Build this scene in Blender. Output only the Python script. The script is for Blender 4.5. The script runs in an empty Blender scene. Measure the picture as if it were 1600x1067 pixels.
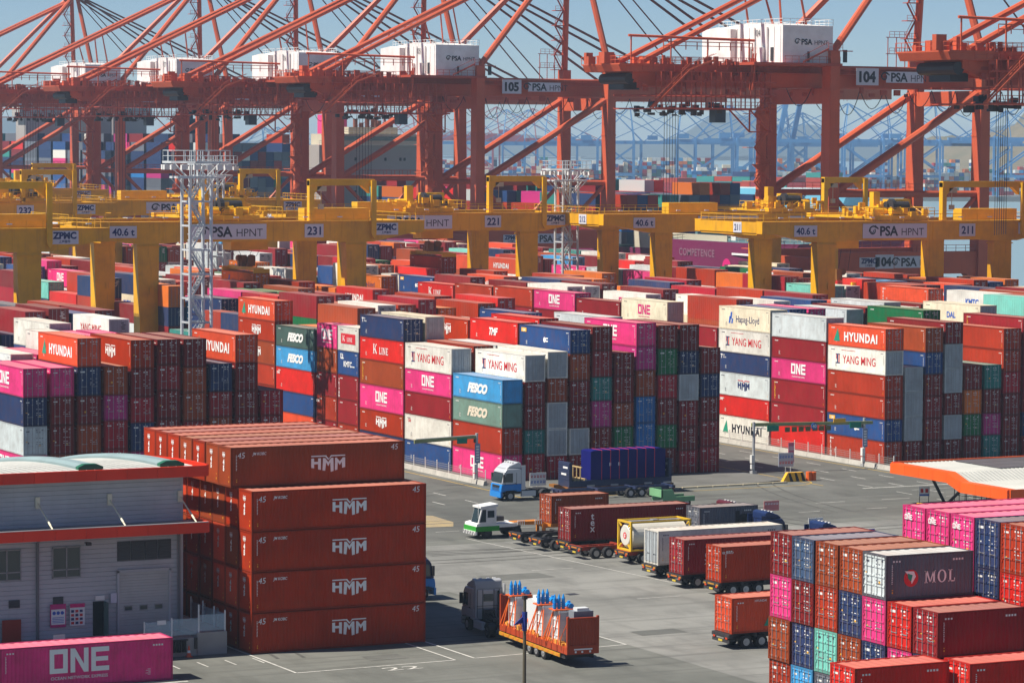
import bpy, math, random
from mathutils import Vector, Matrix
R = math.radians
rnd = random.Random(11)
S = bpy.context.scene
COL = S.collection
H0 = 36.517

# ------------------------------------------------------------------ camera, sky, sun, exposure
cd = bpy.data.cameras.new('camera'); cam = bpy.data.objects.new('camera', cd); COL.objects.link(cam)
cd.sensor_width = 36.0; cd.lens = 36.0 * 4974.2 / 1600; cd.clip_start = 1.0; cd.clip_end = 30000
TH, PT, RL = R(26.89), R(3.5754), R(.3759)
r0 = Vector((math.cos(TH), -math.sin(TH), 0)); f0 = Vector((math.sin(TH), math.cos(TH), 0)); u0 = Vector((0, 0, 1))
fw = f0 * math.cos(PT) - u0 * math.sin(PT); up = u0 * math.cos(PT) + f0 * math.sin(PT)
rr = r0 * math.cos(RL) + up * math.sin(RL); uu = up * math.cos(RL) - r0 * math.sin(RL)
M = Matrix((rr, uu, -fw)).transposed().to_4x4(); M.translation = (0, 0, H0)
cam.matrix_world = M
S.camera = cam
SUN = Vector((-.69, .17, 1.0)).normalized()
wd = bpy.data.worlds.new('World'); S.world = wd; wd.use_nodes = True
wn = wd.node_tree.nodes; wl = wd.node_tree.links
bg = wn['Background']; sky = wn.new('ShaderNodeTexSky'); sky.sky_type = 'NISHITA'; sky.sun_disc = False
sky.sun_elevation = math.asin(SUN.z); sky.sun_rotation = math.atan2(SUN.x, SUN.y) % (2 * math.pi)
sky.air_density = .66; sky.dust_density = .0; sky.ozone_density = 6.0; sky.altitude = 0
wl.new(sky.outputs[0], bg.inputs[0]); bg.inputs[1].default_value = .06
sl = bpy.data.lights.new('sun', 'SUN'); so = bpy.data.objects.new('sun', sl); COL.objects.link(so)
sl.energy = 5.0; sl.angle = R(.53); sl.color = (1.0, .93, .82)
so.rotation_euler = SUN.to_track_quat('Z', 'Y').to_euler(); so.location = (0, 0, 300)
S.view_settings.view_transform = 'Standard'; S.view_settings.look = 'None'
S.view_settings.exposure = 0.58; S.view_settings.gamma = 1.0; S.view_settings.use_curve_mapping = False
S.cycles.max_bounces = 6; S.cycles.diffuse_bounces = 3; S.cycles.glossy_bounces = 2; S.cycles.transmission_bounces = 3
S.cycles.transparent_max_bounces = 6; S.cycles.volume_bounces = 0
S.cycles.use_denoising = True
HAZE = .00012

# ------------------------------------------------------------------ materials
def srgb(r, g, b):
    f = lambda c: c / 12.92 if c <= .04045 else ((c + .055) / 1.055) ** 2.4
    return tuple(f(c / 255) for c in (r, g, b))
MATS = {}
def mat(name, col=(.5, .5, .5), rough=.6, metal=0.0, dirt=.0, scale=.6, dirtcol=(.12, .08, .06), mode='plain', dust=0.0, streak=.0, spec=.3):
    """mode: plain base colour, 'obj' object colour, 'attr' colour attribute 'col'"""
    if name in MATS: return MATS[name]
    m = bpy.data.materials.new(name); m.use_nodes = True; MATS[name] = m
    n = m.node_tree.nodes; l = m.node_tree.links; b = n['Principled BSDF']
    b.inputs['Roughness'].default_value = rough; b.inputs['Metallic'].default_value = metal
    b.inputs['Specular IOR Level'].default_value = spec
    m.diffuse_color = (*col, 1)
    if mode == 'obj':
        oi = n.new('ShaderNodeObjectInfo'); src = oi.outputs['Color']
    elif mode == 'attr':
        at = n.new('ShaderNodeAttribute'); at.attribute_name = 'col'; src = at.outputs['Color']
    else:
        rg = n.new('ShaderNodeRGB'); rg.outputs[0].default_value = (*col, 1); src = rg.outputs[0]
    def mix(a, bcol, fac, mode_='MIX'):
        x = n.new('ShaderNodeMix'); x.data_type = 'RGBA'; x.blend_type = mode_
        l.new(a, x.inputs[6])
        if isinstance(bcol, tuple): x.inputs[7].default_value = (*bcol, 1)
        else: l.new(bcol, x.inputs[7])
        if isinstance(fac, float): x.inputs[0].default_value = fac
        else: l.new(fac, x.inputs[0])
        return x.outputs[2]
    if dirt or streak:
        tc = n.new('ShaderNodeTexCoord'); vec = tc.outputs['Object']
        oi2 = n.new('ShaderNodeObjectInfo'); ad = n.new('ShaderNodeVectorMath'); ad.operation = 'MULTIPLY_ADD'
        cmb = n.new('ShaderNodeCombineXYZ'); l.new(oi2.outputs['Random'], cmb.inputs[0]); l.new(oi2.outputs['Random'], cmb.inputs[1])
        l.new(cmb.outputs[0], ad.inputs[0]); ad.inputs[1].default_value = (90, 70, 0); l.new(vec, ad.inputs[2])
        vec = ad.outputs[0]
    if dust: src = mix(src, (.42, .33, .27), dust)
    if dirt:
        t = n.new('ShaderNodeTexNoise'); t.inputs['Scale'].default_value = scale; t.inputs['Detail'].default_value = 5
        t.inputs['Roughness'].default_value = .65; l.new(vec, t.inputs['Vector'])
        mr = n.new('ShaderNodeMapRange'); mr.inputs[1].default_value = .42; mr.inputs[2].default_value = .8
        mr.inputs[3].default_value = 0; mr.inputs[4].default_value = dirt; l.new(t.outputs[0], mr.inputs[0])
        src = mix(src, dirtcol, mr.outputs[0])
        t2 = n.new('ShaderNodeTexNoise'); t2.inputs['Scale'].default_value = scale * .35; l.new(vec, t2.inputs['Vector'])
        mr2 = n.new('ShaderNodeMapRange'); mr2.inputs[1].default_value = .3; mr2.inputs[2].default_value = .7
        mr2.inputs[3].default_value = .88; mr2.inputs[4].default_value = 1.1; l.new(t2.outputs[0], mr2.inputs[0])
        vm = n.new('ShaderNodeVectorMath'); vm.operation = 'SCALE'; l.new(src, vm.inputs[0]); l.new(mr2.outputs[0], vm.inputs['Scale'])
        src = vm.outputs[0]
    if streak:
        mp = n.new('ShaderNodeMapping'); mp.inputs['Scale'].default_value = (3.2, 3.2, .22); l.new(vec, mp.inputs[0])
        t3 = n.new('ShaderNodeTexNoise'); t3.inputs['Scale'].default_value = 1.0; t3.inputs['Detail'].default_value = 3; l.new(mp.outputs[0], t3.inputs['Vector'])
        mr3 = n.new('ShaderNodeMapRange'); mr3.inputs[1].default_value = .55; mr3.inputs[2].default_value = .8
        mr3.inputs[3].default_value = 0; mr3.inputs[4].default_value = streak; l.new(t3.outputs[0], mr3.inputs[0])
        src = mix(src, dirtcol, mr3.outputs[0])
    l.new(src, b.inputs['Base Color'])
    return m
PAINT = mat('container_paint', mode='obj', rough=.5, dirt=.3, scale=1.1, streak=.24, dirtcol=(.13, .05, .022), spec=.1)
ROOF = mat('container_roof_paint', mode='obj', rough=.7, dirt=.45, scale=.45, dust=.42, dirtcol=(.33, .14, .065), spec=.1)
STEEL = mat('galvanised_steel', (.42, .43, .44), .45, .5, dirt=.2)
DARK = mat('dark_steel', (.035, .035, .04), .5, dirt=.15)
RUBBER = mat('tyre_rubber', (.02, .02, .022), .85)
WHITE = mat('print_white', (.82, .82, .8), .5)
WHITEP = mat('white_paint', (.8, .8, .78), .45, dirt=.28, dirtcol=(.35, .3, .25))
MAGENTA = mat('print_magenta', (.62, .015, .17), .5)
PRED = mat('print_red', (.60, .02, .03), .5)
PNAVY = mat('print_navy', (.018, .03, .13), .5)
PBLUE = mat('print_blue', (.03, .12, .50), .5)
PGREEN = mat('print_green', (.02, .28, .17), .5)
PBLACK = mat('print_black', (.02, .02, .03), .5)
PYEL = mat('print_yellow', (.80, .42, .03), .5)
YEL = mat('crane_yellow', (.78, .39, .004), .42, dirt=.38, scale=.35, streak=.34, dirtcol=(.22, .10, .03))
YELB = mat('machinery_yellow', (.80, .43, .008), .42, dirt=.25, scale=.8, dirtcol=(.20, .10, .03))
RED = mat('crane_red', (.55, .098, .037), .5, dirt=.3, scale=.25, streak=.2, dirtcol=(.22, .045, .03))
REDD = mat('crane_red_walkway', (.44, .07, .035), .55, dirt=.3, scale=.6, dirtcol=(.16, .04, .03))
CABLE = mat('black_cable', (.03, .025, .03), .6)
PLATE = mat('sign_plate', (.60, .61, .66), .5)
GLASS = mat('window_glass', (.03, .05, .06), .08, spec=.8)
CONC = mat('concrete', (.36, .35, .33), .85, dirt=.35, scale=.8, dirtcol=(.2, .19, .17))
FASCIA = mat('fascia_red', (.74, .035, .008), .45, dirt=.2, scale=.5, dirtcol=(.3, .03, .015))
ORANGE = mat('canopy_orange', (.80, .11, .012), .42, dirt=.12, scale=.5, dirtcol=(.5, .07, .02))
SIDING = mat('siding_grey', (.47, .485, .51), .5, dirt=.2, scale=.5, streak=.15, dirtcol=(.22, .22, .22))
ROOFW = mat('roof_sheet', (.43, .43, .40), .5, dirt=.4, scale=.4, dirtcol=(.25, .27, .25))
VENT = mat('roof_vent_sheet', (.25, .34, .345), .45, dirt=.25, scale=.6, dirtcol=(.25, .3, .3))
GREEN = mat('green_cap', (.015, .12, .065), .5)
LAMP = mat('lamp_glass', (.7, .7, .68), .3)
ORED = mat('rail_orange', (.62, .16, .02), .5, dirt=.25)
PRINT = bpy.data.materials.new('stencil_print'); PRINT.use_nodes = True
def _p():
    n = PRINT.node_tree.nodes; l = PRINT.node_tree.links; b = n['Principled BSDF']
    oi = n.new('ShaderNodeObjectInfo'); bw = n.new('ShaderNodeRGBToBW'); l.new(oi.outputs['Color'], bw.inputs[0])
    gt = n.new('ShaderNodeMath'); gt.operation = 'GREATER_THAN'; gt.inputs[1].default_value = .33; l.new(bw.outputs[0], gt.inputs[0])
    x = n.new('ShaderNodeMix'); x.data_type = 'RGBA'; x.inputs[6].default_value = (.75, .74, .7, 1); x.inputs[7].default_value = (.06, .06, .09, 1)
    l.new(gt.outputs[0], x.inputs[0]); l.new(x.outputs[2], b.inputs['Base Color']); b.inputs['Roughness'].default_value = .55
_p()

# ------------------------------------------------------------------ mesh builder
class MB:
    def __init__(s): s.v = []; s.f = []; s.m = []; s.c = None
    def poly(s, pts, m=0):
        i = len(s.v); s.v += [tuple(p) for p in pts]; s.f.append(tuple(range(i, i + len(pts)))); s.m.append(m)
    def box(s, x0, x1, y0, y1, z0, z1, m=0):
        i = len(s.v)
        s.v += [(x0, y0, z0), (x1, y0, z0), (x1, y1, z0), (x0, y1, z0), (x0, y0, z1), (x1, y0, z1), (x1, y1, z1), (x0, y1, z1)]
        for q in ((0, 3, 2, 1), (4, 5, 6, 7), (0, 1, 5, 4), (1, 2, 6, 5), (2, 3, 7, 6), (3, 0, 4, 7)):
            s.f.append(tuple(i + k for k in q)); s.m.append(m)
        return s
    def cbox(s, cx, cy, z0, sx, sy, h, m=0): return s.box(cx - sx / 2, cx + sx / 2, cy - sy / 2, cy + sy / 2, z0, z0 + h, m)
    def frus(s, a, b, m=0):
        """box between two rectangles a,b = (x0,x1,y0,y1,z)"""
        i = len(s.v)
        for (x0, x1, y0, y1, z) in (a, b): s.v += [(x0, y0, z), (x1, y0, z), (x1, y1, z), (x0, y1, z)]
        for q in ((0, 3, 2, 1), (4, 5, 6, 7), (0, 1, 5, 4), (1, 2, 6, 5), (2, 3, 7, 6), (3, 0, 4, 7)):
            s.f.append(tuple(i + k for k in q)); s.m.append(m)
    def tube(s, p, q, r, n=6, m=0, r2=None, cap=True):
        p = Vector(p); q = Vector(q); d = q - p
        if d.length < 1e-6: return
        d.normalize(); a = d.orthogonal().normalized() if abs(d.z) > .999 else d.cross(Vector((0, 0, 1))).normalized()
        b = d.cross(a); r2 = r if r2 is None else r2; i = len(s.v)
        for (o, ra) in ((p, r), (q, r2)):
            for k in range(n):
                t = 2 * math.pi * (k + .5) / n; s.v.append(tuple(o + (a * math.cos(t) + b * math.sin(t)) * ra))
        for k in range(n):
            k2 = (k + 1) % n; s.f.append((i + k, i + k2, i + n + k2, i + n + k)); s.m.append(m)
        if cap:
            s.f.append(tuple(i + n - 1 - k for k in range(n))); s.m.append(m); s.f.append(tuple(i + n + k for k in range(n))); s.m.append(m)
    def beam(s, p, q, w, h, m=0):
        """rectangular section beam, w sideways, h upwards"""
        p = Vector(p); q = Vector(q); d = (q - p).normalized()
        a = Vector((1, 0, 0)) if abs(d.z) > .999 else d.cross(Vector((0, 0, 1))).normalized()
        b = a.cross(d); i = len(s.v)
        for o in (p, q):
            for (x, y) in ((-1, -1), (1, -1), (1, 1), (-1, 1)): s.v.append(tuple(o + a * (x * w / 2) + b * (y * h / 2)))
        for q_ in ((0, 1, 2, 3), (7, 6, 5, 4), (0, 4, 5, 1), (1, 5, 6, 2), (2, 6, 7, 3), (3, 7, 4, 0)):
            s.f.append(tuple(i + k for k in q_)); s.m.append(m)
    def prism(s, poly, a0, a1, axis='y', m=0):
        """extrude a polygon; axis y: poly=(x,z); axis x: poly=(y,z); axis z: poly=(x,y)"""
        i = len(s.v); n = len(poly)
        for a in (a0, a1):
            for (u, v) in poly: s.v.append((u, a, v) if axis == 'y' else (a, u, v) if axis == 'x' else (u, v, a))
        for k in range(n):
            k2 = (k + 1) % n; s.f.append((i + k, i + k2, i + n + k2, i + n + k)); s.m.append(m)
        s.f.append(tuple(i + k for k in reversed(range(n)))); s.m.append(m)
        s.f.append(tuple(i + n + k for k in range(n))); s.m.append(m)
    def wave(s, o, du, L, hv, dn, pitch, depth, m=0):
        """corrugated sheet: origin o, runs along du for L, height vector hv, recess along dn"""
        o, du, hv, dn = Vector(o), Vector(du), Vector(hv), Vector(dn)
        n = max(1, round(L / pitch)); p = L / n; pts = []
        for k in range(n):
            b = k * p
            pts += [(b, 0), (b + .27 * p, 0), (b + .5 * p, 1), (b + .77 * p, 1)]
        pts.append((L, 0)); i = len(s.v)
        for (t, d) in pts:
            a = o + du * t + dn * (d * depth); s.v.append(tuple(a)); s.v.append(tuple(a + hv))
        for k in range(len(pts) - 1):
            s.f.append((i + 2 * k, i + 2 * k + 2, i + 2 * k + 3, i + 2 * k + 1)); s.m.append(m)
    def rail(s, pts, h=1.1, step=2.0, r=.04, m=0, mid=True):
        for a, b in zip(pts, pts[1:]):
            a = Vector(a); b = Vector(b); L = (b - a).length; n = max(1, round(L / step)); z = Vector((0, 0, h))
            for k in range(n + 1):
                p = a.lerp(b, k / n); s.tube(p, p + z, r, 4, m, cap=False)
            s.tube(a + z, b + z, r, 4, m, cap=False)
            if mid: s.tube(a + z * .5, b + z * .5, r * .8, 4, m, cap=False)
    def geo(s, vf, fn, m=0):
        i = len(s.v); s.v += [tuple(fn(p)) for p in vf[0]]
        for f in vf[1]: s.f.append(tuple(i + k for k in f)); s.m.append(m)
    def mesh(s, name, mats, smooth=False):
        me = bpy.data.meshes.new(name); me.from_pydata(s.v, [], s.f)
        if not isinstance(mats, (list, tuple)): mats = [mats]
        for x in mats: me.materials.append(x)
        if len(mats) > 1: me.polygons.foreach_set('material_index', s.m)
        if smooth: me.polygons.foreach_set('use_smooth', [True] * len(s.f))
        me.update(); return me
    def build(s, name, mats, parent=None, loc=None, **k):
        return put(name, s.mesh(name, mats, k.pop('smooth', False)), parent, loc, **k)
def put(name, me, parent=None, loc=None, label=None, cat=None, group=None, kind=None, color=None, mtx=None):
    o = bpy.data.objects.new(name, me); COL.objects.link(o)
    if parent is not None: o.parent = parent
    if mtx is not None: o.matrix_local = mtx
    if loc is not None: o.location = loc
    if color is not None: o.color = (*color, 1)
    return tag(o, label, cat, group, kind)
def tag(o, label=None, cat=None, group=None, kind=None):
    if label: o['label'] = label
    if cat: o['category'] = cat
    if group: o['group'] = group
    if kind: o['kind'] = kind
    return o
def empty(name, loc, rz=0, label=None, cat=None, group=None):
    o = put(name, None, None, loc, label, cat, group); o.rotation_euler = (0, 0, rz); o.empty_display_size = .5; return o
def copy_tree(o, parent=None, kids=None):
    if kids is None:
        kids = {}
        for x in COL.objects:
            if x.parent: kids.setdefault(x.parent, []).append(x)
    c = o.copy(); COL.objects.link(c)
    if parent: c.parent = parent
    for ch in kids.get(o, []): copy_tree(ch, c, kids)
    return c

# ------------------------------------------------------------------ lettering (flat print)
_T = {}
def text(s, h=1.0, bold=0.0, shear=0.0, sx=1.0, space=1.0, align=.5):
    """glyph outlines as (verts2d, faces); cap height h, baseline 0, aligned"""
    k = (s, bold, shear, space)
    if k not in _T:
        cu = bpy.data.curves.new('t', 'FONT'); cu.body = s; cu.size = 1; cu.offset = bold; cu.shear = shear; cu.space_character = space; cu.resolution_u = 3
        ob = bpy.data.objects.new('t', cu); COL.objects.link(ob)
        dg = bpy.context.evaluated_depsgraph_get(); me = bpy.data.meshes.new_from_object(ob.evaluated_get(dg))
        _T[k] = ([(v.co.x, v.co.y) for v in me.vertices], [tuple(p.vertices) for p in me.polygons])
        bpy.data.objects.remove(ob); bpy.data.curves.remove(cu); bpy.data.meshes.remove(me)
    V, F = _T[k]
    if not V: return ([], [])
    x0 = min(v[0] for v in V); x1 = max(v[0] for v in V); sc = h / .70
    return ([((v[0] - x0 - (x1 - x0) * align) * sc * sx, v[1] * sc) for v in V], F)
def width(g): return max(v[0] for v in g[0]) - min(v[0] for v in g[0])
UV = lambda du, dv: (lambda p: (p[0] + du, p[1] + dv, 0))
def rects(L):
    V = []; F = []
    for (x0, x1, y0, y1) in L:
        i = len(V); V += [(x0, y0), (x1, y0), (x1, y1), (x0, y1)]; F.append((i, i + 1, i + 2, i + 3))
    return V, F
def polys(L):
    V = []; F = []
    for P in L:
        i = len(V); V += list(P); F.append(tuple(range(i, i + len(P))))
    return V, F
def serif(word, h):
    """simple slab serif capitals"""
    V = []; F = []; x = 0
    def add(P, ox):
        i = len(V); V.extend([(p[0] * h + ox, p[1] * h) for p in P]); F.append(tuple(range(i, i + len(P))))
    r = lambda a, b, c, d: [(a, c), (b, c), (b, d), (a, d)]
    G = {'I': (.40, [r(.12, .28, 0, 1), r(0, .4, 0, .08), r(0, .4, .92, 1)]),
         'L': (.70, [r(.1, .27, 0, 1), r(0, .62, 0, .1), r(0, .38, .92, 1), r(.56, .64, 0, .3)]),
         'E': (.72, [r(.1, .27, 0, 1), r(0, .66, 0, .1), r(0, .66, .91, 1), r(.27, .5, .46, .55), r(.58, .66, 0, .27), r(.58, .66, .73, 1)]),
         'N': (.95, [r(.1, .2, 0, 1), r(.7, .8, 0, 1), [(.08, 1), (.28, 1), (.82, 0), (.66, 0)], r(0, .3, 0, .07), r(.6, .9, .93, 1)]),
         'K': (.98, [r(.1, .28, 0, 1), r(0, .36, 0, .08), r(0, .36, .93, 1), [(.28, .40), (.74, 1), (.92, 1), (.28, .30)], [(.36, .50), (.74, 0), (.98, 0), (.48, .62)]]),
         'M': (1.15, [r(.1, .2, 0, 1), r(.82, 1.0, 0, 1), [(.08, 1), (.28, 1), (.6, .05), (.5, .05)], [(.5, .05), (.6, .05), (.95, 1), (.82, 1)], r(0, .3, 0, .07), r(.74, 1.08, 0, .07), r(0, .25, .93, 1), r(.85, 1.08, .93, 1)]),
         'O': (.95, None), ' ': (.3, [])}
    for ch in word:
        w, P = G[ch]
        if ch == 'O':
            n = 18
            for k in range(n):
                a, b = 2 * math.pi * k / n, 2 * math.pi * (k + 1) / n
                add([(.43 + .43 * math.cos(a), .5 + .52 * math.sin(a)), (.43 + .43 * math.cos(b), .5 + .52 * math.sin(b)), (.43 + .25 * math.cos(b), .5 + .44 * math.sin(b)), (.43 + .25 * math.cos(a), .5 + .44 * math.sin(a))], x)
        else:
            for Q in P: add(Q, x)
        x += (w + .1) * h
    return [(v[0] - x / 2, v[1]) for v in V], F
def one_geo(h):
    """square O, N, E"""
    t = .2 * h; w = .78 * h; g = .12 * h; x = -1.5 * w - g
    L = [[(x, 0), (x + w, 0), (x + w, t), (x, t)], [(x, h - t), (x + w, h - t), (x + w, h), (x, h)], [(x, t), (x + t, t), (x + t, h - t), (x, h - t)], [(x + w - t, t), (x + w, t), (x + w, h - t), (x + w - t, h - t)]]
    x += w + g
    L += [[(x, 0), (x + t, 0), (x + t, h), (x, h)], [(x + w - t, 0), (x + w, 0), (x + w, h), (x + w - t, h)], [(x + t, h), (x + t, h * .66), (x + w - t, 0), (x + w - t, h * .34)]]
    x += w + g
    L += [[(x, 0), (x + t, 0), (x + t, h), (x, h)], [(x + t, 0), (x + w, 0), (x + w, t), (x + t, t)], [(x + t, .41 * h), (x + w * .94, .41 * h), (x + w * .94, .41 * h + t * .95), (x + t, .41 * h + t * .95)], [(x + t, h - t), (x + w, h - t), (x + w, h), (x + t, h)]]
    return polys(L)
def hmm_geo(h):
    """roofed three letter mark: a bar with a notch over letters whose feet step down to the middle"""
    w = 2.15 * h; L = []
    def pl(*P): L.append([(p[0] * w - w / 2, p[1] * h) for p in P])
    pl((0, .93), (.46, .93), (.44, 1), (0, 1)); pl((.56, .93), (1, .93), (1, 1), (.58, 1)); pl((.41, .93), (.46, .93), (.53, .78), (.5, .72)); pl((.5, .72), (.53, .78), (.6, .93), (.56, .93))
    pl((.0, .30), (.085, .27), (.085, .84), (0, .84)); pl((.2, .20), (.285, .16), (.285, .84), (.2, .84)); pl((.085, .5), (.2, .5), (.2, .64), (.085, .64))
    pl((.33, .13), (.41, .1), (.44, .6), (.41, .84), (.345, .84)); pl((.41, .84), (.44, .58), (.5, .36), (.5, .60)); pl((.5, .60), (.5, .36), (.56, .58), (.585, .84)); pl((.585, .84), (.56, .58), (.575, .03), (.66, .07), (.65, .84))
    pl((.695, .1), (.77, .14), (.78, .58), (.75, .84), (.70, .84)); pl((.75, .84), (.78, .58), (.84, .4), (.84, .62)); pl((.84, .62), (.84, .4), (.90, .58), (.93, .84)); pl((.93, .84), (.90, .58), (.91, .23), (1, .27), (1, .84))
    return polys(L)
def disc(r, n=20, sy=1):
    return polys([[(r * math.cos(2 * math.pi * k / n), sy * r * math.sin(2 * math.pi * k / n)) for k in range(n)]])
def arc(r0_, r1_, a0, a1, n=10, ox=0, oy=0):
    L = []
    for k in range(n):
        a = R(a0 + (a1 - a0) * k / n); b = R(a0 + (a1 - a0) * (k + 1) / n); ra = r1_; rb = r0_
        L.append([(ox + rb * math.cos(a), oy + rb * math.sin(a)), (ox + ra * math.cos(a), oy + ra * math.sin(a)), (ox + ra * math.cos(b), oy + ra * math.sin(b)), (ox + rb * math.cos(b), oy + rb * math.sin(b))])
    return polys(L)
def psa_mesh(h, plate=None):
    """swirl emblem + operator name; optional white plate behind (w, hgt)"""
    mb = MB(); e = h * .95; ox = -h * 2.9; Z = .02
    if plate: mb.box(-plate[0] / 2, plate[0] / 2, -plate[1] / 2, plate[1] / 2, -.05, 0, 1)
    fn = lambda p: (p[0] + ox, p[1], Z)
    for g in (arc(e * .28, e * .42, 150, 400), arc(e * .45, e * .62, 40, 190, ox=e * .1), arc(e * .1, e * .2, 180, 420, ox=-e * .02, oy=-e * .05), polys([[(e * .2, e * .55), (e * .75, e * .15), (e * .8, e * .3), (e * .35, e * .66)]])): mb.geo(g, fn, 0)
    t = text('PSA', h, .03, align=0); mb.geo(t, lambda p: (p[0] + ox + h * .95, p[1] - h / 2, Z), 0); w = width(t)
    t2 = text('HPNT', h * .8, -.005, align=0); mb.geo(t2, lambda p: (p[0] + ox + h * 1.4 + w, p[1] - h / 2, Z), 0)
    return mb.mesh('lettering', [PBLACK, PLATE])
def plate_mesh(s, h, bold=.03, sub=None, w=None, font_mat=None):
    mb = MB(); t = text(s, h, bold); ww = w or width(t) + h * .7; hh = h * (2.1 if sub else 1.7)
    mb.box(-ww / 2, ww / 2, -hh / 2, hh / 2, -.05, 0, 1)
    mb.geo(t, lambda p: (p[0], p[1] - h / 2 + (.32 * h if sub else 0), .02), 0)
    if sub: mb.geo(text(sub, h * .34, .02), lambda p: (p[0], p[1] - h * .82, .02), 0)
    return mb.mesh('name_plate', [font_mat or PNAVY, PLATE])
FACE_MY = Matrix(((1, 0, 0), (0, 0, -1), (0, 1, 0))).to_4x4()      # flat print that faces -y, reads along +x
FACE_MX = Matrix(((0, 0, -1), (-1, 0, 0), (0, 1, 0))).to_4x4()     # faces -x, reads along -y
FACE_PX = Matrix(((0, 0, 1), (1, 0, 0), (0, 1, 0))).to_4x4()       # faces +x, reads along +y
def at(mtx, x, y, z):
    m = mtx.copy(); m.translation = (x, y, z); return m
_L = {}
def logo(name, L=12.19, H=2.6):
    """lettering of a container's long side, centred on (0,0)"""
    k = (name, L > 8)
    if k in _L: return _L[k]
    mb = MB(); big = L > 8; ms = [WHITE]
    if name in ('one_w', 'one_m'):
        ms = [WHITE if name == 'one_w' else MAGENTA]
        mb.geo(one_geo(1.25), UV(0, -.42)); mb.geo(text('OCEAN NETWORK EXPRESS', .16, .01), UV(0, -.82))
    elif name == 'hmm': mb.geo(hmm_geo(1.35), UV(0, -.72))
    elif name == 'hmm_n':
        ms = [PNAVY, PRED]; g = hmm_geo(1.3); mb.geo((g[0], g[1][4:]), UV(0, -.7)); mb.geo((g[0], g[1][:4]), UV(0, -.66), 1)
    elif name in ('hyundai', 'hyundai_k'):
        ms = [WHITE if name == 'hyundai' else PBLACK, PGREEN]; t = text('HYUNDAI', .86, .045, space=1.22)
        s = 1.12 if big else .62; mb.geo(t, lambda p: (p[0] * s + .75 * s, (p[1] - .48) * s, 0)); x = -width(t) / 2 * s - .35 * s
        mb.geo(polys([[(x - .9 * s, -.6 * s), (x + .3 * s, -.6 * s), (x - .1 * s, .75 * s)]]), UV(0, 0), 1)
    elif name == 'yang':
        ms = [PRED, PNAVY]; t = text('YANG MING', .95, .005, sx=.92); mb.geo(t, UV(.55, -.5)); x = -width(t) / 2 - .15
        mb.geo(rects([(x - .75, x + .15, .42, .52), (x - .75, x + .15, -.6, -.48), (x - .5, x - .28, -.48, .42)]), UV(0, 0), 1)
        mb.geo(rects([(x - .15, x + .05, -.48, .42), (x - .68, x - .55, -.1, .42)]), UV(0, 0)); mb.geo(rects([(-3.2, -.2, .98, 1.03)]), UV(0, 0))
    elif name == 'kline': mb.geo(serif('K', 1.15), UV(-1.75, -.5)); mb.geo(serif('LINE', .82), UV(.65, -.5))
    elif name == 'kline_w':
        ms = [WHITE, PRED]; s = .62; mb.geo(rects([(-2.1, 2.1, -.6, .6)]), UV(0, 0), 1); mb.geo(serif('K', 1.15 * s), lambda p: (p[0] - 1.25, p[1] - .34, .004)); mb.geo(serif('LINE', .82 * s), lambda p: (p[0] + .45, p[1] - .34, .004))
    elif name == 'kmtc_w' or name == 'kmtc_b':
        ms = [WHITE if name == 'kmtc_w' else PBLUE]; t = text('KMTC', .8 if big else .62, .035); mb.geo(t, UV(-.1, -.42)); w = width(t)
        mb.geo(rects([(w / 2, w / 2 + .7, -.42, -.3)]), UV(0, 0))
        if not big: mb.geo(rects([(-2.2, -1.3, .45, .6), (-2.2, -2.0, .6, 1.0), (-1.7, -1.5, .6, 1.0)]), UV(0, 0))
    elif name.startswith('fesco'):
        ms = [WHITE if name != 'fesco_c' else mat('print_cream', (.72, .64, .5), .5)]
        mb.geo(text('FESCO', .92, .07, .35, sx=1.2), UV(0, -.45))
    elif name in ('hapag', 'hapag_w'):
        ms = [PNAVY, PBLUE]; t = text('Hapag-Lloyd', .82, .0, sx=.95); mb.geo(t, UV(.75, -.45)); x = -width(t) / 2 - .1
        mb.geo(polys([[(x - .9, -.65), (x - .55, -.65), (x - .35, .2), (x - .75, .2)], [(x - .6, -.1), (x - .2, -.1), (x - .05, .75), (x - .4, .75)], [(x - .3, -.65), (x + .05, -.65), (x + .15, -.05), (x - .15, -.05)]]), UV(0, 0), 1)
    elif name == 'mol':
        ms = [WHITE, PRED, PGREEN]; mb.geo(serif('MOL', .72), UV(.75, -.42))
        mb.geo(disc(.5), UV(-1.3, -.08), 1); mb.geo(polys([[(-1.75, .35), (-1.1, .3), (-.98, .0), (-1.25, -.42), (-1.4, .0)]]), lambda p: (p[0], p[1], .004), 0); mb.geo(polys([[(-1.55, .2), (-1.2, .1), (-1.3, -.3), (-1.5, -.1)]]), lambda p: (p[0], p[1], .008), 2)
    elif name == 'tex':
        for i, ch in enumerate('tex'): mb.geo(text(ch, .62, .02), lambda p, i=i: (-L * .32 + p[0], .45 - .55 * i + p[1], 0))
    elif name == 'triton':
        for i, ch in enumerate('TRITON'): mb.geo(text(ch, .30, .03), lambda p, i=i: (-L * .43 + p[0], .65 - .38 * i + p[1], 0))
    elif name == 'beacon':
        ms = [PYEL]
        for i, ch in enumerate('FLORENS'): mb.geo(text(ch, .26, .03), lambda p, i=i: (-L * .43 + p[0], .8 - .3 * i + p[1], 0))
    elif name == 'cai':
        ms = [WHITE, PYEL]; mb.geo(rects([(-L * .46, -L * .36, .55, 1.0)]), UV(0, 0), 1); mb.geo(text('CAI', .28, .03), lambda p: (-L * .41 + p[0], .63 + p[1], .004), 0)
        mb.geo(disc(.3), UV(0, -.1)); mb.geo(rects([(.25, .8, -.3, -.15), (.25, .8, .02, .15)]), UV(0, 0))
    elif name == 'dal':
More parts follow.
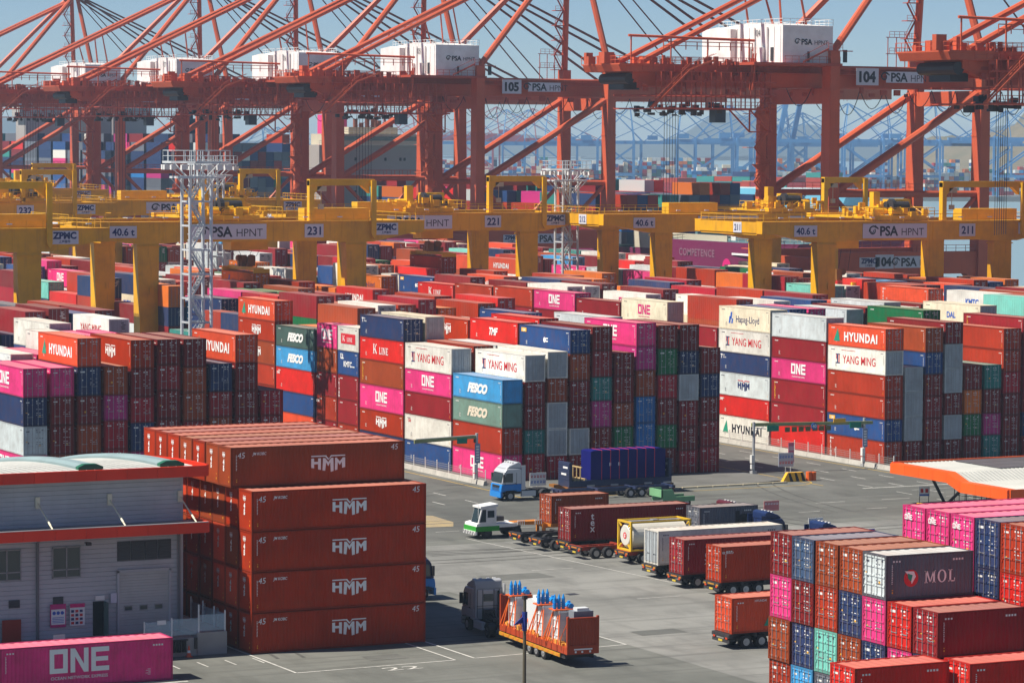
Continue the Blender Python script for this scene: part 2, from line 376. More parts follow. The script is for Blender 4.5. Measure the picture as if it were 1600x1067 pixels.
        ms = [PBLUE]; mb.geo(text('DAL', .7, .03), UV(0, -.3))
    elif name == 'tline': mb.geo(text('T', .5, .04), UV(-L * .44, .45)); mb.geo(text('triton', .22, .01), UV(-L * .38, .5))
    elif name == 'onemark': mb.geo(text('ONE', .3, .03), UV(-L * .44, .6))
    elif name == 'cai_r':
        ms = [PRED]; mb.geo(text('CAI', .34, .03), UV(-L * .40, .6))
    elif name == 'gesea': mb.geo(text('GE SEACO', .16, .02), UV(-L * .40, .9))
    elif name == 'square_hyu':
        ms = [WHITE, PGREEN]; mb.geo(text('HYUNDAI', .16, .01), UV(-.6, .95)); mb.geo(polys([[(-.85, -.85), (.55, -.85), (-.05, .55)]]), UV(.55, 0), 1); mb.geo(rects([(2.35, 2.62, -.6, .6)]), UV(0, 0), 0)
    elif name == 'tank': ms = [PRED, WHITE]; mb.geo(disc(.55), UV(0, 0)); mb.geo(text('U', .5, .04), lambda p: (p[0], p[1] - .2, .006), 1)
    elif name == 'hanjin_like' or name == 'tmf': mb.geo(text('TMF', .8, .04, .3), UV(0, -.4))
    elif name == 'big45':
        mb.geo(hmm_geo(1.25), UV(.75, -.62))
        for x in (-6.05, 6.05): mb.geo(text('45', .42, .0, .15), UV(x, .72 + (-.06 if x < 0 else .14)))
        mb.geo(text('JM KOBC', .2, .02, .2, sx=.9), UV(-4.65, .85)); ms = [WHITE]
    me = mb.mesh('lettering', ms); _L[k] = me; return me

# ------------------------------------------------------------------ containers
W = 2.438
_C = {}
def cont_meshes(L, H, reefer, blind, var):
    k = (L, H, reefer, blind, var)
    if k in _C: return _C[k]
    key2 = (L, H, reefer)
    if key2 not in _C:
        fr = MB(); p = .15
        for x in (0, W - p):
            for y in (0, L - p): fr.box(x, x + p, y, y + p, .12, H - .12)
            fr.box(x, x + p, p, L - p, H - .09, H - .005); fr.box(x, x + p, p, L - p, .02, .16)
        for y in (0, L - p): fr.box(p, W - p, y, y + p, H - .12, H - .005); fr.box(p, W - p, y, y + p, .02, .16)
        for x in (-.004, W - .174):
            for y in (-.004, L - .174):
                fr.box(x, x + .178, y, y + .178, 0, .118); fr.box(x, x + .178, y, y + .178, H - .118, H)
        fr.box(p, W - p, p, L - p, .1, .14)
        pit, dep = (.28, .036) if not reefer else (.76, .010)
        a = MB(); a.wave((.012, L - p, .16), (0, -1, 0), L - 2 * p, (0, 0, H - .25), (1, 0, 0), pit, dep)
        b = MB(); b.wave((W - .012, p, .16), (0, 1, 0), L - 2 * p, (0, 0, H - .25), (-1, 0, 0), pit, dep)
        rs = random.Random(int(L * 100))
        for mb, X, sg, y_in in ((a, .008, 1, 1), (b, W - .008, -1, -1)):
            def bar(y0_, y1_, z0_, z1_, m_=1):
                if L > 13 and (y0_ > 11.5 or .9 > y0_ > .55 or y0_ >= .9): return
                mb.poly([(X, y0_, z0_), (X, y0_, z1_), (X, y1_, z1_), (X, y1_, z0_)][::sg], m_)
            yy = L - .7
            for q in range(4): bar(yy - .2 * q, yy - .2 * q - .13, H - .48, H - .36)         # number near the far top corner
            for q in range(3): bar(1.0 - .2 * q, 1.0 - .2 * q - .12, H - .42, H - .32)
            for j in range(11): bar(.46 + .02 * (j % 2), .40, H - .62 - .105 * j, H - .56 - .105 * j)      # upright number by the corner post
            if L > 7:
                for j in range(5): bar(L - 1.6 - rs.uniform(.15, .4), L - 1.6, .5 + .09 * j, .53 + .09 * j)
            bar(.50, .42, .38, .47, 2); bar(.50, .42, .55, .60, 2)
        rf = MB(); rf.wave((p, L - p, H - .03), (0, -1, 0), L - 2 * p, (W - 2 * p, 0, 0), (0, 0, -1), .62, .022)
        rf.f = [tuple(reversed(f)) for f in rf.f]
        en = MB(); en.wave((W - p, L - .012, .16), (-1, 0, 0), W - 2 * p, (0, 0, H - .28), (0, -1, 0), .25, .04)
        _C[key2] = (fr.mesh('frame', PAINT), a.mesh('side_panel', [PAINT, PRINT, PYEL]), b.mesh('side_panel', [PAINT, PRINT, PYEL]), rf.mesh('roof', ROOF), en.mesh('end_panel', PAINT))
    rs = random.Random(var * 7 + 3)
    if blind:
        d = MB(); d.wave((.15, .012, .16), (1, 0, 0), W - .3, (0, 0, H - .28), (0, 1, 0), .25, .04)
        if blind == 2:      # end marks of the 45 foot boxes
            y = -.002
            t = hmm_geo(.42); d.geo(t, lambda q: (1.05 + q[0] * .55, y, H - .85 + q[1]), 1)
            for i, ch in enumerate('45'): d.geo(text(ch, .36, .06), lambda q, i=i: (1.05 + q[0], y, H - 1.32 - .45 * i + q[1]), 1)
            d.box(W - .42, W - .32, y - .003, y, .35, .5, 2); d.box(W - .40, W - .34, y - .003, y, .7, .8, 2)
        front = [('end_panel', d.mesh('end_panel', [PAINT, WHITE, PYEL]))]
    else:
        front = []
        for s_ in (0, 1):
            d = MB(); x0 = .155 if s_ == 0 else W / 2 + .008; x1 = W / 2 - .008 if s_ == 0 else W - .155; z0, z1 = .17, H - .13
            d.box(x0, x1, .04, .08, z0, z1)
            n = 3 if not reefer else 1
            hh = (z1 - z0) / (n + 1)
            if not reefer:
                for j in range(5): d.box(x0 + .03, x1 - .03, .0, .03, z0 + .02 + j * (z1 - z0 - .14) / 4, z0 + .02 + j * (z1 - z0 - .14) / 4 + .11)
            else: d.box(x0 + .05, x1 - .05, .02, .03, z0 + .05, z1 - .05)
            for fx in (.28, .74):
                bx = x0 + (x1 - x0) * fx; d.tube((bx, -.005, .05), (bx, -.005, H - .05), .022, 5, 1)
                for zz in (z0 + .1, z0 + .75, z1 - .6, z1 - .1): d.box(bx - .05, bx + .05, -.02, .02, zz - .03, zz + .03, 1)
                d.box(bx, bx + (.3 if fx < .5 else -.3), -.03, -.012, z0 + .72, z0 + .76, 1)
            hx = x0 + .02 if s_ == 0 else x1 - .02
            for zz in (.2, .4, .6, .8): d.box(hx - .03, hx + .03, -.012, .03, z0 + (z1 - z0) * zz - .05, z0 + (z1 - z0) * zz + .05)
            y = .034
            if s_ == 1:
                for j, wz in enumerate((.10, .06, .06, .0, .045, .045, .045, .045)):
                    if wz: 
                        for q in range(3):
                            if rs.random() < .7: xx = x0 + .1 + q * .28; d.box(xx, xx + rs.uniform(.1, .2), y - .004, y + .004, z1 - .3 - j * .19, z1 - .3 - j * .19 + wz, 2)
            else:
                d.box(x0 + .16, x0 + .16 + rs.uniform(.25, .55), y - .004, y + .004, z1 - .42, z1 - .42 + rs.uniform(.07, .16), 2)
                if rs.random() < .6: zq = z0 + rs.uniform(.5, 1.3); d.box(x0 + .3, x0 + .44, y - .004, y + .004, zq, zq + .14, 2 if rs.random() < .7 else 3)
            if rs.random() < .4:
                sx_ = x0 + rs.uniform(.1, .7); sz = z0 + rs.uniform(.3, 1.3); d.box(sx_, sx_ + .17, y - .004, y + .004, sz, sz + .16, 3)
            front.append(('door', d.mesh('door', [PAINT, STEEL, PRINT, PYEL])))
    _C[k] = list(zip(('frame', 'side_panel', 'side_panel', 'roof', 'end_panel'), _C[key2])) + front
    return _C[k]
C20, C40, C45 = 6.058, 12.192, 13.716
HS, HC = 2.591, 2.896
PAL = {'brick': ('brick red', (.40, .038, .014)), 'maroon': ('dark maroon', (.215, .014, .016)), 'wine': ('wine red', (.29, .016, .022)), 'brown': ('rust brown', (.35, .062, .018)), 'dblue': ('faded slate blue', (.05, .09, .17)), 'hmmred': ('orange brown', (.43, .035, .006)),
       'orred': ('orange red', (.72, .085, .03)), 'red': ('bright red', (.66, .022, .016)), 'crimson': ('crimson', (.42, .012, .028)), 'pink': ('pink', (.78, .045, .22)), 'mag': ('magenta', (.50, .028, .20)),
       'white': ('white', (.80, .78, .70)), 'cream': ('cream', (.76, .68, .50)), 'pale': ('pale grey', (.60, .66, .66)), 'grey': ('grey', (.36, .40, .42)), 'navy': ('navy blue', (.022, .045, .13)), 'blue': ('blue', (.022, .075, .235)),
       'sky': ('light blue', (.06, .34, .66)), 'midblue': ('mid blue', (.02, .16, .42)), 'teal': ('teal green', (.035, .24, .21)), 'aqua': ('pale turquoise', (.20, .60, .50)), 'green': ('green', (.012, .17, .06)), 'dgreen': ('faded dark green', (.07, .13, .115)), 'sage': ('faded sage green', (.20, .33, .27)), 'orange': ('orange', (.72, .17, .02)), 'steel': ('dark slate', (.14, .155, .19))}
NCON = [0]
HIDDEN = set('''
dark maroon container sixth from the top in the fifth column of the middle stack wall
dark maroon container fifth from the top in the sixth column of the middle stack wall
dark maroon container sixth from the top in the seventh column of the middle stack wall
dark maroon container fifth from the top in the first column of the left stack wall
dark maroon container fifth from the top in the second column of the left stack wall
dark maroon container sixth from the top in the third column of the left stack wall
dark maroon container fifth from the top in the third column of the left stack wall
rust brown container fifth from the top in the fourth column of the left stack wall
dark maroon container sixth from the top in the fifth column of the left stack wall
rust brown container sixth from the top in the sixth column of the left stack wall
dark maroon container fifth from the top in the sixth column of the left stack wall
rust brown container sixth from the top in the seventh column of the left stack wall
dark maroon container fifth from the top in the seventh column of the left stack wall
navy blue container fifth from the top in the eighth column of the left stack wall
dark maroon container fourth from the top in the eighth column of the left stack wall
wine red container sixth from the top in the ninth column of the left stack wall
dark maroon container fifth from the top in the ninth column of the left stack wall
rust brown container fourth from the top in the tenth column of the left stack wall
dark maroon container third from the top in the tenth column of the left stack wall
rust brown container sixth from the top in the sixth side stack of the middle block
dark maroon container fifth from the top in the fourth side stack of the right block
brick red container fourth from the top in the fourth side stack of the right block
wine red container third from the top in the fourth side stack of the right block
wine red container second from the top in the fourth side stack of the right block
rust brown container under the orange brown one on top behind the green-triangle stack
orange brown container under the orange brown one on top behind the white red-lettered pair
brick red container under the bright red one on top between the white pair and the
white container under the cream one on top beside the road, fifth bay of the right
white container under the white one on top in the fifth bay of the right block
wine red container under the wine red one at the end of the row beside the
dark maroon container under the brick red one second beyond the pink one on top
wine red container under the bright red one on top beside the road farther back
rust brown container under the blue one behind the red serif-lettered one
white container under the white one on top in the third bay of the right block
brick red container under the cream one on top at the right behind the right wall
brick red container under the pale grey one on top left of the plain white one
dark maroon container under the pale turquoise one on top beside the yellow crane in the
brick red container under the orange red one on top in the rear block at right
wine red container under the pink one beside a pale lettered box in the rear block
dark maroon container under the pale grey one beside the distant pink one in the rear
white container under the white one on top behind the left pink pair
pale grey container under the white one on top behind the left wall
white container farthest left on top behind the pink pair
white container under the white one farthest left on top behind the pink pair
white container with magenta block lettering beside the grey light mast
bright red container under the white one beside the grey light mast
faded dark green container under the green one on top behind the green-triangle stack
green container under the green one second green one on top behind the triangle stack
wine red container under the white one on top far back in the right block
brick red container under the orange one far back below the yellow girder
dark maroon container under the white one on top far back in the rear block
navy blue container behind the orange red one in the rear block
dark maroon container under the navy blue one behind the orange red one in the rear
blue container on top in the first row of the second bay, left block
rust brown container on top in the seventh row of the second bay, left block
pink container on top in the eighth row of the second bay, left block
pink container on top in the ninth row of the second bay, left block
orange red container on top in the tenth row of the second bay, left block
white container on top in the sixth row of the second bay, middle block
navy blue container on top in the seventh row of the second bay, middle block
orange red container on top in the ninth row of the second bay, middle block
brick red container on top in the tenth row of the second bay, middle block
dark maroon container on top in the third row of the third bay, middle block
white container on top in the sixth row of the third bay, middle block
bright red container on top in the seventh row of the third bay, middle block
pink container on top in the eighth row of the third bay, middle block
white container on top in the ninth row of the third bay, middle block
white container on top in the tenth row of the third bay, middle block
brick red container on top in the second row of the second bay, right block
dark maroon container on top in the third row of the second bay, right block
dark slate container on top in the fourth row of the second bay, right block
dark maroon container on top in the fifth row of the second bay, right block
crimson container on top in the seventh row of the second bay, right block
dark maroon container on top in the eighth row of the second bay, right block
blue container on top in the tenth row of the second bay, right block
blue container on top in the fourth row of the third bay, right block
cream container on top in the tenth row of the third bay, right block
orange brown long container fifth from the top in row seventh of the big foreground stack
orange red long container fourth from the top in row seventh of the big foreground stack
orange red long container third from the top in row seventh of the big foreground stack
orange brown long container second from the top in row seventh of the big foreground stack
orange brown long container fifth from the top in row eighth of the big foreground stack
rust brown long container fourth from the top in row eighth of the big foreground stack
orange brown long container third from the top in row eighth of the big foreground stack
orange brown long container second from the top in row eighth of the big foreground stack
blue container peeping out behind the big foreground stack
dark maroon container fifth from the top in the first column of the lower right stack
navy blue container fifth from the top in the second column of the lower right stack
brick red container fifth from the top in the third column of the lower right stack
brick red container fourth from the top in the fourth column of the lower right stack
wine red container fifth from the top in the fourth column of the lower right stack
dark maroon container fourth from the top in the fifth column of the lower right stack
wine red container fifth from the top in the fifth column of the lower right stack
brick red container third from the top in the sixth column of the lower right stack
wine red container fourth from the top in the sixth column of the lower right stack
bright red container third from the top in the seventh column of the lower right stack
rust brown container fourth from the top in the seventh column of the lower right stack
dark maroon container second from the top in the eighth column of the lower right stack
navy blue container third from the top in the eighth column of the lower right stack
container third below the left bright red one at the bottom edge
container second below the left bright red one at the bottom edge
container third below the right bright red one at the bottom edge
container second below the right bright red one at the bottom edge
pink container second from the top in the first column of the far right stack
brick red container third from the top in the first column of the far right stack
dark maroon container fourth from the top in the first column of the far right stack
wine red container fifth from the top in the first column of the far right stack
pink container second from the top in the second column of the far right stack
crimson container third from the top in the second column of the far right stack
brick red container fourth from the top in the second column of the far right stack
navy blue container fifth from the top in the second column of the far right stack
dark maroon container third from the top in the third column of the far right stack
wine red container fourth from the top in the third column of the far right stack
navy blue container fifth from the top in the third column of the far right stack
brick red container third from the top in the fourth column of the far right stack
pink container fourth from the top in the fourth column of the far right stack
wine red container fifth from the top in the fourth column of the far right stack
dark maroon container third from the top in the fifth column of the far right stack
navy blue container fourth from the top in the fifth column of the far right stack
wine red container fifth from the top in the fifth column of the far right stack
brick red container topmost in the sixth column of the far right stack
bright red container second from the top in the sixth column of the far right stack
wine red container third from the top in the sixth column of the far right stack
wine red container fourth from the top in the sixth column of the far right stack
wine red container fifth from the top in the sixth column of the far right stack'''.strip().split('\n'))      # boxes wholly covered by others: kept as plain boxes
PILE = []
def container(x, y, z, color, L=C40, H=HS, label=None, group=None, logo_=None, rot=0, blind=0, reefer=None, var=None, side='l', end=None, roofc=None, cat='container', endlabel=None):
    """rot 0: long axis +y, front end at y, left side faces -x.  rot 1: long axis +x, front end at x, near side faces -y (y is the near side)"""
    NCON[0] += 1
    reefer = color in ('white', 'cream', 'pale') if reefer is None else reefer
    nm, c = PAL[color]; j = rnd.uniform(.88, 1.12); c = tuple(min(.82, v * j) for v in c)
    var = rnd.randrange(4) if var is None else var
    if label in HIDDEN: PILE.append(((x, y, z), (W, 0, 0) if rot == 0 else (L, 0, 0), (0, L, 0) if rot == 0 else (0, W, 0), (0, 0, H), c)); return None
    if rot == 0: o = empty('shipping_container', (x, y, z), 0, label, cat, group)
    else: o = empty('shipping_container', (x, y + W, z), -math.pi / 2, label, cat, group)
    ec = PAL[end][1] if end else ((.38, .42, .44) if reefer else c)
    for (pn, me) in cont_meshes(L, H, reefer, blind, var):
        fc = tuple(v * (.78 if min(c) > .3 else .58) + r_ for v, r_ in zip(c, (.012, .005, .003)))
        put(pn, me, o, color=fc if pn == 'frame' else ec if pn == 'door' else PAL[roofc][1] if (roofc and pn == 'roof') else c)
    if logo_:
        m = at(FACE_MX, -.003, L / 2, H / 2) if (rot == 0) else at(FACE_PX, W + .003, L / 2, H / 2)
        put('lettering', logo(logo_, L, H), o, mtx=m)
    return o
ORD = ['', 'first', 'second', 'third', 'fourth', 'fifth', 'sixth', 'seventh', 'eighth', 'ninth', 'tenth', 'eleventh']
def from_top(i): return 'topmost' if i == 0 else ORD[i + 1] + ' from the top'
LOGOTXT = {'one_w': 'with white block lettering', 'one_m': 'with magenta block lettering', 'hmm': 'with white roofed mark', 'hmm_n': 'with navy roofed mark', 'hyundai': 'with green triangle and white lettering', 'hyundai_k': 'with green triangle and black lettering', 'yang': 'with red lettering', 'kline': 'with white serif lettering', 'kline_w': 'with red name patch', 'kmtc_w': 'with white lettering', 'kmtc_b': 'with blue lettering',
           'fesco': 'with slanted white lettering', 'fesco_c': 'with slanted cream lettering', 'hapag': 'with navy lettering', 'hapag_w': 'with navy lettering', 'cai': 'with yellow corner mark', 'tmf': 'with slanted white lettering', 'dal': 'with blue lettering', 'triton': 'with upright white letters', 'beacon': 'with upright yellow letters'}

# ------------------------------------------------------------------ ground, water, far shore
def ground_mat(name, c1, c2, c3, sc=1.0):
    m = bpy.data.materials.new(name); m.use_nodes = True; n = m.node_tree.nodes; l = m.node_tree.links; b = n['Principled BSDF']; b.inputs['Roughness'].default_value = .85
    tc = n.new('ShaderNodeTexCoord'); v = tc.outputs['Object']
    def noise(s, det=4, scl=(1, 1, 1), ro=.6):
        mp = n.new('ShaderNodeMapping'); mp.inputs['Scale'].default_value = scl; l.new(v, mp.inputs[0])
        t = n.new('ShaderNodeTexNoise'); t.inputs['Scale'].default_value = s; t.inputs['Detail'].default_value = det; t.inputs['Roughness'].default_value = ro; l.new(mp.outputs[0], t.inputs['Vector']); return t.outputs[0]
    def ramp(src, a, b_, lo=0, hi=1):
        r = n.new('ShaderNodeMapRange'); r.inputs[1].default_value = a; r.inputs[2].default_value = b_; r.inputs[3].default_value = lo; r.inputs[4].default_value = hi; l.new(src, r.inputs[0]); return r.outputs[0]
    def mix(a, bb, f):
        x = n.new('ShaderNodeMix'); x.data_type = 'RGBA'
        for i, s_ in ((6, a), (7, bb)):
            if isinstance(s_, tuple): x.inputs[i].default_value = (*s_, 1)
            else: l.new(s_, x.inputs[i])
        l.new(f, x.inputs[0]); return x.outputs[2]
    c = mix(c1, c2, ramp(noise(.06 * sc, 6), .42, .58))
    c = mix(c, c3, ramp(noise(.35 * sc, 6, (1, .35, 1)),   .48, .72, 0, .7))
    c = mix(c, c3, ramp(noise(.5 * sc, 5, (.08, 1.6, 1)), .52, .68, 0, .7))        # tyre tracks along the lanes
    c = mix(c, tuple(x * .45 for x in c3), ramp(noise(.9, 3), .70, .78, 0, .5))       # oil spots
    c = mix(c, tuple(x * 1.25 for x in c2), ramp(noise(6, 4), .55, .8, 0, .3))
    l.new(c, b.inputs['Base Color']); return m
G_APRON = ground_mat('apron_concrete', (.165, .166, .152), (.225, .224, .206), (.10, .10, .092))
G_DARK = ground_mat('asphalt_dark', (.112, .116, .102), (.150, .153, .136), (.072, .074, .065))
G_ROAD = ground_mat('asphalt_road', (.088, .091, .081), (.12, .122, .11), (.058, .058, .053))
G_YARD = ground_mat('yard_paving', (.11, .11, .10), (.14, .14, .13), (.075, .075, .07))
def sheet(name, pts, z, m, label=None):
    mb = MB(); mb.poly([(x, y, z) for x, y in pts]); return mb.build(name, m, kind='structure')
gm = MB(); gm.box(-700, 326, -60, 1300, -9, 0); gm.build('ground', G_DARK, kind='structure')
sheet('apron', [(112, 150), (206, 150), (206, 259), (112, 259)], .004, G_APRON)
sheet('apron', [(86, 232), (112, 232), (112, 259), (86, 259)], .004, G_APRON)
sheet('road', [(60, 262), (330, 262), (330, 286), (60, 286)], .004, G_ROAD)
sheet('road', [(133, 286), (149.0, 286), (149.0, 700), (133, 700)], .008, G_ROAD)
sheet('road', [(183, 286), (198.2, 286), (198.2, 700), (183, 700)], .008, G_ROAD)
for x0 in (96, 151.0, 200.2, 249): sheet('yard_paving', [(x0, 296), (x0 + 31.5, 296), (x0 + 31.5, 880), (x0, 880)], .012, G_YARD)
# raised kerbed island in front of the middle block
mb = MB(); mb.prism([(152.5, 291.5), (176, 292.2), (181.5, 293.5), (183, 296.5), (182, 303.8), (150.6, 303.8), (150.2, 296)], 0, .14, 'z'); mb.build('pavement', G_YARD, kind='structure')
mb = MB()
for k in range(15):
    x = 153 + k * 1.9; mb.box(x, x + 1.8, 291.1 + .045 * k, 291.45 + .045 * k, 0, .17)
mb.build('kerb', mat('kerb_stone', (.52, .46, .32), .8, dirt=.2), kind='structure')
# painted markings
mk = MB(); MARK = mat('road_paint', (.55, .54, .50), .7, dirt=.75, scale=1.6, dirtcol=(.2, .2, .19))
MARKY = mat('road_paint_yellow', (.52, .34, .06), .7, dirt=.5, scale=1.6, dirtcol=(.2, .18, .12))
def line(mb, x0, y0, x1, y1, w=.15, z=.02):
    d = Vector((x1 - x0, y1 - y0)).normalized() * (w / 2); nx, ny = -d.y, d.x
    mb.poly([(x0 - nx, y0 - ny, z), (x1 - nx, y1 - ny, z), (x1 + nx, y1 + ny, z), (x0 + nx, y0 + ny, z)])
for a in ((85.15, 200.4, 97.5, 200.8), (97.5, 200.8, 97.5, 209.2), (85.15, 200.4, 85.15, 230), (99.1, 200.95, 99.1, 214.5), (99.1, 200.95, 111.9, 201.9), (111.9, 201.9, 111.9, 212), (100.5, 215.2, 100.5, 226)): line(mk, *a, w=.17)
for k in range(4): line(mk, 78.5 + 2.1 * k, 205.3, 78.5 + 2.1 * k, 207.5, w=.12)
line(mk, 73, 200.2, 77.2, 200.4, .3); line(mk, 73, 201.0, 76.8, 201.2, .25)
t = text('22', 1.5, .0); mk.geo(t, lambda p: (92.6 + p[0] * 1.4, 198.6 + p[1] * .8, .02))
for k in range(26):         # lane dashes
    for x in (142.3, 138.6):
        if k < 9: line(mk, x, 288 + k * 7.5, x, 291 + k * 7.5, .16)
    for x in (195.3, 191.6, 187.6): line(mk, x, 262 + k * 7.5, x, 265 + k * 7.5, .16)
for k in range(12):
    line(mk, 118 + 8 * k, 274.3, 121.5 + 8 * k, 274.3, .16); line(mk, 120 + 8 * k, 268, 122.5 + 8 * k, 268, .14)
for Y in (240.5, 222): line(mk, 124, Y, 128, Y, .12)
line(mk, 128.5, 262.5, 131.5, 226, .13); line(mk, 186, 284, 198, 284, .35); line(mk, 187, 262.3, 196, 266, .14); line(mk, 190, 280.6, 197.5, 281.1, .14)
for k in range(5): line(mk, 186.5 + 2.2 * k, 258.5 - k, 188 + 2.2 * k, 258.2 - k, .13)
mk.build('road_marking', MARK, kind='structure')
my = MB(); line(my, 148.6, 288, 148.6, 420, .18); line(my, 197.8, 288, 197.8, 470, .18); line(my, 183.6, 288, 183.6, 470, .18)
for k in range(14):
    a, b = R(-90 + k * 13), R(-90 + (k + 1) * 13); line(my, 181 + 3.6 * math.cos(a), 293 + 3.6 * math.sin(a), 181 + 3.6 * math.cos(b), 293 + 3.6 * math.sin(b), .18)
line(my, 181, 289.4, 152, 288.9, .18); my.build('road_marking', MARKY, kind='structure')
# patches, joints and tyre marks on the paving
PATCH = ground_mat('asphalt_patch', (.10, .103, .093), (.125, .127, .115), (.075, .075, .068), 2); TYRE = mat('tyre_mark_rubber', (.078, .078, .072), .9, dirt=.8, scale=1.4, dirtcol=(.15, .15, .14))
rg = random.Random(21)
for (x, y, a, b_) in ((118, 236, 6, 3.2), (127, 212, 9, 2.2), (101, 236, 5, 4), (150, 255, 10, 2.6), (172, 276, 14, 2.0), (141, 292, 2.4, 14), (92, 203, 3, 2), (166, 268, 5, 2.2), (190, 310, 2.2, 18), (115, 205, 4, 2.2)): sheet('asphalt_patch', [(x, y), (x + a, y + .1), (x + a - .1, y + b_), (x + .1, y + b_)], .0135, PATCH)
tm = MB()
for k in range(26):
    x, y = rg.uniform(88, 175), rg.uniform(200, 290); ang = rg.choice([0, 0, 0, R(90), R(80), R(15), R(-12)]) + rg.uniform(-.1, .1); cur = rg.uniform(-.02, .02); L = rg.randint(6, 22)
    for off in (0, 1.9):
        px_, py_, a_ = x - off * math.sin(ang), y + off * math.cos(ang), ang
        for q in range(L):
            nx, ny = px_ + 1.2 * math.cos(a_), py_ + 1.2 * math.sin(a_); line(tm, px_, py_, nx, ny, .26, .0165 + .0001 * k); px_, py_ = nx, ny; a_ += cur
tm.build('tyre_mark', TYRE, kind='structure')
dr = MB()
for (x, y) in ((104, 203.5), (120, 226), (96, 233), (141, 268), (160, 283)): dr.box(x, x + .9, y, y + .9, 0, .022)
dr.build('drain_cover', DARK, kind='structure')
sd = MB(); sd.prism([(126, 272), (131.5, 271.4), (133, 274.5), (133.4, 280), (130.5, 282), (126.5, 281)], .009, .016, 'z'); sd.build('sand_patch', ground_mat('spilled_sand', (.36, .27, .13), (.30, .24, .15), (.2, .17, .12), 4), kind='structure')
# basin water and the far shore
wm = bpy.data.materials.new('sea_water'); wm.use_nodes = True; b = wm.node_tree.nodes['Principled BSDF']
b.inputs['Base Color'].default_value = (.22, .32, .35, 1); b.inputs['Roughness'].default_value = .3; b.inputs['IOR'].default_value = 1.33
nz = wm.node_tree.nodes.new('ShaderNodeTexNoise'); nz.inputs['Scale'].default_value = .35; nz.inputs['Detail'].default_value = 6; bp = wm.node_tree.nodes.new('ShaderNodeBump'); bp.inputs['Strength'].default_value = .35; bp.inputs['Distance'].default_value = .5
tc = wm.node_tree.nodes.new('ShaderNodeTexCoord'); wm.node_tree.links.new(tc.outputs['Object'], nz.inputs['Vector']); wm.node_tree.links.new(nz.outputs[0], bp.inputs['Height']); wm.node_tree.links.new(bp.outputs[0], b.inputs['Normal'])
wt = MB(); wt.poly([(-4200, -500, -3.2), (6500, -500, -3.2), (6500, 9000, -3.2), (-4200, 9000, -3.2)]); wt.build('sea', wm, kind='structure')
def F(d, a, z=0):
    """ground point at depth d along the view axis, a metres to the right of it"""
    return (f0 * d + r0 * a + Vector((0, 0, z)))
FARG = mat('far_quay_paving', (.22, .22, .21), .9)
mb = MB(); mb.poly([F(2260, -2000, .5), F(2260, 2400, .5), F(3600, 3600, .5), F(3600, -3200, .5)]); 
mb.poly([F(2260, -2000, -3.5), F(2260, 2400, -3.5), F(2260, 2400, .5), F(2260, -2000, .5)]); mb.build('far_quay', FARG, kind='structure')
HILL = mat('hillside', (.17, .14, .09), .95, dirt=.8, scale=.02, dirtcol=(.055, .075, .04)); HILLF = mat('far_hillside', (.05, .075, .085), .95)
def hill(cx, d, w_, h, seed, dep=500, m=None):
    rs = random.Random(seed); mb = MB(); n, mrow = 40, 12; base = len(mb.v); ph = [rs.uniform(0, 6) for _ in range(6)]
    for j in range(mrow):
        v = j / (mrow - 1)
        for i in range(n):
            u = i / (n - 1); e = math.sin(math.pi * u) ** .8 * math.sin(math.pi * min(1, .02 + v * .98)) ** .9
            e *= 1 + .28 * math.sin(u * 9 + ph[0]) + .16 * math.sin(u * 21 + ph[1] + v * 3) + .07 * math.sin(u * 47 + ph[2] + v * 9)
            mb.v.append(tuple(F(d + dep * v + 30 * math.sin(u * 13 + ph[3]), cx - w_ / 2 + w_ * u, -1 + h * e / 1.25)))
    for j in range(mrow - 1):
        for i in range(n - 1):
            a = j * n + i; mb.f.append((a, a + 1, a + n + 1, a + n)); mb.m.append(0)
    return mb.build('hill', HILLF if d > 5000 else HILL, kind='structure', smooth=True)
hill(650, 3000, 580, 150, 17, 420); hill(620, 7600, 900, 105, 5, 800); hill(-250, 7900, 1900, 62, 7, 800); hill(-1300, 7400, 1500, 84, 9, 800); hill(1400, 7600, 1500, 95, 12, 900); hill(1150, 3300, 700, 140, 21, 600)

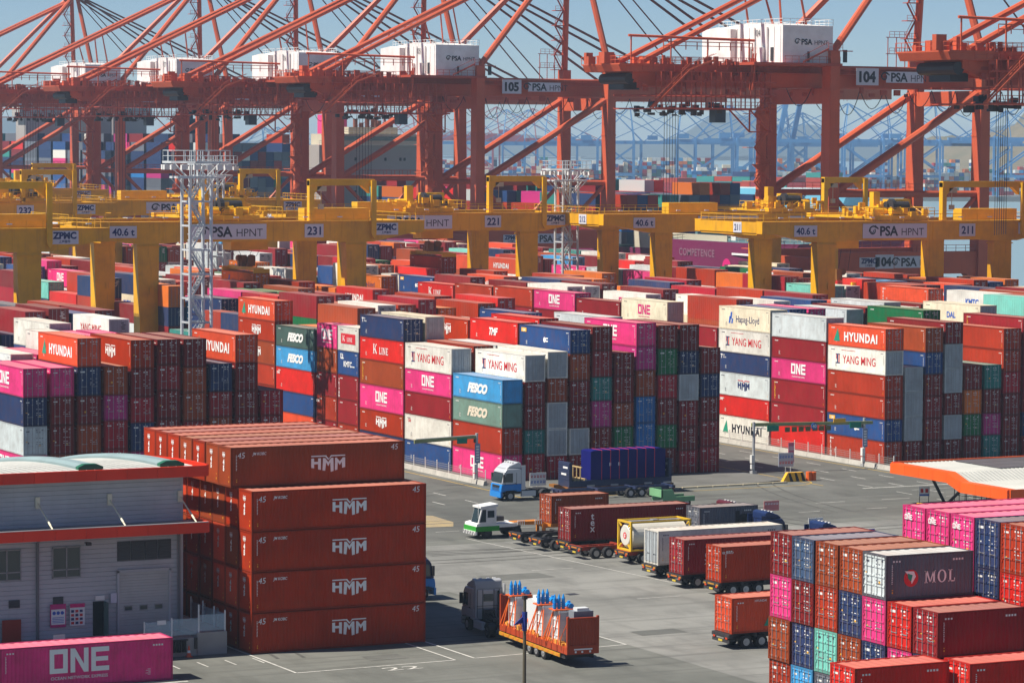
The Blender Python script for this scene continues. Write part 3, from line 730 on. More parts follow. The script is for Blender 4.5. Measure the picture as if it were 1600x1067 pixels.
# ------------------------------------------------------------------ the stacked yard
BLK = {4: (98.3, 300.0, 2.8), 3: (153.5, 304.9, 2.742), 2: (202.5, 304.8, 2.742), 1: (251.4, 304.8, 2.742)}
BNAME = {4: 'left', 3: 'middle', 2: 'right', 1: 'rear'}
TS = {4: .985, 3: 1.0, 2: .975, 1: 1.0}
BAY = 12.62
used = {}
def stack(blk, k, row, cells, base=0, L=C40, y_off=0.0, top=None, view='end', rowname=None):
    """cells top to bottom: colour[/logo[/opts]]; first `base` tiers of hidden boxes are written as None"""
    x0, y0, p = BLK[blk]; n = len(cells); x = x0 + (row - 1) * p; y = y0 + k * BAY + y_off; z = 0
    used.setdefault((blk, k, row), 0); used[(blk, k, row)] = n
    hs = [HC if (c or '').split('/')[0] in ('white', 'cream', 'pale', 'grey') else None for c in cells]
    if top is None: top = n * 2.72
    need = round((n * HC - top) / (HC - HS)); free = [i for i in range(n) if hs[i] is None]; need = max(0, min(need, len(free)))
    rs = random.Random(blk * 100 + k * 10 + row); sh = free[:]; rs.shuffle(sh)
    for i in sh[:need]: hs[i] = HS
    hs = [h or HC for h in hs]
    for i in range(n - 1, -1, -1):
        c = cells[i]
        if c:
            q = c.split('/'); colr = q[0]; lg = q[1] if len(q) > 1 and q[1] else None; op = q[2] if len(q) > 2 else ''
            nm = PAL[colr][0]; lt = LOGOTXT.get(lg, '') if (view == 'side' or lg) else ''
            if view == 'end':
                lab = f'{nm} container {from_top(i)} in the {ORD[row]} column of the {BNAME[blk]} stack wall'
            elif view == 'side':
                where = rowname or f'the {ORD[k + 1]} side stack of the {BNAME[blk]} block'
                lab = f'{nm} container {lt + " " if lt else ""}{from_top(i)} in {where}'
            else:
                lab = f'{nm} container {lt + " " if lt else ""}{view}'
            w_ = lab.split()
            if len(w_) > 16: lab = lab.replace(' from the top', ' down').replace(' lettering', ' letters'); w_ = lab.split()
            lab = ' '.join(w_[:16])
            container(x, y, z, colr, L, hs[i] * TS[blk] if hs[i] == HC else hs[i] * TS[blk], lab, f'containers stacked in the {BNAME[blk]} block', lg, blind=1 if 'b' in op else 0, end=('grey' if 'g' in op else None), reefer=False if 'n' in op else None)
        z += hs[i] * TS[blk] + .012
    return z
# middle wall, ten columns facing the camera, top to bottom
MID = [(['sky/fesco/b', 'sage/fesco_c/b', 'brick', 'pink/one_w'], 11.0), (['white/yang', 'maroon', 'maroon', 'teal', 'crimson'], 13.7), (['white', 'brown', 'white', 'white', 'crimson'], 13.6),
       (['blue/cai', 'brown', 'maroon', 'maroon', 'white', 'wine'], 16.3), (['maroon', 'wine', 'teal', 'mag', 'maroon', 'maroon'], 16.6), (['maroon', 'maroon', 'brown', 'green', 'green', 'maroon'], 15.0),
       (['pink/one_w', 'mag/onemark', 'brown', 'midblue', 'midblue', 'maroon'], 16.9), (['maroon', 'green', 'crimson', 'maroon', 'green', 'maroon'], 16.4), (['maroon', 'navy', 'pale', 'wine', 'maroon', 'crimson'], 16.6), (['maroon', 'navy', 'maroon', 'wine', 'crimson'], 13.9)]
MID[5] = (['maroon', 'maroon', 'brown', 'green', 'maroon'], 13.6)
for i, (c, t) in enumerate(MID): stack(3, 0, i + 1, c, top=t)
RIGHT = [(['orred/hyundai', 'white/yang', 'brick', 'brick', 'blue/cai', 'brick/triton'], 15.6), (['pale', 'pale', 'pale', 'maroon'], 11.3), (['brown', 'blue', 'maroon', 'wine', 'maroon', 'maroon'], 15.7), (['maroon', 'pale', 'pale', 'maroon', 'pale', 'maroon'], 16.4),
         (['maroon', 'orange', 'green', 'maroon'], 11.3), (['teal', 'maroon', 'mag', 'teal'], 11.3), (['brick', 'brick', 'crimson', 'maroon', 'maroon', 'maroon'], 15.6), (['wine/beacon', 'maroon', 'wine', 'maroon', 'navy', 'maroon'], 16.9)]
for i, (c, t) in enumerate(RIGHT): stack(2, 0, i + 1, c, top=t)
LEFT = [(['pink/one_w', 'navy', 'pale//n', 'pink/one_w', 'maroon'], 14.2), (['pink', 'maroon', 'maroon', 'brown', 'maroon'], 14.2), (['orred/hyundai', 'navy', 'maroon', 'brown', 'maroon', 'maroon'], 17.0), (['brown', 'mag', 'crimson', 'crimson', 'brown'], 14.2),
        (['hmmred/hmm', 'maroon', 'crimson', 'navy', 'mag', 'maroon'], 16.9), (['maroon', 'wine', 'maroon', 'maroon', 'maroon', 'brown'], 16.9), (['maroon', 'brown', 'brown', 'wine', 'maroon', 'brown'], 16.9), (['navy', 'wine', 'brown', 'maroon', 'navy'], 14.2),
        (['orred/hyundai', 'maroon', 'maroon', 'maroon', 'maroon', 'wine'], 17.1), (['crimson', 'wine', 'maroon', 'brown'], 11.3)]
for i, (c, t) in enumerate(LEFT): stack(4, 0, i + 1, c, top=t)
# side stacks of the middle block's first row, running away from the camera
SIDE3 = [(1, ['white/yang', 'pink/one_w', 'wine', 'white/cai_r', 'blue'], 13.0), (2, ['navy/tline', 'red/kline', 'brown/beacon', 'pink/one_w', 'hmmred/hmm', 'navy'], 16.1), (4, ['dgreen/fesco', 'sky/fesco', 'red/onemark', 'blue', 'orred'], 13.5), (5, ['orred/hyundai', 'hmmred/hmm', 'brown/hmm', 'brick', 'brick', 'brown'], 16.4)]
for k, c, t in SIDE3: stack(3, k, 1, c, top=t, view='side', y_off=.4 if k > 2 else 0)
stack(3, 3, 1, ['white/kline_w/n', 'blue/kmtc_w', 'wine/triton', 'wine', 'brick'], L=C20, top=14.7, view='side', rowname='the nearer half-length side stack of the middle block')
stack(3, 3, 1, ['pink/one_w', 'brown/beacon', 'wine/onemark', 'brick/onemark', 'wine/triton'], L=C20, top=14.7, view='side', y_off=6.3, rowname='the farther half-length side stack of the middle block')
for k, c, t in [(1, ['pale', 'wine', 'pink/one_w', 'wine/beacon', 'wine', 'red/onemark'], 16.4), (2, ['cream/hapag', 'white/yang', 'navy/tline', 'pale/hmm_n/n', 'red/onemark', 'white/hyundai_k'], 16.5)]: stack(2, k, 1, c, top=t, view='side')
stack(2, 3, 1, ['wine', 'wine', 'wine', 'brick', 'maroon'], top=13.9, view='side')
# the bays behind the front walls: boxes that stand out
def top_of(blk, k, row, tiers, color, lg, top, where, n=1, under='maroon', op=''):
    x0, y0, p = BLK[blk]; x = x0 + (row - 1) * p; y = y0 + k * BAY; used[(blk, k, row)] = (tiers, top, n)
    z = top
    for i, cc in enumerate([color] + [under] * (n - 1)):
        h = HC if cc in ('white', 'cream', 'pale') else HS; z -= h
        l = f'{PAL[cc][0]} container {LOGOTXT.get(lg, "") + " " if (lg and i == 0) else ""}{where}' if i == 0 else f'{PAL[cc][0]} container under the {PAL[color][0]} one {where}'
        container(x, y, z, cc, C40, h - .01, ' '.join(l.split()[:16]), f'containers stacked in the {BNAME[blk]} block', lg if i == 0 else None, end='grey' if cc in ('white', 'cream', 'pale') else None)
    return z
STAND = [
 (3, 5, 4, 6, 'hmmred', 'hmm', 16.1, 'on top behind the green-triangle stack', 2, 'brown'), (3, 2, 4, 6, 'hmmred', 'hmm', 16.0, 'on top behind the white red-lettered pair', 2, 'hmmred'), (3, 1, 4, 6, 'red', 'tmf', 16.35, 'on top between the white pair and the pink one', 2, 'brick'),
 (3, 2, 5, 6, 'white', 'one_m', 15.7, 'half hidden behind the orange brown one', 1, 'maroon'), (3, 3, 9, 6, 'blue', None, 15.9, 'lying on top in the fourth bay of the middle block', 1, 'maroon'), (3, 4, 7, 6, 'orange', None, 16.0, 'lying on top behind the middle wall', 1, 'maroon'),
 (2, 4, 1, 6, 'cream', 'one_m', 16.2, 'on top beside the road, fifth bay of the right block', 2, 'white'), (2, 4, 4, 6, 'white', 'kmtc_b', 16.6, 'on top in the fifth bay of the right block', 2, 'white'), (2, 5, 1, 6, 'wine', None, 15.6, 'at the end of the row beside the pink one', 2, 'wine'),
 (2, 6, 1, 6, 'pink', 'one_w', 16.2, 'on top between two reddish boxes in the right block', 2, 'wine'), (2, 7, 1, 6, 'brick', 'triton', 16.2, 'on top directly beyond the pink one', 2, 'wine'), (2, 8, 1, 6, 'brick', None, 16.0, 'second beyond the pink one on top', 2, 'maroon'),
 (2, 9, 1, 6, 'red', 'kline', 15.7, 'on top beside the road farther back', 2, 'wine'), (2, 10, 2, 6, 'blue', 'cai', 16.2, 'behind the red serif-lettered one', 2, 'brown'), (2, 11, 1, 6, 'orange', 'hapag', 15.9, 'beside the yellow crane leg', 2, 'brick'),
 (2, 2, 8, 6, 'white', None, 16.4, 'on top in the third bay of the right block', 2, 'white'), (2, 1, 9, 6, 'cream', 'dal', 17.2, 'on top at the right behind the right wall', 2, 'brick'), (2, 2, 5, 6, 'pale', None, 16.3, 'on top left of the plain white one', 2, 'brick'),
 (1, 7, 1, 6, 'aqua', None, 15.9, 'on top beside the yellow crane in the rear block', 2, 'maroon'), (1, 5, 1, 6, 'orred', 'triton', 16.6, 'on top in the rear block at right', 2, 'brick'), (1, 13, 1, 6, 'pink', 'one_w', 15.8, 'beside a pale lettered box in the rear block', 2, 'wine'), (1, 12, 1, 6, 'pale', 'yang', 15.9, 'beside the distant pink one in the rear block', 2, 'maroon'),
 (4, 1, 2, 6, 'white', None, 14.6, 'on top behind the left pink pair', 2, 'white'), (4, 1, 4, 6, 'white', None, 16.4, 'on top behind the left wall', 2, 'pale'), (4, 2, 5, 6, 'white', None, 16.9, 'lying on top behind the left roofed mark', 1, 'maroon'), (4, 1, 6, 6, 'pink', None, 16.2, 'lying on top behind the left wall', 1, 'maroon'), (4, 2, 2, 6, 'white', None, 15.4, 'farthest left on top behind the pink pair', 2, 'white'),
 (3, 12, 1, 6, 'aqua', None, 15.2, 'on a short stack between yellow crane legs', 2, 'navy'), (3, 13, 4, 6, 'pink', 'one_w', 16.2, 'between yellow crane legs at left', 2, 'navy'), (3, 9, 7, 6, 'white', 'one_m', 15.9, 'beside the grey light mast', 2, 'red'), (3, 7, 2, 6, 'navy', 'tline', 15.6, 'just right of the grey light mast', 2, 'navy'), (3, 7, 4, 6, 'green', None, 16.4, 'on top behind the green-triangle stack', 2, 'dgreen'), (3, 7, 5, 6, 'green', None, 16.3, 'second green one on top behind the triangle stack', 2, 'green'),
 (2, 14, 1, 6, 'white', 'hapag_w', 15.6, 'on top far back in the right block', 2, 'wine'), (2, 15, 1, 6, 'orange', 'hapag', 16.2, 'far back below the yellow girder', 2, 'brick'), (1, 8, 4, 6, 'white', None, 16.2, 'on top far back in the rear block', 2, 'maroon'), (1, 5, 6, 6, 'navy', None, 15.8, 'behind the orange red one in the rear block', 2, 'maroon'), (1, 4, 3, 6, 'red', None, 15.9, 'lying on top at the right edge of the rear block', 1, 'maroon'), (1, 4, 5, 6, 'wine', None, 16.8, 'long roof on top of the rear block at right', 1, 'maroon')]
for a in STAND: top_of(*a)

# everything further back and below them: one mass
def yard_mass():
    V = []; Fc = []; Cc = []
    def add(pts, col): 
        i = len(V); V.extend(pts); Fc.append((i, i + 1, i + 2, i + 3)); Cc.append(col)
    rs = random.Random(5); rs2 = random.Random(6); cur = [rs]
    bagc = ['brick'] * 12 + ['maroon'] * 16 + ['wine'] * 12 + ['brown'] * 12 + ['hmmred'] * 10 + ['orred'] * 4 + ['red'] * 4 + ['crimson'] * 4 + ['pink'] * 7 + ['white'] * 17 + ['cream'] * 5 + ['pale'] * 6 + ['navy'] * 7 + ['blue'] * 5 + ['sky'] * 3 + ['teal'] * 2 + ['green'] * 2 + ['orange'] * 4 + ['aqua'] + ['steel'] * 2
    def bx(x, y, z, L, H, cn, detail):
        rs = cur[0]; nm, c = PAL[cn]; j = rs.uniform(.82, 1.12); c = tuple(min(.84, q * j) for q in c); lum = sum(c) / 3
        rc = tuple(.72 * q + .28 * d for q, d in zip(c, (.42, .33, .27))); ec = (.36, .39, .42) if cn in ('white', 'cream', 'pale') else c
        X, Y, Z = x + W, y + L, z + H
        if detail:
            n = int(L / .5); w = L / n
            for q in range(n):
                a = y + q * w; b_ = a + w * .5; e = a + w
                add([(x, a, z), (x, b_, z), (x, b_, Z), (x, a, Z)], c); add([(x + .03, b_ + .04, z), (x + .03, e - .04, z), (x + .03, e - .04, Z), (x + .03, b_ + .04, Z)], c)
                add([(x, b_, z), (x + .03, b_ + .04, z), (x + .03, b_ + .04, Z), (x, b_, Z)], c); add([(x + .03, e - .04, z), (x, e, z), (x, e, Z), (x + .03, e - .04, Z)], c)
        else: add([(x, y, z), (x, Y, z), (x, Y, Z), (x, y, Z)], c)
        add([(X, y, z), (X, Y, z), (X, Y, Z), (X, y, Z)], c); add([(x, Y, z), (X, Y, z), (X, Y, Z), (x, Y, Z)], c)
        add([(x, y + .04, z), (X, y + .04, z), (X, y + .04, Z), (x, y + .04, Z)], ec)
        add([(x, y, Z), (X, y, Z), (X, Y, Z), (x, Y, Z)], rc)
        for fx in (0, W - .14): add([(x + fx, y, z), (x + fx + .14, y, z), (x + fx + .14, y, Z), (x + fx, y, Z)], c)
        for fz in (0, H - .14): add([(x + .14, y, z + fz), (X - .14, y, z + fz), (X - .14, y, z + fz + .14), (x + .14, y, z + fz + .14)], c)
        if detail:
            for fx in (.45, .95, 1.45, 1.95): add([(x + fx, y - .02, z + .1), (x + fx + .05, y - .02, z + .1), (x + fx + .05, y - .02, Z - .1), (x + fx, y - .02, Z - .1)], (.3, .3, .31))
            mk_ = (.7, .69, .66) if lum < .3 else (.05, .05, .08)
            for q in range(4): u = x + 1.35 + rs.random() * .3; v = Z - .5 - q * .22; add([(u, y + .02, v), (u + rs.uniform(.2, .6), y + .02, v), (u + .4, y + .02, v + .11), (u, y + .02, v + .11)], mk_)
            if rs.random() < .55:
                u = x + .35; v = Z - .6; add([(u, y + .02, v), (u + .5, y + .02, v), (u + .5, y + .02, v + .2), (u, y + .02, v + .2)], mk_)
            # a lettering band on some long sides
            if rs.random() < .5 and L > 8:
                g = None
                if cn == 'pink': g = (one_geo(1.2), (.8, .8, .78))
                elif cn in ('hmmred', 'brown', 'brick') and rs.random() < .6: g = (hmm_geo(1.25), (.8, .8, .78))
                elif cn in ('white', 'cream'): g = rs.choice([(one_geo(1.2), (.62, .015, .17)), (text('YANG MING', .9, .0), (.6, .02, .03)), (text('KMTC', .8, .03), (.03, .12, .5))])
                elif cn in ('orred', 'red'): g = (text('HYUNDAI', .85, .04, space=1.15), (.8, .8, .78))
                if g:
                    m0 = min(q[1] for q in g[0][0]); m1 = max(q[1] for q in g[0][0])
                    for f in g[0][1]:
                        pts = [(x - .02, y + L / 2 - g[0][0][q][0], z + H / 2 + g[0][0][q][1] - (m0 + m1) / 2) for q in f]
                        i = len(V); V.extend(pts); Fc.append(tuple(range(i, i + len(pts)))); Cc.append(g[1])
    lim = {4: (9, 10), 3: (23, 10), 2: (34, 10), 1: (46, 10)}
    for b in (4, 3, 2, 1):
        x0, y0, p = BLK[b]
        kmax = lim[b][0]
        ph = rs.uniform(0, 6)
        for k in range(0 if b != 1 else 2, kmax):
            y = y0 + k * BAY
            base = 5 + (rs.random() < .6)
            half = rs.random() < .14 and k > 3
            for row in range(1, 11):
                x = x0 + (row - 1) * p; u = used.get((b, k, row))
                if isinstance(u, int): continue
                if u: ztop = u[1] - sum([HC, HC][:u[2]]) + .0; nt = u[0] - u[2]; ztop = u[1] - u[2] * HC - .01
                else:
                    nt = max(3, min(6, base + rs.choice([0, 0, 0, 0, -1, -1, -2, 1])))
                    if k == 0: nt = 5
                    nhc = sum(rs.random() < .55 for _ in range(nt)); ztop = nt * HS + nhc * .305
                z = ztop; cnt = 0
                deep = 7 if row == 1 or (b == 1 and k == 2) else 4 if row == 2 else 3
                while z > 2.4 and cnt < deep:
                    rq_ = rs if cnt < (4 if row <= 2 else 3) else rs2
                    h = rq_.choice([HS, HC]); h = min(h, z); cn = rq_.choice(bagc); det = y < 560 and cnt < 2 or row == 1 and y < 560
                    cur[0] = rq_
                    if cnt == 0 and not u and 1 <= k <= 2 and b != 1 and (b != 4 or k == 1):
                        container(x, y, z - h + .012, cn, C40, h - .012, f'{PAL[cn][0]} container on top in the {ORD[row]} row of the {ORD[k + 1]} bay, {BNAME[b]} block', f'containers stacked in the {BNAME[b]} block', {'pink': 'one_w', 'hmmred': 'hmm', 'orred': 'hyundai', 'white': rs.choice(['one_m', 'yang', None])}.get(cn), end='grey' if cn in ('white', 'cream', 'pale') else None)
                    elif half and not u:
                        bx(x, y, z - h + .012, C20, h - .012, cn, det); bx(x, y + 6.12, z - h + .012, C20, h - .012, rq_.choice(bagc), det)
                    else: bx(x, y, z - h + .012, C40, h - .012, cn, det)
                    z -= h; cnt += 1
                cur[0] = rs2 if cnt > (4 if row <= 2 else 3) else rs
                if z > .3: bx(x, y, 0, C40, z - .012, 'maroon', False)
                elif cnt > (4 if row <= 2 else 3): rs.uniform(.82, 1.12)
                cur[0] = rs
    me = bpy.data.meshes.new('stacked_containers'); me.from_pydata(V, [], Fc)
    at_ = me.color_attributes.new('col', 'FLOAT_COLOR', 'CORNER'); buf = []
    for f, c in zip(Fc, Cc): buf.extend((*c, 1.0) * len(f))
    at_.data.foreach_set('color', buf); me.update()
    me.materials.append(mat('stacked_paint', mode='attr', rough=.5, dirt=.3, scale=.6, streak=.15, dirtcol=(.18, .10, .07)))
    put('stacked_containers', me, label='mass of stacked containers filling the yard blocks behind the front walls', cat='containers', kind='stuff')
yard_mass()

# ------------------------------------------------------------------ the 45 foot stack
GY, GX, RP = 209.15, 85.4, 2.58
for row in range(8):
    for tier in range(5):
        if tier == 4 and row == 0: continue
        if row == 0: c = 'hmmred'
        else: c = rnd.choice(['hmmred', 'hmmred', 'orred', 'brown'])
        x = GX + (rnd.uniform(-.04, .04) if row else 0) + (-.55 if tier == 4 else 0); y = GY + row * RP
        if row == 0: lab = f'long orange brown container with white roofed mark, {from_top(3 - tier)} of the front face'
        elif tier == 4 and row == 1: lab = 'topmost long orange brown container with white roofed mark, set back one row'
        else: lab = f'{PAL[c][0]} long container {from_top(4 - tier)} in row {ORD[row + 1]} of the big foreground stack'
        container(x, y, tier * (HC + .02), c, C45, HC, lab, 'long containers of the foreground stack', 'big45' if row < 2 else None, rot=1, blind=2, roofc=rnd.choice(['hmmred', 'hmmred', 'brown', 'orred', 'wine', 'brick']))

# ------------------------------------------------------------------ yellow yard gantry cranes
def loops(mb, x0, x1, y, z, n, sag, r=.07, m=0):
    for k in range(n):
        a = x0 + (x1 - x0) * k / n; b_ = x0 + (x1 - x0) * (k + 1) / n; prev = None
        s_ = sag * (.8 + .4 * ((k * 7) % 5) / 4)
        for j in range(9):
            u = j / 8; p = (a + (b_ - a) * u, y, z - s_ * 4 * u * (1 - u))
            if prev: mb.tube(prev, p, r, 4, m, cap=False)
            prev = p
def yard_crane(x, y, num, label, trolley_x, nframe=(24, 34), spreader=None, plates=True, holds=None):
    G, D, zb, zt = 31.1, 17.6, 22.5, 25.3
    o = empty('yard_gantry_crane', (x, y, 0), 0, label, 'gantry crane', 'yellow gantry cranes over the container blocks')
    rs = random.Random(hash(num) % 999 if not num.isdigit() else int(num))
    for gy in (0, D):
        g = MB(); g.prism([(-10.9, zb + 1.1), (-8.8, zb + 1.05), (-2.6, zb - .1), (2.4, zb - .1), (4.4, zb + .05), (G - 4.4, zb + .05), (G - 2.4, zb - .1), (G + 2.6, zb - .1), (G + 8.6, zb + 1.1), (G + 10.6, zb + 1.15), (G + 10.6, zt), (-10.9, zt)], gy - .8, gy + .8)
        for xx in (-2.2, 2.2, 6.2, 12.1, 18.5, 24.6, G - 2.2, G + 2.2): g.box(xx - .03, xx + .03, gy - .84, gy - .8, zb + .1, zt - .02)      # butt joints
        g.box(-10.9, G + 10.6, gy - 1.0, gy + 1.0, zt, zt + .08)
        g.build('girder', YEL, o)
        h = MB(); h.rail([(-10.8, gy - .95, zt + .08), (G + 10.5, gy - .95, zt + .08)], 1.05, 2.2, .045); h.build('handrail', YELB, o)
        for lx in (0, G):
            l = MB(); l.frus((lx - 1.15, lx + 1.15, gy - 1.5, gy + 1.5, 2.6), (lx - 1.6, lx + 1.6, gy - .78, gy + .78, zb - .1))
            l.box(lx - 1.75, lx + 1.75, gy - .95, gy + .95, zb - .55, zb - .4); l.cbox(lx + .3, gy - .86 - .35, 15.5, .5, .06, .9)
            l.build('leg', YEL, o)
    for ex in (-10.9, G + 9.9):
        e = MB(); e.box(ex - .02, ex + .72, .8, D - .8, zb + 1.2, zt - .04); e.box(ex + .1, ex + .6, .8, D - .8, zb + .9, zb + 1.2); e.build('end_beam', YEL, o)
        h = MB(); h.rail([(ex + .1, .8, zt), (ex + .1, D - .8, zt)], 1.05, 2.2, .045); h.build('handrail', YELB, o)
    for lx in (0, G):
        b_ = MB(); b_.box(lx - .8, lx + .8, -2.6, D + 2.6, 1.3, 2.6); b_.build('sill_beam', YEL, o)
        for wy in (-1.6, D + 1.6):
            w = MB(); w.box(lx - .5, lx + .5, wy - 1.4, wy + 1.4, .45, 1.3)
            for q in (-.8, .8): w.tube((lx - .3, wy + q, .4), (lx + .3, wy + q, .4), .4, 10, 1)
            w.build('bogie', [YELB, DARK], o)
    # trolley across both girders with its machinery
    t = MB(); X = trolley_x
    t.box(X - 4.5, X + 4.5, -.6, .6, zt + .3, zt + .9); t.box(X - 4.5, X + 4.5, D - .6, D + .6, zt + .3, zt + .9); t.box(X - 4.2, X + 4.2, .6, D - .6, zt + .35, zt + .7)
    t.build('trolley', YELB, o)
    m = MB()
    for k in range(46):
        cx = X + rs.uniform(-6.5, 6.5); cy = rs.uniform(-.7, 6); sx, sy, hh = rs.uniform(.25, 1.1), rs.uniform(.25, .9), rs.uniform(.25, 1.3)
        m.cbox(cx, cy, zt + .7 + rs.choice([0, 0, .4, .9]), sx, sy, hh)
    for k in range(12):
        cx = X + rs.uniform(-6, 6); m.tube((cx, rs.uniform(-.8, 3), zt + .6), (cx + rs.uniform(-2, 2), rs.uniform(-.8, 3), zt + rs.uniform(.9, 2.4)), .06, 5)
    for k in range(5):
        cx = X + rs.uniform(-4, 4); cy = rs.uniform(.2, 5); m.tube((cx - .9, cy, zt + 1.5), (cx + .9, cy, zt + 1.5), rs.uniform(.5, .75), 10)
    m.cbox(X + 1.6, 3.0, zt + 1.7, 3.6, 2.0, 1.5); m.cbox(X - 2.6, 2.5, zt + .7, 1.1, 1.1, 3.6)
    m.build('winch', YELB, o)
    dk = MB(); dk.tube((X - 1.5, 1.4, zt + 2.3), (X + 2.5, 1.4, zt + 2.3), .6, 10); dk.tube((X - 1.2, .6, zt + 2.3), (X - .6, .6, zt + 2.3), 1.0, 12); dk.cbox(X + 2.6, .9, zt + 1.2, 1.4, .8, .8); dk.build('hoist_motor', DARK, o)
    h = MB(); h.rail([(X - 6, -.5, zt + .9), (X + 6, -.5, zt + .9), (X + 6, 6, zt + .9)], 1.1, 1.5, .05); h.rail([(X - 6, -.5, zt + .9), (X - 6, 6, zt + .9)], 1.1, 1.5, .05); h.build('handrail', YELB, o)
    e = MB(); e.box(X + 12 if X < 14 else 2, X + 22 if X < 14 else 11, 1.2, 3.4, zt + .1, zt + 1.8); e.build('electrical_cabin', YELB, o)
    lp = MB()
    for k in range(10): lp.cbox(-8 + k * 5.2, -1.15, zt + .55, .7, .25, .16)
    lp.build('floodlight', LAMP, o)
    a, b_ = nframe
    n = MB(); n.box(a, a + .75, -.6, .3, zt + .1, zt + 5.7); n.box(b_ - .75, b_, -1.3, -.85, zb + 1.0, zt + 5.7); n.prism([(b_ - .75, zb + 1.0), (b_, zb + 1.0), (b_ - .3, zb + .3)], -1.3, -.85)
    n.box(b_ - .75, b_, -1.0, .3, zt + 4.9, zt + 5.7); n.box(a, b_, -.7, .35, zt + 5.0, zt + 5.9); n.prism([(a + .75, zt + 5.0), (a + 2.0, zt + 5.0), (a + .75, zt + 3.9)], -.6, .3); n.prism([(b_ - .75, zt + 5.0), (b_ - 2.0, zt + 5.0), (b_ - .75, zt + 3.9)], -.6, .3)
    n.build('maintenance_frame', YELB, o)
    k = MB(); k.cbox(a + 1.9, -.2, zt + 4.2, 1.4, .8, .7); k.tube((a + 1.9, -.2, zt + 4.2), (a + 1.9, -.2, zt + 2.3), .06, 5); k.cbox(a + 1.9, -.2, zt + 1.7, .7, .5, .7); k.build('chain_hoist', mat('hoist_cream', (.55, .46, .30), .5, dirt=.3), o)
    y0 = -.90
    put('name_plate', plate_mesh('40.6 t', .95, .025), o, mtx=at(FACE_MY, -3.6 if num != '241' else -3.6, y0, 24.0))
    put('name_plate', psa_mesh(1.35, (11.2, 2.1)), o, mtx=at(FACE_MY, 11.8, y0, 23.95))
    put('name_plate', plate_mesh(num, 1.1, .03), o, mtx=at(FACE_MY, 24.6, y0, 24.0))
    put('name_plate', plate_mesh('ZPMC', .8, .05, '\u4e0a\u6d77\u632f\u534e'), o, mtx=at(FACE_MY, G + 4.6, y0, 24.2))
    put('name_plate', plate_mesh(num, .9, .02), o, mtx=at(FACE_MX, -10.98, 6.0, 24.45))
    if spreader:
        sx_, z = spreader
        s_ = MB(); s_.cbox(sx_, D / 2, zb - 1.4, 5.6, 3.2, 1.2)
        s_.build('trolley_underframe', YELB, o)
        r_ = MB()
        for q in (-1.6, 1.6):
            for w in (-1.3, 1.3): r_.tube((sx_ + q, D / 2 + w, zb - 1.4), (sx_ + q * .7, D / 2 + w, z + 2.2), .035, 4)
        r_.build('hoist_rope', CABLE, o)
        s_ = MB(); s_.box(sx_ - .35, sx_ + .35, D / 2 - 6.0, D / 2 + 6.0, z + .25, z + .75); 
        for q in (-5.9, 5.9): s_.box(sx_ - 1.2, sx_ + 1.2, D / 2 + q - .2, D / 2 + q + .2, z, z + .6)
        s_.build('spreader', YELB, o)
        s_ = MB()
        for q in range(9): s_.cbox(sx_ + rs.uniform(-1, 1), D / 2 + rs.uniform(-2, 2), z + .75, rs.uniform(.4, 1.1), rs.uniform(.4, 1), rs.uniform(.5, 1.7))
        for q in (-.9, .9): s_.tube((sx_ + q, D / 2 - .4, z + 1.9), (sx_ + q, D / 2 + .4, z + 1.9), .5, 10)
        s_.build('headblock', mat('headblock_paint', (.22, .09, .015), .5, dirt=.5, dirtcol=(.04, .03, .03)), o)
        if holds:
            L, H = (C40, HS) if holds[0] != 'hapag20' else (C20, HS)
            container(x + sx_ - W / 2, y + D / 2 - L / 2, z - HS, holds[0], L, HS, holds[2], 'containers carried by the yard cranes', holds[1])
    return o
yard_crane(126.4 - 31.1, 384, '241', 'yellow gantry crane cut off by the left edge of the photo', 12)
yard_crane(152.2, 411, '231', 'yellow gantry crane numbered 231 left of centre carrying an orange container', 12, spreader=(18.2, 18.0), holds=('orange', 'hapag', 'orange container hanging below the yellow crane numbered 231'))
yard_crane(200.9, 452.5, '221', 'yellow gantry crane numbered 221 at centre carrying a reddish container', 14, spreader=(18.7, 18.3), holds=('brick', None, 'reddish container hanging below the yellow crane numbered 221'))
yard_crane(249.4, 392, '211', 'yellow gantry crane numbered 211, nearest on the right side', 13, (20.3, 34.9), spreader=(8, 15.7))
yard_crane(249.4, 439.7, '212', 'yellow gantry crane numbered 212 behind the one numbered 211', 24, (30, 38))
yard_crane(152.2, 539, '232', 'yellow gantry crane numbered 232 at far left behind the cut off one', 24)
yard_crane(200.9, 560, '222', 'yellow gantry crane behind the crane numbered 231', 22, (25, 33))
yard_crane(200.9, 680, '223', 'distant yellow gantry crane at left with lettered plate above the one numbered 232', 24)
0 and yard_crane(249.4, 800, '213', 'farthest yellow gantry crane at the left', 22)

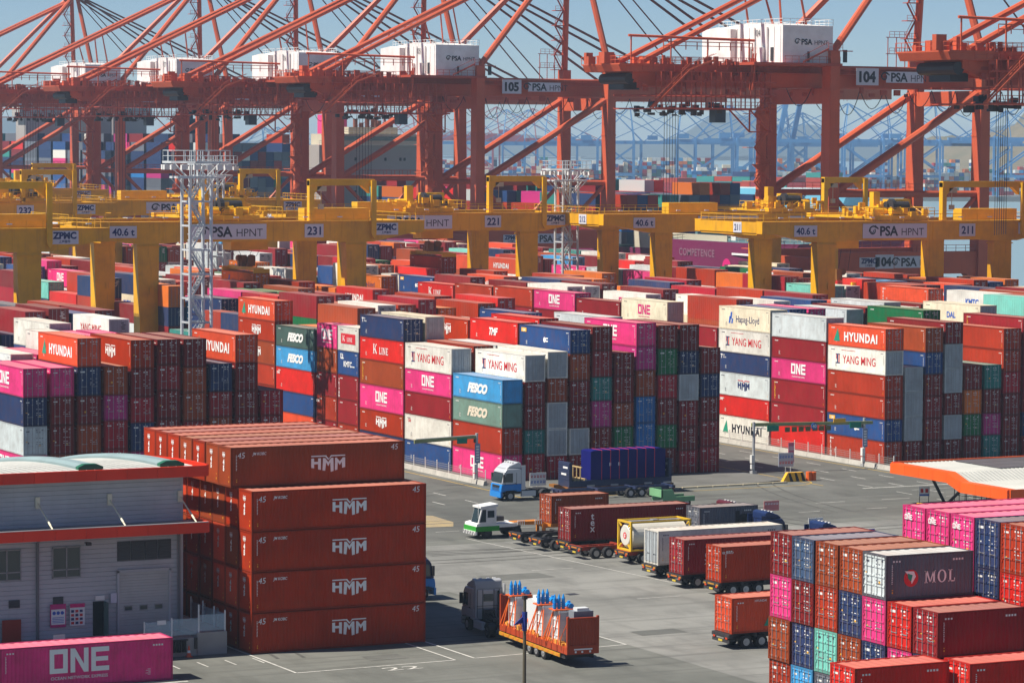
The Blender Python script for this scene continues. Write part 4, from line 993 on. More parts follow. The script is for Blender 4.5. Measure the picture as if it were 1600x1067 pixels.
# ------------------------------------------------------------------ red quay cranes
def quay_crane(y, num, label, boom=74, full=True):
    G, D, X0 = 30.5, 20.0, 289.0
    o = empty('quay_crane', (X0, y, 0), 0, label, 'quay crane', 'red quay cranes along the berth')
    zb, zt, zl, zp = 45.9, 49.5, 52.0, 28.2
    gy = (D / 2 - 4, D / 2 + 4)
    for lx in (0, G):
        for ly in (0, D):
            l = MB(); w = .9; l.frus((lx - 1.1, lx + 1.1, ly - 1.35, ly + 1.35, 3), (lx - w, lx + w, ly - 1.3, ly + 1.3, zl))
            for zz in (18.8, zp, 38, zb - .4): l.box(lx - w - .12, lx + w + .12, ly - 1.4, ly + 1.4, zz, zz + .25)
            l.build('leg', RED, o)
        s_ = MB(); s_.box(lx - .9, lx + .9, -3, D + 3, 1.6, 3.4); s_.build('sill_beam', RED, o)
        c = MB(); c.box(lx - .75, lx + .75, .9, D - .9, zb - 2.6, zb - .05); c.build('cross_beam', RED, o)
        c = MB(); c.box(lx - .6, lx + .6, .9, D - .9, 15.2, 17.4); c.build('cross_beam', RED, o)
        for wy in (-1, D + 1):
            w = MB(); w.box(lx - .6, lx + .6, wy - 2.2, wy + 2.2, .5, 1.6); 
            for q in (-1.5, -.5, .5, 1.5): w.tube((lx - .3, wy + q, .4), (lx + .3, wy + q, .4), .4, 8)
            w.build('bogie', REDD, o)
    for ly in (0, D):
        p = MB(); p.prism([(-1.2, 12.6), (1.2, 12.6), (3.2, 14.6), (G - 3.2, 14.6), (G - 1.2, 12.6), (G + 1.2, 12.6), (G + 1.2, 18.4), (-1.2, 18.4)], ly - .8, ly + .8); p.build('portal_beam', RED, o)
        p = MB(); p.tube((1, ly, zp), (G - 1, ly, zp), .6, 8); p.tube((1, ly, zp - .6), (8.5, ly, 20.5), .45, 6); p.tube((G - 1, ly, zp - .6), (G - 8.5, ly, 20.5), .45, 6); p.build('tie_beam', RED, o)
        p = MB(); p.tube((G - 1, ly, zb - .6), (1, ly, zp + .4), .72, 8); p.build('brace', RED, o, smooth=False)
        h = MB(); h.rail([(1.2, ly - .6, 18.4), (G - 1.2, ly - .6, 18.4)], 1.1, 2, .06); h.rail([(1.2, ly, zp + .6), (G - 1.2, ly, zp + .6)], 1.1, 2, .05); h.build('handrail', REDD, o)
    # twin girders, boom lowered over the water
    for k, yy in enumerate(gy):
        g = MB(); g.prism([(-35, zb + 1.2), (-32, zb), (boom + G, zb + .6), (boom + G, zt), (-35, zt)], yy - .7, yy + .7)
        for q in range(-34, boom + 28, 6): g.box(q - .05, q + .05, yy - .74, yy - .7, zb + .2, zt - .05)
        g.build('girder', RED, o)
        p = MB(); p.tube((2, yy - 1.2, zt - .1), (G + 40, yy - 1.2, zt - .1), .42, 8); p.box(-34, G + 40, yy - 2.3, yy - .75, zb + 2.4, zb + 2.5); p.build('walkway', RED, o)
        h = MB(); h.rail([(-34, yy - 2.2, zb + 2.5), (G + 40, yy - 2.2, zb + 2.5)], 1.1, 2, .05); h.rail([(-34, yy - .6, zt), (-16, yy - .6, zt)], 1.1, 1.6, .06); h.build('handrail', REDD, o)
    e = MB()
    for q in (-34.5, -20, -8, 8, 22): e.box(q - .5, q + .5, gy[0] + .7, gy[1] - .7, zb + .6, zt - .4)
    e.build('girder_tie', RED, o)
    f = MB(); loops(f, -6, G + 22, gy[0] - 1.6, zb - .1, 12, 3.6); f.build('festoon_cable', CABLE, o)
    # trolley with lattice cage and cabin under the girders
    tx = -26 if num in ('104', '106', '103') else -22
    t = MB()
    for q in range(12):
        xx = tx - 5 + q * 1.9
        for yy in (gy[0] - 3.2, gy[0] - 1.4): t.beam((xx, yy, zb - 3.6), (xx, yy, zb + 2.4), .16, .16)
        t.beam((xx, gy[0] - 3.2, zb - 1.4), (xx, gy[1] + 2, zb - 1.4), .16, .16)
    for zz in (zb - 3.6, zb - 1.4, zb + .8): t.beam((tx - 6, gy[0] - 3.2, zz), (tx + 17, gy[0] - 3.2, zz), .22, .22); t.beam((tx - 6, gy[1] + 3.2, zz), (tx + 17, gy[1] + 3.2, zz), .22, .22)
    t.box(tx - 6, tx + 17, gy[0] - 3.2, gy[1] + 3.2, zb - 3.75, zb - 3.6)
    t.rail([(tx - 6, gy[0] - 3.3, zb - 3.6), (tx + 17, gy[0] - 3.3, zb - 3.6)], 1.1, 1.2, .06)
    for (a, b_) in (((tx + 8, zb - 3.7), (tx + 12, zb - 7.4)), ((tx + 12, zb - 7.4), (tx + 16, zb - 7.4)), ((tx + 16, zb - 7.4), (tx + 16, zb - 3.7)), ((tx + 12, zb - 3.7), (tx + 12, zb - 7.4)), ((tx + 12, zb - 3.7), (tx + 16, zb - 7.4))): t.beam((a[0], gy[0] - 3, a[1]), (b_[0], gy[0] - 3, b_[1]), .22, .22)
    t.build('trolley_cage', REDD, o)
    rs = random.Random(int(num)); d = MB()
    for q in range(34): d.cbox(tx + rs.uniform(-5, 9), D / 2 + rs.uniform(-6, 4), zb - rs.uniform(3.2, 5.0), rs.uniform(.3, 1.2), rs.uniform(.4, 1.2), rs.uniform(.3, 1.1))
    d.build('trolley', DARK, o)
    c = MB(); c.cbox(tx + 7, gy[0] - 1.0, zb - 5.9, 2.0, 2.0, 2.2); c.build('operator_cabin', [mat('cabin_dark', (.03, .05, .08), .3)], o)
    r_ = MB()
    for q in range(6): r_.tube((tx + q * 1.1 - 2, D / 2 - 3 + q, zb - 4), (tx + q * 1.1 - 2, D / 2 - 3 + q, 24), .05, 4)
    r_.build('hoist_rope', CABLE, o)
    # landward end platform with sheaves
    e = MB(); e.box(-38.5, -31, gy[0] - 2.6, gy[1] + 2.6, zt - .2, zt); e.prism([(-38.5, zt - .2), (-38, zt - 1.3), (-31, zt - 1.3), (-31, zt - .2)], gy[0] - 2.2, gy[1] + 2.2)
    for q in range(10): e.cbox(rs.uniform(-39, -30), rs.uniform(gy[0] - 2, gy[1] + 1), zt, rs.uniform(.8, 2), rs.uniform(.6, 1.6), rs.uniform(.6, 2.2))
    e.build('end_platform', RED, o)
    e = MB(); e.tube((-35.5, gy[0] - .5, zb + 1.2), (-35.5, gy[1] + .5, zb + 1.2), .9, 12); e.cbox(-34, D / 2, zb - .6, 3, 5, 1.2); e.build('sheave', DARK, o)
    h = MB(); h.rail([(-38.5, gy[0] - 2.6, zt), (-13, gy[0] - 2.6, zt)], 1.2, 1.5, .06); h.rail([(-38.5, gy[0] - 2.6, zt), (-38.5, gy[1] + 2.6, zt)], 1.2, 1.5, .06)
    h.rail([(-30, gy[0] - 2.0, zt + 2.4), (-13, gy[0] - 2.0, zt + 2.4)], 1.3, 2.2, .1); h.tube((-36, gy[0] - 1, zt + 4.6), (-12, gy[0] - 1, zt + 4.2), .22, 6)
    for q in (-35.5, -28, -21, -13): h.tube((q, gy[0] - 1, zt), (q, gy[0] - 1, zt + 4.5), .14, 5)
    h.build('handrail', RED, o)
    e = MB()
    for q in range(70):
        xx = rs.uniform(-33, -11); e.cbox(xx, gy[0] + rs.uniform(-2.2, .5), zt - rs.choice([0, 0, .1, 1.8, 2.6]), rs.uniform(.2, 1.3), rs.uniform(.2, .6), rs.uniform(.3, 1.5))
    for q in range(24):
        xx = rs.uniform(-34, 25); e.cbox(xx, gy[0] - rs.uniform(.8, 2.0), zb - rs.uniform(.3, 1.4), rs.uniform(.3, 1.6), .4, rs.uniform(.3, 1.1))
    e.build('girder_equipment', REDD, o)
    st = MB()
    for (a, b_) in (((-33, zb - 3.6), (-26, zb + 2.6)), ((-26, zb + 2.6), (-21, zt + .8)), ((-14, zb - .5), (-13.4, zt + 2))):
        for w in (-3.0, -3.8): st.beam((a[0], gy[0] + w, a[1]), (b_[0], gy[0] + w, b_[1]), .12, .25); st.beam((a[0], gy[0] + w, a[1] + 1), (b_[0], gy[0] + w, b_[1] + 1), .07, .07)
    st.build('stair', RED, o)
    # machinery house
    hs = MB(); hz = zt + .5
    hs.prism([(-.4, hz), (20.5, hz), (20.5, hz + 6.2), (10, hz + 6.9), (-.4, hz + 6.2)], -9.8, .0, 'x'); 
    for q in range(10): hs.box(-9.9, -9.8, .2 + q * 2.0, .25 + q * 2.0, hz + .1, hz + 6)
    hs.build('machinery_house', WHITEP, o)
    hs = MB(); hs.prism([(14.5, hz), (24, hz), (24, hz + 5.9), (19, hz + 6.3), (14.5, hz + 5.9)], -11.0, -9.85, 'x'); hs.build('machinery_house_wing', WHITEP, o)
    v = MB()
    for q in (5.2, 9.4): v.box(-10.4, -9.9, q, q + 1.3, hz + .2, hz + 2.6)
    for q in (4.2, 8.3, 12.6): v.tube((-10.05, q, hz + .4), (-10.05, q, hz + 6.0), .14, 6)
    v.build('air_duct', WHITEP, o)
    dd = MB(); dd.box(-9.99, -9.88, 2.3, 3.2, hz + .3, hz + 2.6); dd.box(4.2 - 2.2, 5.0 - 2.2, -.52, -.42, hz + .2, hz + 2.3); dd.box(-5, -4.6, -.52, -.42, hz + .2, hz + 1.9); dd.build('door', DARK, o)
    dd = MB(); dd.rail([(-9.8, -1.2, hz), (1.0, -1.2, hz)], 1.1, 1.3, .05); dd.build('handrail', REDD, o)
    h = MB(); h.rail([(-9.8, -.4, hz + 6.2), (0, -.4, hz + 6.2), (0, 20.4, hz + 6.2)], 1.1, 1.4, .05); h.rail([(-9.8, -.4, hz + 6.2), (-9.8, 20.4, hz + 6.2)], 1.1, 1.4, .05); h.build('handrail', WHITEP, o)
    dk = MB(); dk.box(-16, 1.2, -1.6, 22, zt + .02, zt + .48); dk.build('house_deck', REDD, o)
    put('lettering', psa_mesh(.92), o, mtx=at(FACE_MY, -4.4, -.44, hz + 3.5))
    mb = MB(); mb.geo(text(num, 1.15, .0, sx=.8), UV(0, 0)); put('lettering', mb.mesh('lettering', PBLACK), o, mtx=at(FACE_MX, -9.93, 7.5, hz + 4.5))
    put('name_plate', plate_mesh(num, 1.7, .05, font_mat=PBLACK), o, mtx=at(FACE_MY, 9.6, gy[0] - 2.36, zb + 2.1)); put('name_plate', psa_mesh(1.45, (7.6, 1.9)), o, mtx=at(FACE_MY, 17.2, gy[0] - 2.36, zb + 2.1))
    put('name_plate', plate_mesh('ZPMC', .8, .05, '\u4e0a\u6d77\u632f\u534e'), o, mtx=at(FACE_MY, 7.4, -.86, 16.7)); put('name_plate', plate_mesh(num, 1.4, .05, font_mat=PBLACK), o, mtx=at(FACE_MY, 10.6, -.86, 16.8)); put('name_plate', psa_mesh(1.35, (8, 2)), o, mtx=at(FACE_MY, 16.6, -.86, 16.7))
    # A-frame: pylons, backstays, forestays
    ap = (G - 3.5, 80)
    for ly, ay in ((0, D / 2 - 2.2), (D, D / 2 + 2.2)):
        p = MB(); p.tube((G, ly, zl), (ap[0], ay, ap[1]), .72, 8, r2=.6); p.build('pylon', RED, o)
        b_ = MB(); b_.tube((0, ly, zl - .4), (ap[0] - 1, ay, ap[1] - 1), .68, 8); b_.build('backstay', RED, o)
        ty = gy[0] if ly == 0 else gy[1]
        b_ = MB(); b_.tube((-33.5, ty, zt + .2), (ap[0] - 1.5, ay, ap[1] - 2.2), .52, 8); b_.build('backstay', RED, o)
        b_ = MB()
        for q in (-9, -2.5):
            f_ = (q + 33.5) / (ap[0] - 1.5 + 33.5); zz = zt + .2 + f_ * (ap[1] - 2.2 - zt - .2); yy = ty + f_ * (ay - ty)
            b_.tube((q, yy, zz), (q + 1, ty - .6, zt + 6.6), .16, 5); b_.tube((q, yy, zz), (q + 1.6, ty + .6, zt + 6.6), .16, 5)
        b_.build('hanger', RED, o)
        s_ = MB()
        for bx_, r__ in ((G + 26, .26), (G + boom * .62, .3), (G + boom * .86, .34)):
            for w in ((0,) if bx_ < G + 30 else (-.45, .45)): s_.tube((ap[0] + .5, ay + w * .6, ap[1] - .5), (bx_, ty + w, zt + .3), r__ * .62, 5)
        s_.build('forestay', mat('stay_dark', (.16, .035, .025), .5, dirt=.3), o)
    t = MB(); t.cbox(ap[0], D / 2, ap[1] - 1.2, 5.5, 7, 2.6)
    t.rail([(ap[0] - 4, D / 2 - 4, ap[1] + 1.2), (ap[0] + 4, D / 2 - 4, ap[1] + 1.2), (ap[0] + 4, D / 2 + 4, ap[1] + 1.2)], 1.2, 1.5, .06); t.cbox(ap[0], D / 2, ap[1] + 1, 9, 9, .2); t.build('apex_platform', RED, o)
    # stairs: up the far landside leg and up the far pylon
    s_ = MB(); z = 4.0; k = 0
    while z < zb - 3:
        x0_, x1_ = (-1.4, -3.8) if k % 2 == 0 else (-3.8, -1.4)
        for yy in (D - 1.9, D - 2.7): s_.beam((x0_, yy, z), (x1_, yy, z + 2.9), .1, .28); s_.beam((x0_, yy, z + 1.0), (x1_, yy, z + 3.9), .07, .07)
        s_.box(x1_ - .6 if k % 2 == 0 else x1_ - .2, x1_ + .2 if k % 2 == 0 else x1_ + .6, D - 3.0, D + 1.2, z + 2.85, z + 2.95)
        s_.rail([(-4.2, D - 3.0, z + 2.9), (-1.2, D - 3.0, z + 2.9)], 1.0, 1.0, .05)
        if k % 3 == 0: s_.prism([(-1.1, z + .4), (-4.4, z + 2.9), (-4.2, z + 2.95), (-1.1, z + 2.9)], D - 2.3, D - 1.9)
        z += 2.9; k += 1
    s_.box(-2.6, -1.3, D - 1.6, D - .4, 3, zb - 3)
    s_.build('stair_tower', mat('stair_orange', (.62, .13, .045), .5, dirt=.4, scale=.9, dirtcol=(.25, .05, .03)), o)
    s_ = MB(); zz = zl
    for k in range(9):
        f_ = k / 9; px = G + (ap[0] - G) * f_; py = D + (D / 2 + 2.2 - D) * f_; z0_ = zl + (ap[1] - zl) * f_; z1_ = zl + (ap[1] - zl) * (k + 1) / 9
        s_.box(px - 3.0, px - .2, py - .9, py + .9, z0_, z0_ + .12); s_.rail([(px - 3, py - .9, z0_), (px - .6, py - .9, z0_)], 1, 1.2, .05)
        s_.beam((px - 2.8 if k % 2 else px - .9, py - .5, z0_), (px - .9 if k % 2 else px - 2.8, py - .5, z1_), .12, .3); s_.beam((px - 2.8 if k % 2 else px - .9, py - .5, z0_ + 1), (px - .9 if k % 2 else px - 2.8, py - .5, z1_ + 1), .07, .07)
    for q in range(3):
        s_.beam((G - 6 + q * 1.8, D, zl - 2.4), (G - 6 + q * 1.8, D, zl + 3.4), .12, .12)
    for zz in (zl + .5, zl + 3.4): s_.beam((G - 6.4, D, zz), (G - 1.8, D, zz), .12, .12); s_.rail([(G - 6.2, D - .8, zz), (G - 2, D - .8, zz)], 1, 1.2, .05)
    s_.build('stair', REDD, o)
    lf = MB(); lf.box(-1.5, 3.4, -1.3, -.95, zl, zl + .15); lf.rail([(-1.4, -1.3, zl + .15), (1.4, -1.3, zl + .15), (1.4, 1.3, zl + .15)], 1.1, 1, .05)
    lf.beam((-6.4, -1.4, zt + .6), (-1.4, -1.4, zl + .4), .15, .3); lf.beam((-6.4, -1.4, zt + 1.7), (-1.4, -1.4, zl + 1.5), .07, .07); lf.build('access_stair', REDD, o)
    return o
quay_crane(359, '103', 'red quay crane at the right edge, only its landward end in view')
quay_crane(452.5, '104', 'nearest complete red quay crane, numbered 104, right of centre')
quay_crane(586, '105', 'red quay crane numbered 105 in the centre')
quay_crane(657, '106', 'red quay crane left of the one numbered 105')
quay_crane(733, '107', 'red quay crane fourth from the right, white house at left')
quay_crane(800, '108', 'red quay crane with the farthest visible white house, upper left')
quay_crane(905, '109', 'partly hidden red quay crane tip at the upper left edge')

# ------------------------------------------------------------------ light masts
def light_mast(x, y, h, label, w=2.7):
    o = empty('light_mast', (x, y, 0), R(0), label, 'light mast', 'grey lattice light masts')
    G_ = mat('mast_galvanised', (.58, .62, .64), .5, .1, dirt=.2, scale=.5)
    for sx_ in (-1, 1):
        for sy in (-1, 1):
            m = MB(); m.tube((sx_ * w / 2, sy * w / 2, 0), (sx_ * w / 2, sy * w / 2, h - 3), .2, 8); m.build('post', G_, o)
    r_ = MB(); n = int((h - 3) / 2.9)
    for k in range(n + 1):
        z = .2 + k * 2.9
        for sy in (-1, 1): r_.beam((-w / 2, sy * w / 2, z), (w / 2, sy * w / 2, z), .16, .2)
        for sx_ in (-1, 1): r_.beam((sx_ * w / 2, -w / 2, z), (sx_ * w / 2, w / 2, z), .16, .2)
        if k < n:
            for q in range(3): r_.beam((-w / 2, -w / 2 + .9, z + .7 * q + .5), (-w / 2, -w / 2 + .02, z + .7 * q + .5), .06, .06)
    r_.build('cross_bracing', G_, o)
    s_ = MB()
    for k in range(n):
        z = .2 + k * 2.9; a, b_ = (-.9, .9) if k % 2 == 0 else (.9, -.9)
        for yy in (-.5, .5):
            s_.beam((a, yy, z), (b_, yy, z + 2.9), .08, .22); s_.beam((a, yy, z + 1), (b_, yy, z + 3.9), .05, .05)
            for q in range(5): s_.tube((a + (b_ - a) * q / 5, yy, z + 2.9 * q / 5), (a + (b_ - a) * q / 5, yy, z + 2.9 * q / 5 + 1), .03, 4, cap=False)
        for q in range(9): s_.beam((a + (b_ - a) * q / 9, -.5, z + 2.9 * q / 9), (a + (b_ - a) * q / 9, .5, z + 2.9 * q / 9), .2, .04)
        s_.box(-1.2 if b_ < 0 else .6, -.6 if b_ < 0 else 1.2, -.9, .9, z + 2.86, z + 2.92)
    s_.build('stair', G_, o)
    t = MB()
    for (z, rr_) in ((h - 3.2, 3.2), (h - 1.4, 4.0)):
        for k in range(8):
            a, b_ = R(45 * k + 22.5), R(45 * k + 67.5); t.beam((rr_ * math.cos(a), rr_ * math.sin(a), z), (rr_ * math.cos(b_), rr_ * math.sin(b_), z), .2, .25); t.beam((0, 0, z), (rr_ * math.cos(a), rr_ * math.sin(a), z), .14, .16)
            t.beam((w * .5 * math.cos(a), w * .5 * math.sin(a), z - 2), (rr_ * math.cos(a), rr_ * math.sin(a), z), .1, .1)
    t.rail([(4 * math.cos(R(45 * k + 22.5)), 4 * math.sin(R(45 * k + 22.5)), h - 1.3) for k in range(9)], 1.3, 1.6, .05)
    for k in range(6): t.tube((0.8 * math.cos(k), .8 * math.sin(k), h - 4), (.8 * math.cos(k), .8 * math.sin(k), h), .07, 5)
    t.build('head_frame', G_, o)
    l = MB()
    for k in range(16):
        a = 2 * math.pi * k / 16; l.cbox(3.9 * math.cos(a), 3.9 * math.sin(a), h - 2.3, .55, .5, .6)
    l.build('floodlight', [LAMP], o)
light_mast(139.0, 358, 35.3, 'tall grey lattice light mast in the foreground left of centre')
light_mast(191.5, 486, 34, 'grey lattice light mast hidden close behind the foreground one')
light_mast(241.0, 456, 33.6, 'grey lattice light mast in the centre behind the crane numbered 221')

# ------------------------------------------------------------------ ships at the berth
HULLP = mat('hull_purple', (.17, .018, .075), .5, dirt=.25, scale=.08, dirtcol=(.10, .02, .05)); HULLN = mat('hull_navy', (.03, .04, .07), .5, dirt=.2, scale=.08); SHIPG = mat('ship_grey', (.36, .335, .315), .55, dirt=.2, scale=.1); SHIPB = mat('ship_beige', (.55, .50, .38), .55, dirt=.2, scale=.1)
SHIPW = mat('ship_white', (.72, .71, .68), .5, dirt=.15, scale=.2); DECKG = mat('deck_teal', (.10, .20, .22), .6, dirt=.3, scale=.2); MAERSKB = mat('hull_light_blue', (.16, .50, .66), .5, dirt=.15, scale=.05)
SHIPC = mat('ship_container_paint', mode='attr', rough=.55)
SHC = ['brick'] * 5 + ['maroon'] * 7 + ['wine'] * 4 + ['navy'] * 14 + ['blue'] * 4 + ['steel'] * 5 + ['teal'] * 2 + ['white'] * 3 + ['pale'] * 2 + ['orange', 'red', 'pink', 'mag', 'midblue', 'hmmred', 'hmmred', 'green']
def boxes(name, items, parent=None, **k):
    """many small coloured boxes as one object: (origin, ax, ay, az, colour)"""
    V = []; Fc = []; B = []
    for (o, ax, ay, az, c) in items:
        i = len(V); o = Vector(o); ax = Vector(ax); ay = Vector(ay); az = Vector(az)
        V += [tuple(o), tuple(o + ax), tuple(o + ax + ay), tuple(o + ay), tuple(o + az), tuple(o + ax + az), tuple(o + ax + ay + az), tuple(o + ay + az)]
        for q in ((0, 3, 2, 1), (4, 5, 6, 7), (0, 1, 5, 4), (1, 2, 6, 5), (2, 3, 7, 6), (3, 0, 4, 7)): Fc.append(tuple(i + t for t in q)); B.extend((*c, 1.0) * 4)
    me = bpy.data.meshes.new(name); me.from_pydata(V, [], Fc); a = me.color_attributes.new('col', 'FLOAT_COLOR', 'CORNER'); a.data.foreach_set('color', B); me.materials.append(SHIPC); me.update()
    return put(name, me, parent, **k)
def deck_stack(x0, x1, ys, z0, tiers, rs, bag=SHC):
    it = []
    for y in ys:
        for ix in range(int((x1 - x0) / 2.55)):
            t = tiers + rs.choice([0, 0, 0, -1, -1, 1])
            for k in range(t):
                c = PAL[rs.choice(bag)][1]; j = rs.uniform(.65, 1.05)
                it.append(((x0 + ix * 2.55, y, z0 + k * 2.62), (2.44, 0, 0), (0, 12.1, 0), (0, 0, 2.59), tuple(v * j for v in c)))
    return it
def hull(o, x0, x1, ys, zs, m, lo=-3.5):
    """hull from bow (small y) to stern: plan outline per station"""
    b_ = MB(); prev = None
    for (y, f_, zt_, fl) in ys:
        c = (x0 + x1) / 2; h_ = (x1 - x0) / 2 * f_; hb = h_ * fl
        cur = [(c - h_, y, zt_), (c - h_ * .5 - hb * .5, y + (0 if f_ > .9 else 5), zt_ * .45), (c - hb, y + (0 if f_ > .9 else 9), lo), (c + hb, y + (0 if f_ > .9 else 9), lo), (c + h_ * .5 + hb * .5, y + (0 if f_ > .9 else 5), zt_ * .45), (c + h_, y, zt_)]
        if prev:
            for k in range(5): b_.poly([prev[k], prev[k + 1], cur[k + 1], cur[k]])
            b_.poly([prev[0], cur[0], cur[5], prev[5]], 1)
        else: b_.poly(cur)
        prev = cur
    b_.poly(prev); return b_.build('hull', [m, DECKG], o)
rs = random.Random(4)
o = empty('container_ship', (0, 0, 0), 0, 'purple container ship moored at the quay with grey accommodation block', 'ship', 'container ships at the berth')
XS0, XS1 = 328.0, 366.0
hull(o, XS0, XS1, [(512, .12, 18.5, .2), (522, .42, 17.8, .35), (530, .8, 17, .6), (541, .97, 16.8, .9), (550, 1.0, 16.8, .99), (575, 1.0, 16.8, 1.0), (590, 1, 14.5, 1), (800, 1, 14.5, 1), (840, .9, 15, .7)], 0, HULLP)
b_ = MB(); b_.rail([(XS0 + .6, 575, 16.8), (XS0 + 1.8, 553, 16.8), (XS0 + 7, 536, 17.0)], 1.1, 2, .06); b_.build('bulwark_rail', SHIPB, o)
b_ = MB(); b_.box(XS0 - .05, XS0 + .25, 575, 590, 14.6, 18.2); b_.box(XS0 + .9, XS0 + 1.2, 553, 575, 16.8, 18.0); b_.build('bulwark', SHIPB, o)
b_ = MB()
for (x, y, a, c_, h_) in ((336, 560, 3, 2, 2.0), (341, 566, 2, 2, 1.6), (345, 556, 2.5, 2, 2.2), (338, 548, 2, 2, 1.5), (343, 545, 2, 1.5, 1.8)): b_.cbox(x, y, 16.8, a, c_, h_); b_.tube((x - 1.5, y, 18.2), (x + 1.5, y, 18.2), .7, 8)
b_.build('windlass', SHIPW, o)
b_ = MB(); b_.prism([(336, 16.8), (362, 16.8), (362, 22.5), (336, 21.0)], 577, 578); b_.build('breakwater', DECKG, o)
mb = MB(); mb.geo(text('COMPETENCE', 1.45, .02, space=1.12), UV(0, 0)); put('lettering', mb.mesh('lettering', mat('faded_grey_print', (.24, .12, .17), .6)), o, mtx=at(FACE_MX, XS0 - .08, 563.5, 13.6))
mb = MB(); mb.geo(disc(1.7), UV(0, 0)); put('hull_mark', mb.mesh('hull_mark', MAGENTA), o, mtx=at(FACE_MX, XS0 - .06, 551.5, 11.8)); mb = MB(); mb.box(XS0 - .08, XS0 - .02, 541.5, 549.5, 14.3, 14.7); mb.build('hull_stripe', WHITE, o)
it = deck_stack(XS0 + .5, XS1 - .5, [594 + 14.2 * k for k in range(10)], 15.0, 4, rs, SHC + ['brick', 'red', 'orange', 'hmmred', 'wine', 'teal'] * 4); boxes('deck_containers', it, o, kind='stuff')
b_ = MB(); b_.box(XS0 - .3, 358, 757, 772, 15, 35.5); b_.build('accommodation_block', SHIPG, o)
b_ = MB(); b_.box(XS0 + 3, 356, 755.5, 770, 35.55, 38.4); b_.box(XS0 + 8, 350, 757, 768, 38.4, 40.2); b_.build('bridge', SHIPB, o)
b_ = MB(); b_.box(XS0 + 3.4, 355.6, 755.4, 755.5, 36.7, 37.8); b_.build('bridge_window', GLASS, o)
b_ = MB()
for zz in (19.5, 23, 26.5, 31.5):
    for xx in (331, 334.2, 338, 342, 346.5, 350.8, 352): b_.cbox(xx, 756.96, zz, .6, .14, .8)
b_.build('porthole', DARK, o)
b_ = MB(); b_.rail([(XS0 - .3, 757, 35.5), (XS0 + 3, 757, 35.5)], 1.1, 1.2, .06); b_.rail([(XS0 + 3, 755.6, 38.4), (356, 755.6, 38.4)], 1.2, 1.5, .07); b_.build('railing', SHIPW, o)
b_ = MB(); b_.box(338, 343.5, 775, 782, 35, 43.5); b_.build('funnel', mat('funnel_pink', (.72, .07, .25), .5), o)
b_ = MB(); b_.tube((346, 762, 40), (346, 762, 52), .4, 6); b_.tube((349, 762, 40), (347, 762, 51), .25, 6)
for zz in (43, 46, 49): b_.beam((343.5, 762, zz), (349.5, 762, zz), .3, .3)
for q in range(7): b_.cbox(341 + q * 1.7, 764, 40.2, .9, .9, rs.uniform(1, 4))
b_.build('mast', mat('mast_brown', (.2, .07, .05), .6), o)
b_ = MB(); b_.prism([(XS0 - .2, 30), (XS0 + 1.2, 30), (XS0 + 1.2, 19), (XS0 - .2, 21)], 753.5, 757); b_.build('lifeboat', SHIPW, o)

o = empty('container_ship', (0, 0, 0), 0, 'dark container ship at the upper left piled high with dark containers', 'ship', 'container ships at the berth')
hull(o, 328, 374, [(838, .2, 19, .2), (855, .7, 18, .6), (872, 1, 17, .95), (1190, 1, 17, 1), (1210, .9, 17, .8)], 0, HULLN)
it = deck_stack(329, 373, [876 + 14.2 * k for k in range(22)], 17.5, 7, rs, SHC + ['navy'] * 22 + ['steel'] * 22 + ['maroon'] * 6); boxes('deck_containers', it, o, kind='stuff')
b_ = MB(); b_.box(330, 372, 1004, 1014, 17, 44); b_.box(328, 374, 1004, 1012, 44, 47); b_.build('accommodation_block', SHIPG, o)
b_ = MB(); b_.box(345, 357, 900, 908, 17, 40.5); b_.prism([(345, 40.5), (357, 40.5), (355, 43), (347, 43)], 900, 908); b_.tube((349, 904, 43), (349, 904, 45), .8, 8); b_.tube((353, 904, 43), (353, 904, 44.6), .8, 8); b_.build('funnel', mat('funnel_navy', (.02, .03, .06), .5), o)
b_ = MB(); b_.tube((341, 950, 38), (341, 950, 48), .5, 8); b_.tube((341, 950, 47), (341, 950, 49), 1.6, 10); b_.build('mast', SHIPG, o)

# light blue ship across the basin, broadside
M3 = Matrix((r0, f0, u0)).transposed().to_4x4()
def local_far(d, a): m = M3.copy(); m.translation = F(d, a); return m
o = empty('container_ship', (0, 0, 0), 0, 'light blue container ship lying broadside in the far basin behind the red legs', 'ship'); o.matrix_world = local_far(1650, 130) @ Matrix.Rotation(R(-35), 4, 'Z') @ Matrix.Translation((-130, 0, 0))
b_ = MB(); b_.prism([(52, -3.5), (172, -3.5), (180, 13.5), (92, 13.5), (92, 10), (52, 10)], 0, 26); b_.build('hull', MAERSKB, o)
b_ = MB(); b_.box(96, 176, 2, 24, 13.5, 14.2); b_.build('deck', SHIPW, o)
mb = MB(); mb.geo(text('MAERSK', 3.4, .04), UV(0, 0)); put('lettering', mb.mesh('lettering', PBLACK), o, mtx=at(FACE_MY, 147, -.06, 7.6))
it = []
for ix in range(11):
    for k in range(rs.choice([1, 2, 2, 3])): it.append(((54 + ix * 11, 3, 10.5 + k * 2.6 if ix < 3 else 14.3 + k * 2.6), (10.5, 0, 0), (0, 20, 0), (0, 0, 2.5), PAL[rs.choice(['maroon', 'navy', 'brick', 'teal', 'wine'])][1]))
boxes('deck_containers', it, o, kind='stuff')

